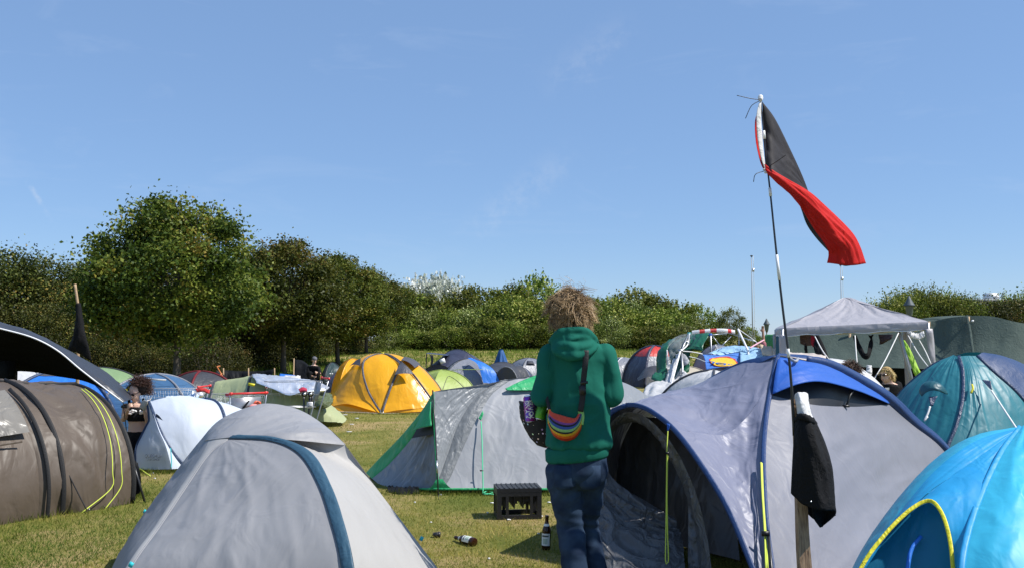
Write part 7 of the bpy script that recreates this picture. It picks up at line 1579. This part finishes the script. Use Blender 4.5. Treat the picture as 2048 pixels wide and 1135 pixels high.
# ---- 2: curly haired woman reading
D1 = 12.25
def WP(px, py, dd=0.0): return P(px, py, D1 + dd)
mb = MB(); wc = WP(270, 783, -.02); q, Rm = head(mb, wc, (-.25, -1, -.42), (0, -.3, 1), .93)
mb.capsule(WP(272, 792, .02), WP(273, 804, .03), .042, .046)
mb.rings([(WP(272, 803, .03), .05, .045), (WP(272, 808, .03), .125, .07), (WP(272, 818, .03), .14, .085), (WP(273, 832, .02), .125, .09), (WP(274, 845, .03), .105, .075), (WP(274, 856, .03), .110, .078), (WP(274, 866, .03), .13, .09), (WP(274, 885, .04), .14, .10)], 22)
k = .92
a, b, c_ = WP(251, 811, .02), WP(247, 838, -.02), WP(254, 822, -.2); mb.capsule(a, b, .038, .033); mb.capsule(b, c_, .032, .023); hand(mb, c_, (.3, -.4, .5), (.6, .2, .2), k, .7, True)
a, b, c_ = WP(292, 811, .02), WP(296, 846, -.04), WP(291, 828, -.2); mb.capsule(a, b, .038, .033); mb.capsule(b, c_, .032, .024); hand(mb, c_, (-.25, -.25, .9), (-.7, -.3, .3), k, .9, False)
for sx in (-1, 1): mb.capsule(WP(274 + sx * 9, 880, .03), WP(276 + sx * 16, 905, -.28), .075, .055); kn = WP(276 + sx * 16, 905, -.28); mb.capsule(Vector((kn.x, kn.y, .06)), Vector((kn.x - sx * .02, kn.y + .40, .05)), .05, .035)
W_ = mb.build('person', M_SKIN, None, remesh=.011, sm=3, origin=(wc.x, D1, 0)); tag(W_, 'kneeling woman with curly dark hair and black crop top reading a leaflet', 'person')
glasses(q, Rm, W_, .93); face_marks(q, Rm, W_, .93, eyes=False)
M_TOP = fabric('black_jersey', (.012, .012, .013), .8, 0, .2, 14, spec=.15)
mb = MB(); mb.rings([(WP(272, 812, .03), .112, .082), (WP(272, 819, .03), .148, .094), (WP(273, 832, .02), .134, .100), (WP(274, 841, .025), .116, .086)], 22); mb.capsule(WP(258, 798, .05), WP(259, 814, -.03), .02, .022); mb.capsule(WP(287, 798, .05), WP(286, 814, -.03), .02, .022)
o = mb.build('crop_top', M_TOP, W_, remesh=.010, sm=3)
mb = MB()
for i in range(16): mb.ell(WP(272 + random.uniform(-15, 12), 824 + random.uniform(-5, 4), -.085 + random.uniform(-.01, .01)), (random.uniform(.01, .028), .012, random.uniform(.008, .018)), n=8, m=6)
mb.build('print', M_TEXTWH, o)
mb = MB(); mb.rings([(WP(274, 861, .03), .125, .088), (WP(274, 868, .03), .142, .10), (WP(274, 886, .05), .155, .12), (WP(274, 898, .06), .14, .12)], 22)
for sx in (-1, 1): kn = WP(276 + sx * 16, 905, -.28); mb.capsule(WP(274 + sx * 9, 880, .03), kn, .088, .068); mb.capsule(Vector((kn.x, kn.y, .07)), Vector((kn.x - sx * .02, kn.y + .36, .06)), .062, .05)
mb.build('trousers', M_TOP, W_, remesh=.012, sm=4)
hcw = wc + Vector((.05, .03, .05)); M_AFRO = hairmat('curly_dark_hair', (.025, .014, .010), (.10, .045, .030))
def rootW(rnd):
    while True:
        v = Vector((rnd.gauss(0, 1), rnd.gauss(0, 1), rnd.gauss(0, 1))).normalized()
        if v.y < -.35 and v.z < .25 or v.z < -.6: continue
        return hcw + Vector((v.x * .085, v.y * .09, v.z * .09)), v + Vector((.25, 0, .1))
MB().ell(hcw + Vector((.01, .03, .015)), (.115, .11, .11)).build('hair_base', simple('afro_base', (.022, .013, .010), .9, bump=1, bs=80), W_)
hair('hair', rootW, 750, .075, .018, M_AFRO, W_, seg=9, r=.0045, droop=.05, stray=.35, seed=2, out=.75)
T = empty('leaflet', WP(289, 803, -.3), 'folded paper leaflet held open by the curly haired woman', 'leaflet')
cloth('page', [[WP(279, 812, -.24), WP(283, 803, -.26), WP(289, 798, -.28)], [WP(289, 821, -.26), WP(292, 812, -.30), WP(295, 801, -.32)]], simple('newsprint', (.40, .40, .38), .8, var=.35, bs=180), T, nu=10, nv=8, bulge=.01, solid=.002)
cloth('page', [[WP(289, 821, -.26), WP(292, 812, -.30), WP(295, 801, -.32)], [WP(294, 812, -.18), WP(299, 802, -.2), WP(305, 790, -.22)]], simple('paper_back', (.62, .56, .46), .8, var=.2), T, nu=10, nv=8, bulge=.01, solid=.002)
o = MB().tube([WP(244, 812, -.2), WP(253, 812, -.22), WP(258, 812, -.22)], [.02, .024, .02], 8).build('phone_pouch', M_BLACK, None); tag(o, 'small black object in the right hand of the curly haired woman', 'phone')

# ---- 3: generic small figures behind
def figure(label, P_, k, skin, hd, fwd, up, neck, chest, pelvis, arms, legs, top, top_m, bot_m, hair_fn=None, name='person', sun=False, marks=True, res=.013):
    mb = MB(); q, Rm = head(mb, hd, fwd, up, k); mb.capsule(hd - Vector((0, 0, .05 * k)), neck, .048 * k, .055 * k); dn = (pelvis - neck)
    mb.rings([(neck, .07 * k, .06 * k), (neck + dn * .10, .17 * k, .09 * k), (neck + dn * .35, .18 * k, .11 * k), (neck + dn * .7, .15 * k, .10 * k), (pelvis, .16 * k, .12 * k)], 20)
    for a, b, c_, lf in arms: mb.capsule(a, b, .048 * k, .040 * k); mb.capsule(b, c_, .038 * k, .027 * k); hand(mb, c_, c_ - b, Vector((0, -1, .2)), k, .6, lf)
    for a, b, c_ in legs: mb.capsule(a, b, .08 * k, .058 * k); mb.capsule(b, c_, .056 * k, .04 * k); mb.capsule(c_, c_ + Vector((Vector(fwd).x, Vector(fwd).y, 0)).normalized() * .16 * k, .042 * k, .034 * k)
    B_ = mb.build(name, skin, None, remesh=res, sm=3, origin=(pelvis.x, pelvis.y, 0)); tag(B_, label, 'person')
    mb = MB(); mb.rings([(neck + dn * .03, .085 * k, .07 * k), (neck + dn * .12, .19 * k, .105 * k), (neck + dn * .35, .198 * k, .125 * k), (neck + dn * .7, .172 * k, .118 * k), (pelvis, .178 * k, .135 * k)], 20)
    for a, b, c_, lf in arms: mb.capsule(a, a.lerp(b, top), .062 * k, .056 * k)
    if top >= 1:
        for a, b, c_, lf in arms: mb.capsule(b, c_.lerp(b, .1), .052 * k, .04 * k)
    sh = mb.build('shirt', top_m, B_, remesh=res, sm=4); mb = MB(); mb.ell(pelvis, (.175 * k, .14 * k, .12 * k))
    for a, b, c_ in legs: mb.capsule(a, b, .094 * k, .07 * k); mb.capsule(b, c_, .068 * k, .056 * k)
    mb.build('trousers', bot_m, B_, remesh=res, sm=4)
    if sun: glasses(q, Rm, B_, k)
    if marks: face_marks(q, Rm, B_, k, eyes=not sun)
    return B_, q, Rm, sh
def MP(px, py, dd=0.0): return P(px, py, 14.5 + dd)
hd = MP(1772, 748); nk = MP(1777, 763, .04); pv = Vector((MP(1779, 800).x, 14.65, .46))
shL, shR = MP(1759, 770, -.02), MP(1796, 769, .08)
B_, q, Rm, sh = figure('blond man with sunglasses and black T-shirt sitting under the gazebo', MP, 1.0, M_SKIN, hd, (-.85, -.55, -.12), (0, 0, 1), nk, None, pv,
    [(shL, MP(1752, 798, -.1), MP(1750, 806, -.35), True), (shR, MP(1803, 798, .02), MP(1790, 808, -.25), False)], [(pv + Vector((-.08, -.05, 0)), pv + Vector((-.38, -.28, .02)), pv + Vector((-.40, -.30, -.40))), (pv + Vector((.06, -.08, 0)), pv + Vector((-.20, -.42, .02)), pv + Vector((-.22, -.45, -.40)))], .55, M_CLOTHBK, M_CLOTHBK, sun=True)
text_mesh('shirt_print', 'III IIIII', .05, M_TEXTWH, sh, MP(1771, 777, -.145), Matrix(((1, 0, 0), (0, 0, -1), (0, 1, 0))), bold=.002)
M_BLOND = hairmat('blond_hair', (.32, .20, .07), (.75, .58, .26)); s_, f_, u_ = [Vector(Rm.col[i]) for i in range(3)]
def rootM(rnd):
    while True:
        v = Vector((rnd.gauss(0, 1), rnd.gauss(0, 1), rnd.gauss(0, 1))).normalized()
        if (v.y > .35 and v.z < .55) or v.z < -.6 or (abs(v.x) > .8 and v.z < .2 and v.y > -.1): continue
        return hd + s_ * v.x * .08 + f_ * (v.y * .096 - .012) + u_ * (v.z * .094 + .022), s_ * v.x * .5 + f_ * (v.y - .25) + u_ * (v.z + .35)
hair('hair', rootM, 520, .085, .012, M_BLOND, B_, seg=8, r=.0045, droop=.7, stray=.2, seed=3, out=.3)
MB().ell(q(0, -.02, .03), (.084, .098, .092), Rm).build('hair_base', simple('blond_base', (.42, .28, .10), .7, bump=1, bs=80), B_)
def stool(label, c, z=.42):
    T = empty('camp_stool', (c.x, c.y, 0), label, 'stool'); MB().box((c.x, c.y, z), (.36, .34, .03)).build('seat', M_CHAR, T)
    for sx in (-1, 1):
        for sy in (-1, 1): MB().tube([(c.x + sx * .16, c.y + sy * .15, z - .015) if False else Vector((c.x + sx * .16, c.y + sy * .15, z - .015)), Vector((c.x - sx * .16, c.y + sy * .15, 0))], .012, 6).build('leg', M_ALU, T)
stool('folding stool under the blond man below the gazebo', pv, .33)
# brown haired sitter
def NP(px, py, dd=0.0): return P(px, py, 11.2 + dd)
hd = NP(1702, 746); nk = NP(1698, 770, .02); pv = Vector((NP(1694, 820).x, 11.25, .50))
B_, q, Rm, sh = figure('brown haired person sitting behind the ridge of the big tent', NP, 1.0, M_SKIN2, hd, (.8, .5, -.3), (0, 0, 1), nk, None, pv, [(NP(1672, 782), NP(1664, 828), NP(1676, 860, -.1), True), (NP(1724, 782), NP(1732, 828), NP(1722, 860, -.1), False)],
    [(pv + Vector((-.08, 0, 0)), pv + Vector((.22, .36, .02)), pv + Vector((.22, .38, -.42))), (pv + Vector((.08, -.05, 0)), pv + Vector((.38, .22, .02)), pv + Vector((.4, .24, -.42)))], .55, M_CLOTHBK, M_CLOTHBK)
M_BRN = hairmat('brown_hair', (.035, .018, .010), (.13, .065, .035)); s_, f_, u_ = [Vector(Rm.col[i]) for i in range(3)]; hdn = hd.copy(); s2, f2, u2 = s_.copy(), f_.copy(), u_.copy()
def rootN(rnd):
    while True:
        v = Vector((rnd.gauss(0, 1), rnd.gauss(0, 1), rnd.gauss(0, 1))).normalized()
        if (v.y > .5 and v.z < .35) or v.z < -.35: continue
        return hdn + s2 * v.x * .08 + f2 * (v.y * .096 - .012) + u2 * (v.z * .094 + .022), s2 * v.x + f2 * v.y + u2 * v.z
hair('hair', rootN, 380, .06, .012, M_BRN, B_, seg=6, r=.0045, droop=.4, stray=.4, seed=6, out=.7)
MB().ell(q(0, -.02, .03), (.084, .098, .092), Rm).build('hair_base', simple('brown_base', (.04, .022, .013), .8, bump=1, bs=80), B_)
stool('low stool under the brown haired person behind the tent ridge', pv, .38)
# figure with raised arm, far behind the banner
def RP(px, py, dd=0.0): return P(px, py, 20 + dd)
hd = RP(1516, 696, .05); nk = RP(1520, 712, .05); pv = Vector((RP(1523, 750).x, 20.1, .62))
B_, q, Rm, sh = figure('sunburnt person in a pink shirt stretching one arm up behind the banner', RP, 1.0, M_SKIN2, hd, (-.6, -.7, -.3), (-.3, 0, 1), nk, None, pv, [(RP(1508, 716), RP(1500, 735, -.2), RP(1508, 742, -.35), True), (RP(1530, 710), RP(1527, 684), RP(1526, 664), False)],
    [(pv + Vector((-.08, 0, 0)), pv + Vector((-.2, -.35, .05)), pv + Vector((-.2, -.3, -.55))), (pv + Vector((.08, 0, 0)), pv + Vector((.1, -.38, .05)), pv + Vector((.1, -.32, -.55)))], .9, fabric('pink_check', (.42, .14, .18), .8, .1, .3, 40, var=.5), M_DENIM)
MB().ell(q(0, -.02, .035), (.082, .096, .086), Rm).build('hair', simple('sandy_hair', (.28, .18, .10), .8, bump=1, bs=80), B_)
stool('stool under the person stretching an arm behind the banner', pv, .5)
# dark seated figure in the shade of the trees
def QP(px, py, dd=0.0): return P(px, py, 31.5 + dd)
hd = QP(629, 719); nk = QP(627, 729); pv = Vector((QP(625, 755).x, 31.6, .48))
B_, q, Rm, sh = figure('person in dark clothes and grey cap sitting in the tree shade', QP, 1.0, M_SKIN, hd, (.5, -.8, -.35), (0, 0, 1), nk, None, pv, [(QP(617, 735), QP(616, 750, -.1), QP(628, 752, -.3), True), (QP(637, 735), QP(641, 746, -.2), QP(634, 744, -.38), False)],
    [(pv + Vector((-.08, -.05, 0)), pv + Vector((-.02, -.45, .04)), pv + Vector((-.04, -.45, -.42))), (pv + Vector((.08, -.05, 0)), pv + Vector((.25, -.42, .04)), pv + Vector((.25, -.42, -.42)))], .95, M_CLOTHBK, M_CLOTHBK)
MB().ell(q(0, -.01, .045), (.086, .10, .075), Rm).build('cap', simple('grey_cap', (.12, .12, .13), .8), B_)
stool('stool under the person sitting in the tree shade', pv, .36)
# blue rain cape on a post, on the bank
T = empty('draped_cape', (X(1002, 44), 44, gz(X(1002, 44), 44)), 'blue rain cape draped over a post on the grass bank', 'cape'); c_ = Vector((X(1002, 44), 44, 0)); zt = P(1002, 697, 44).z
MB().tube([c_, c_ + Vector((0, 0, zt))], .03, 6).build('post', M_WOOD, T)
mb = MB(); rr = []
for i in range(10):
    t = i / 9; z = zt - t * .75
    for kk in range(36): a = 2 * math.pi * kk / 36; r_ = (.07 + .24 * t ** .8) * (1 + .22 * t * math.sin(a * 7 + 1)); mb.v.append(c_ + Vector((math.cos(a) * r_, math.sin(a) * r_, z + .02 * math.sin(a * 3) * t)))
mb.f = [(i * 36 + kk, i * 36 + (kk + 1) % 36, (i + 1) * 36 + (kk + 1) % 36, (i + 1) * 36 + kk) for i in range(9) for kk in range(36)] + [tuple(range(36))]
mb.build('cape', fabric('blue_cape', (.02, .10, .30), .5, .1, .3, 8), T, solid=.01)
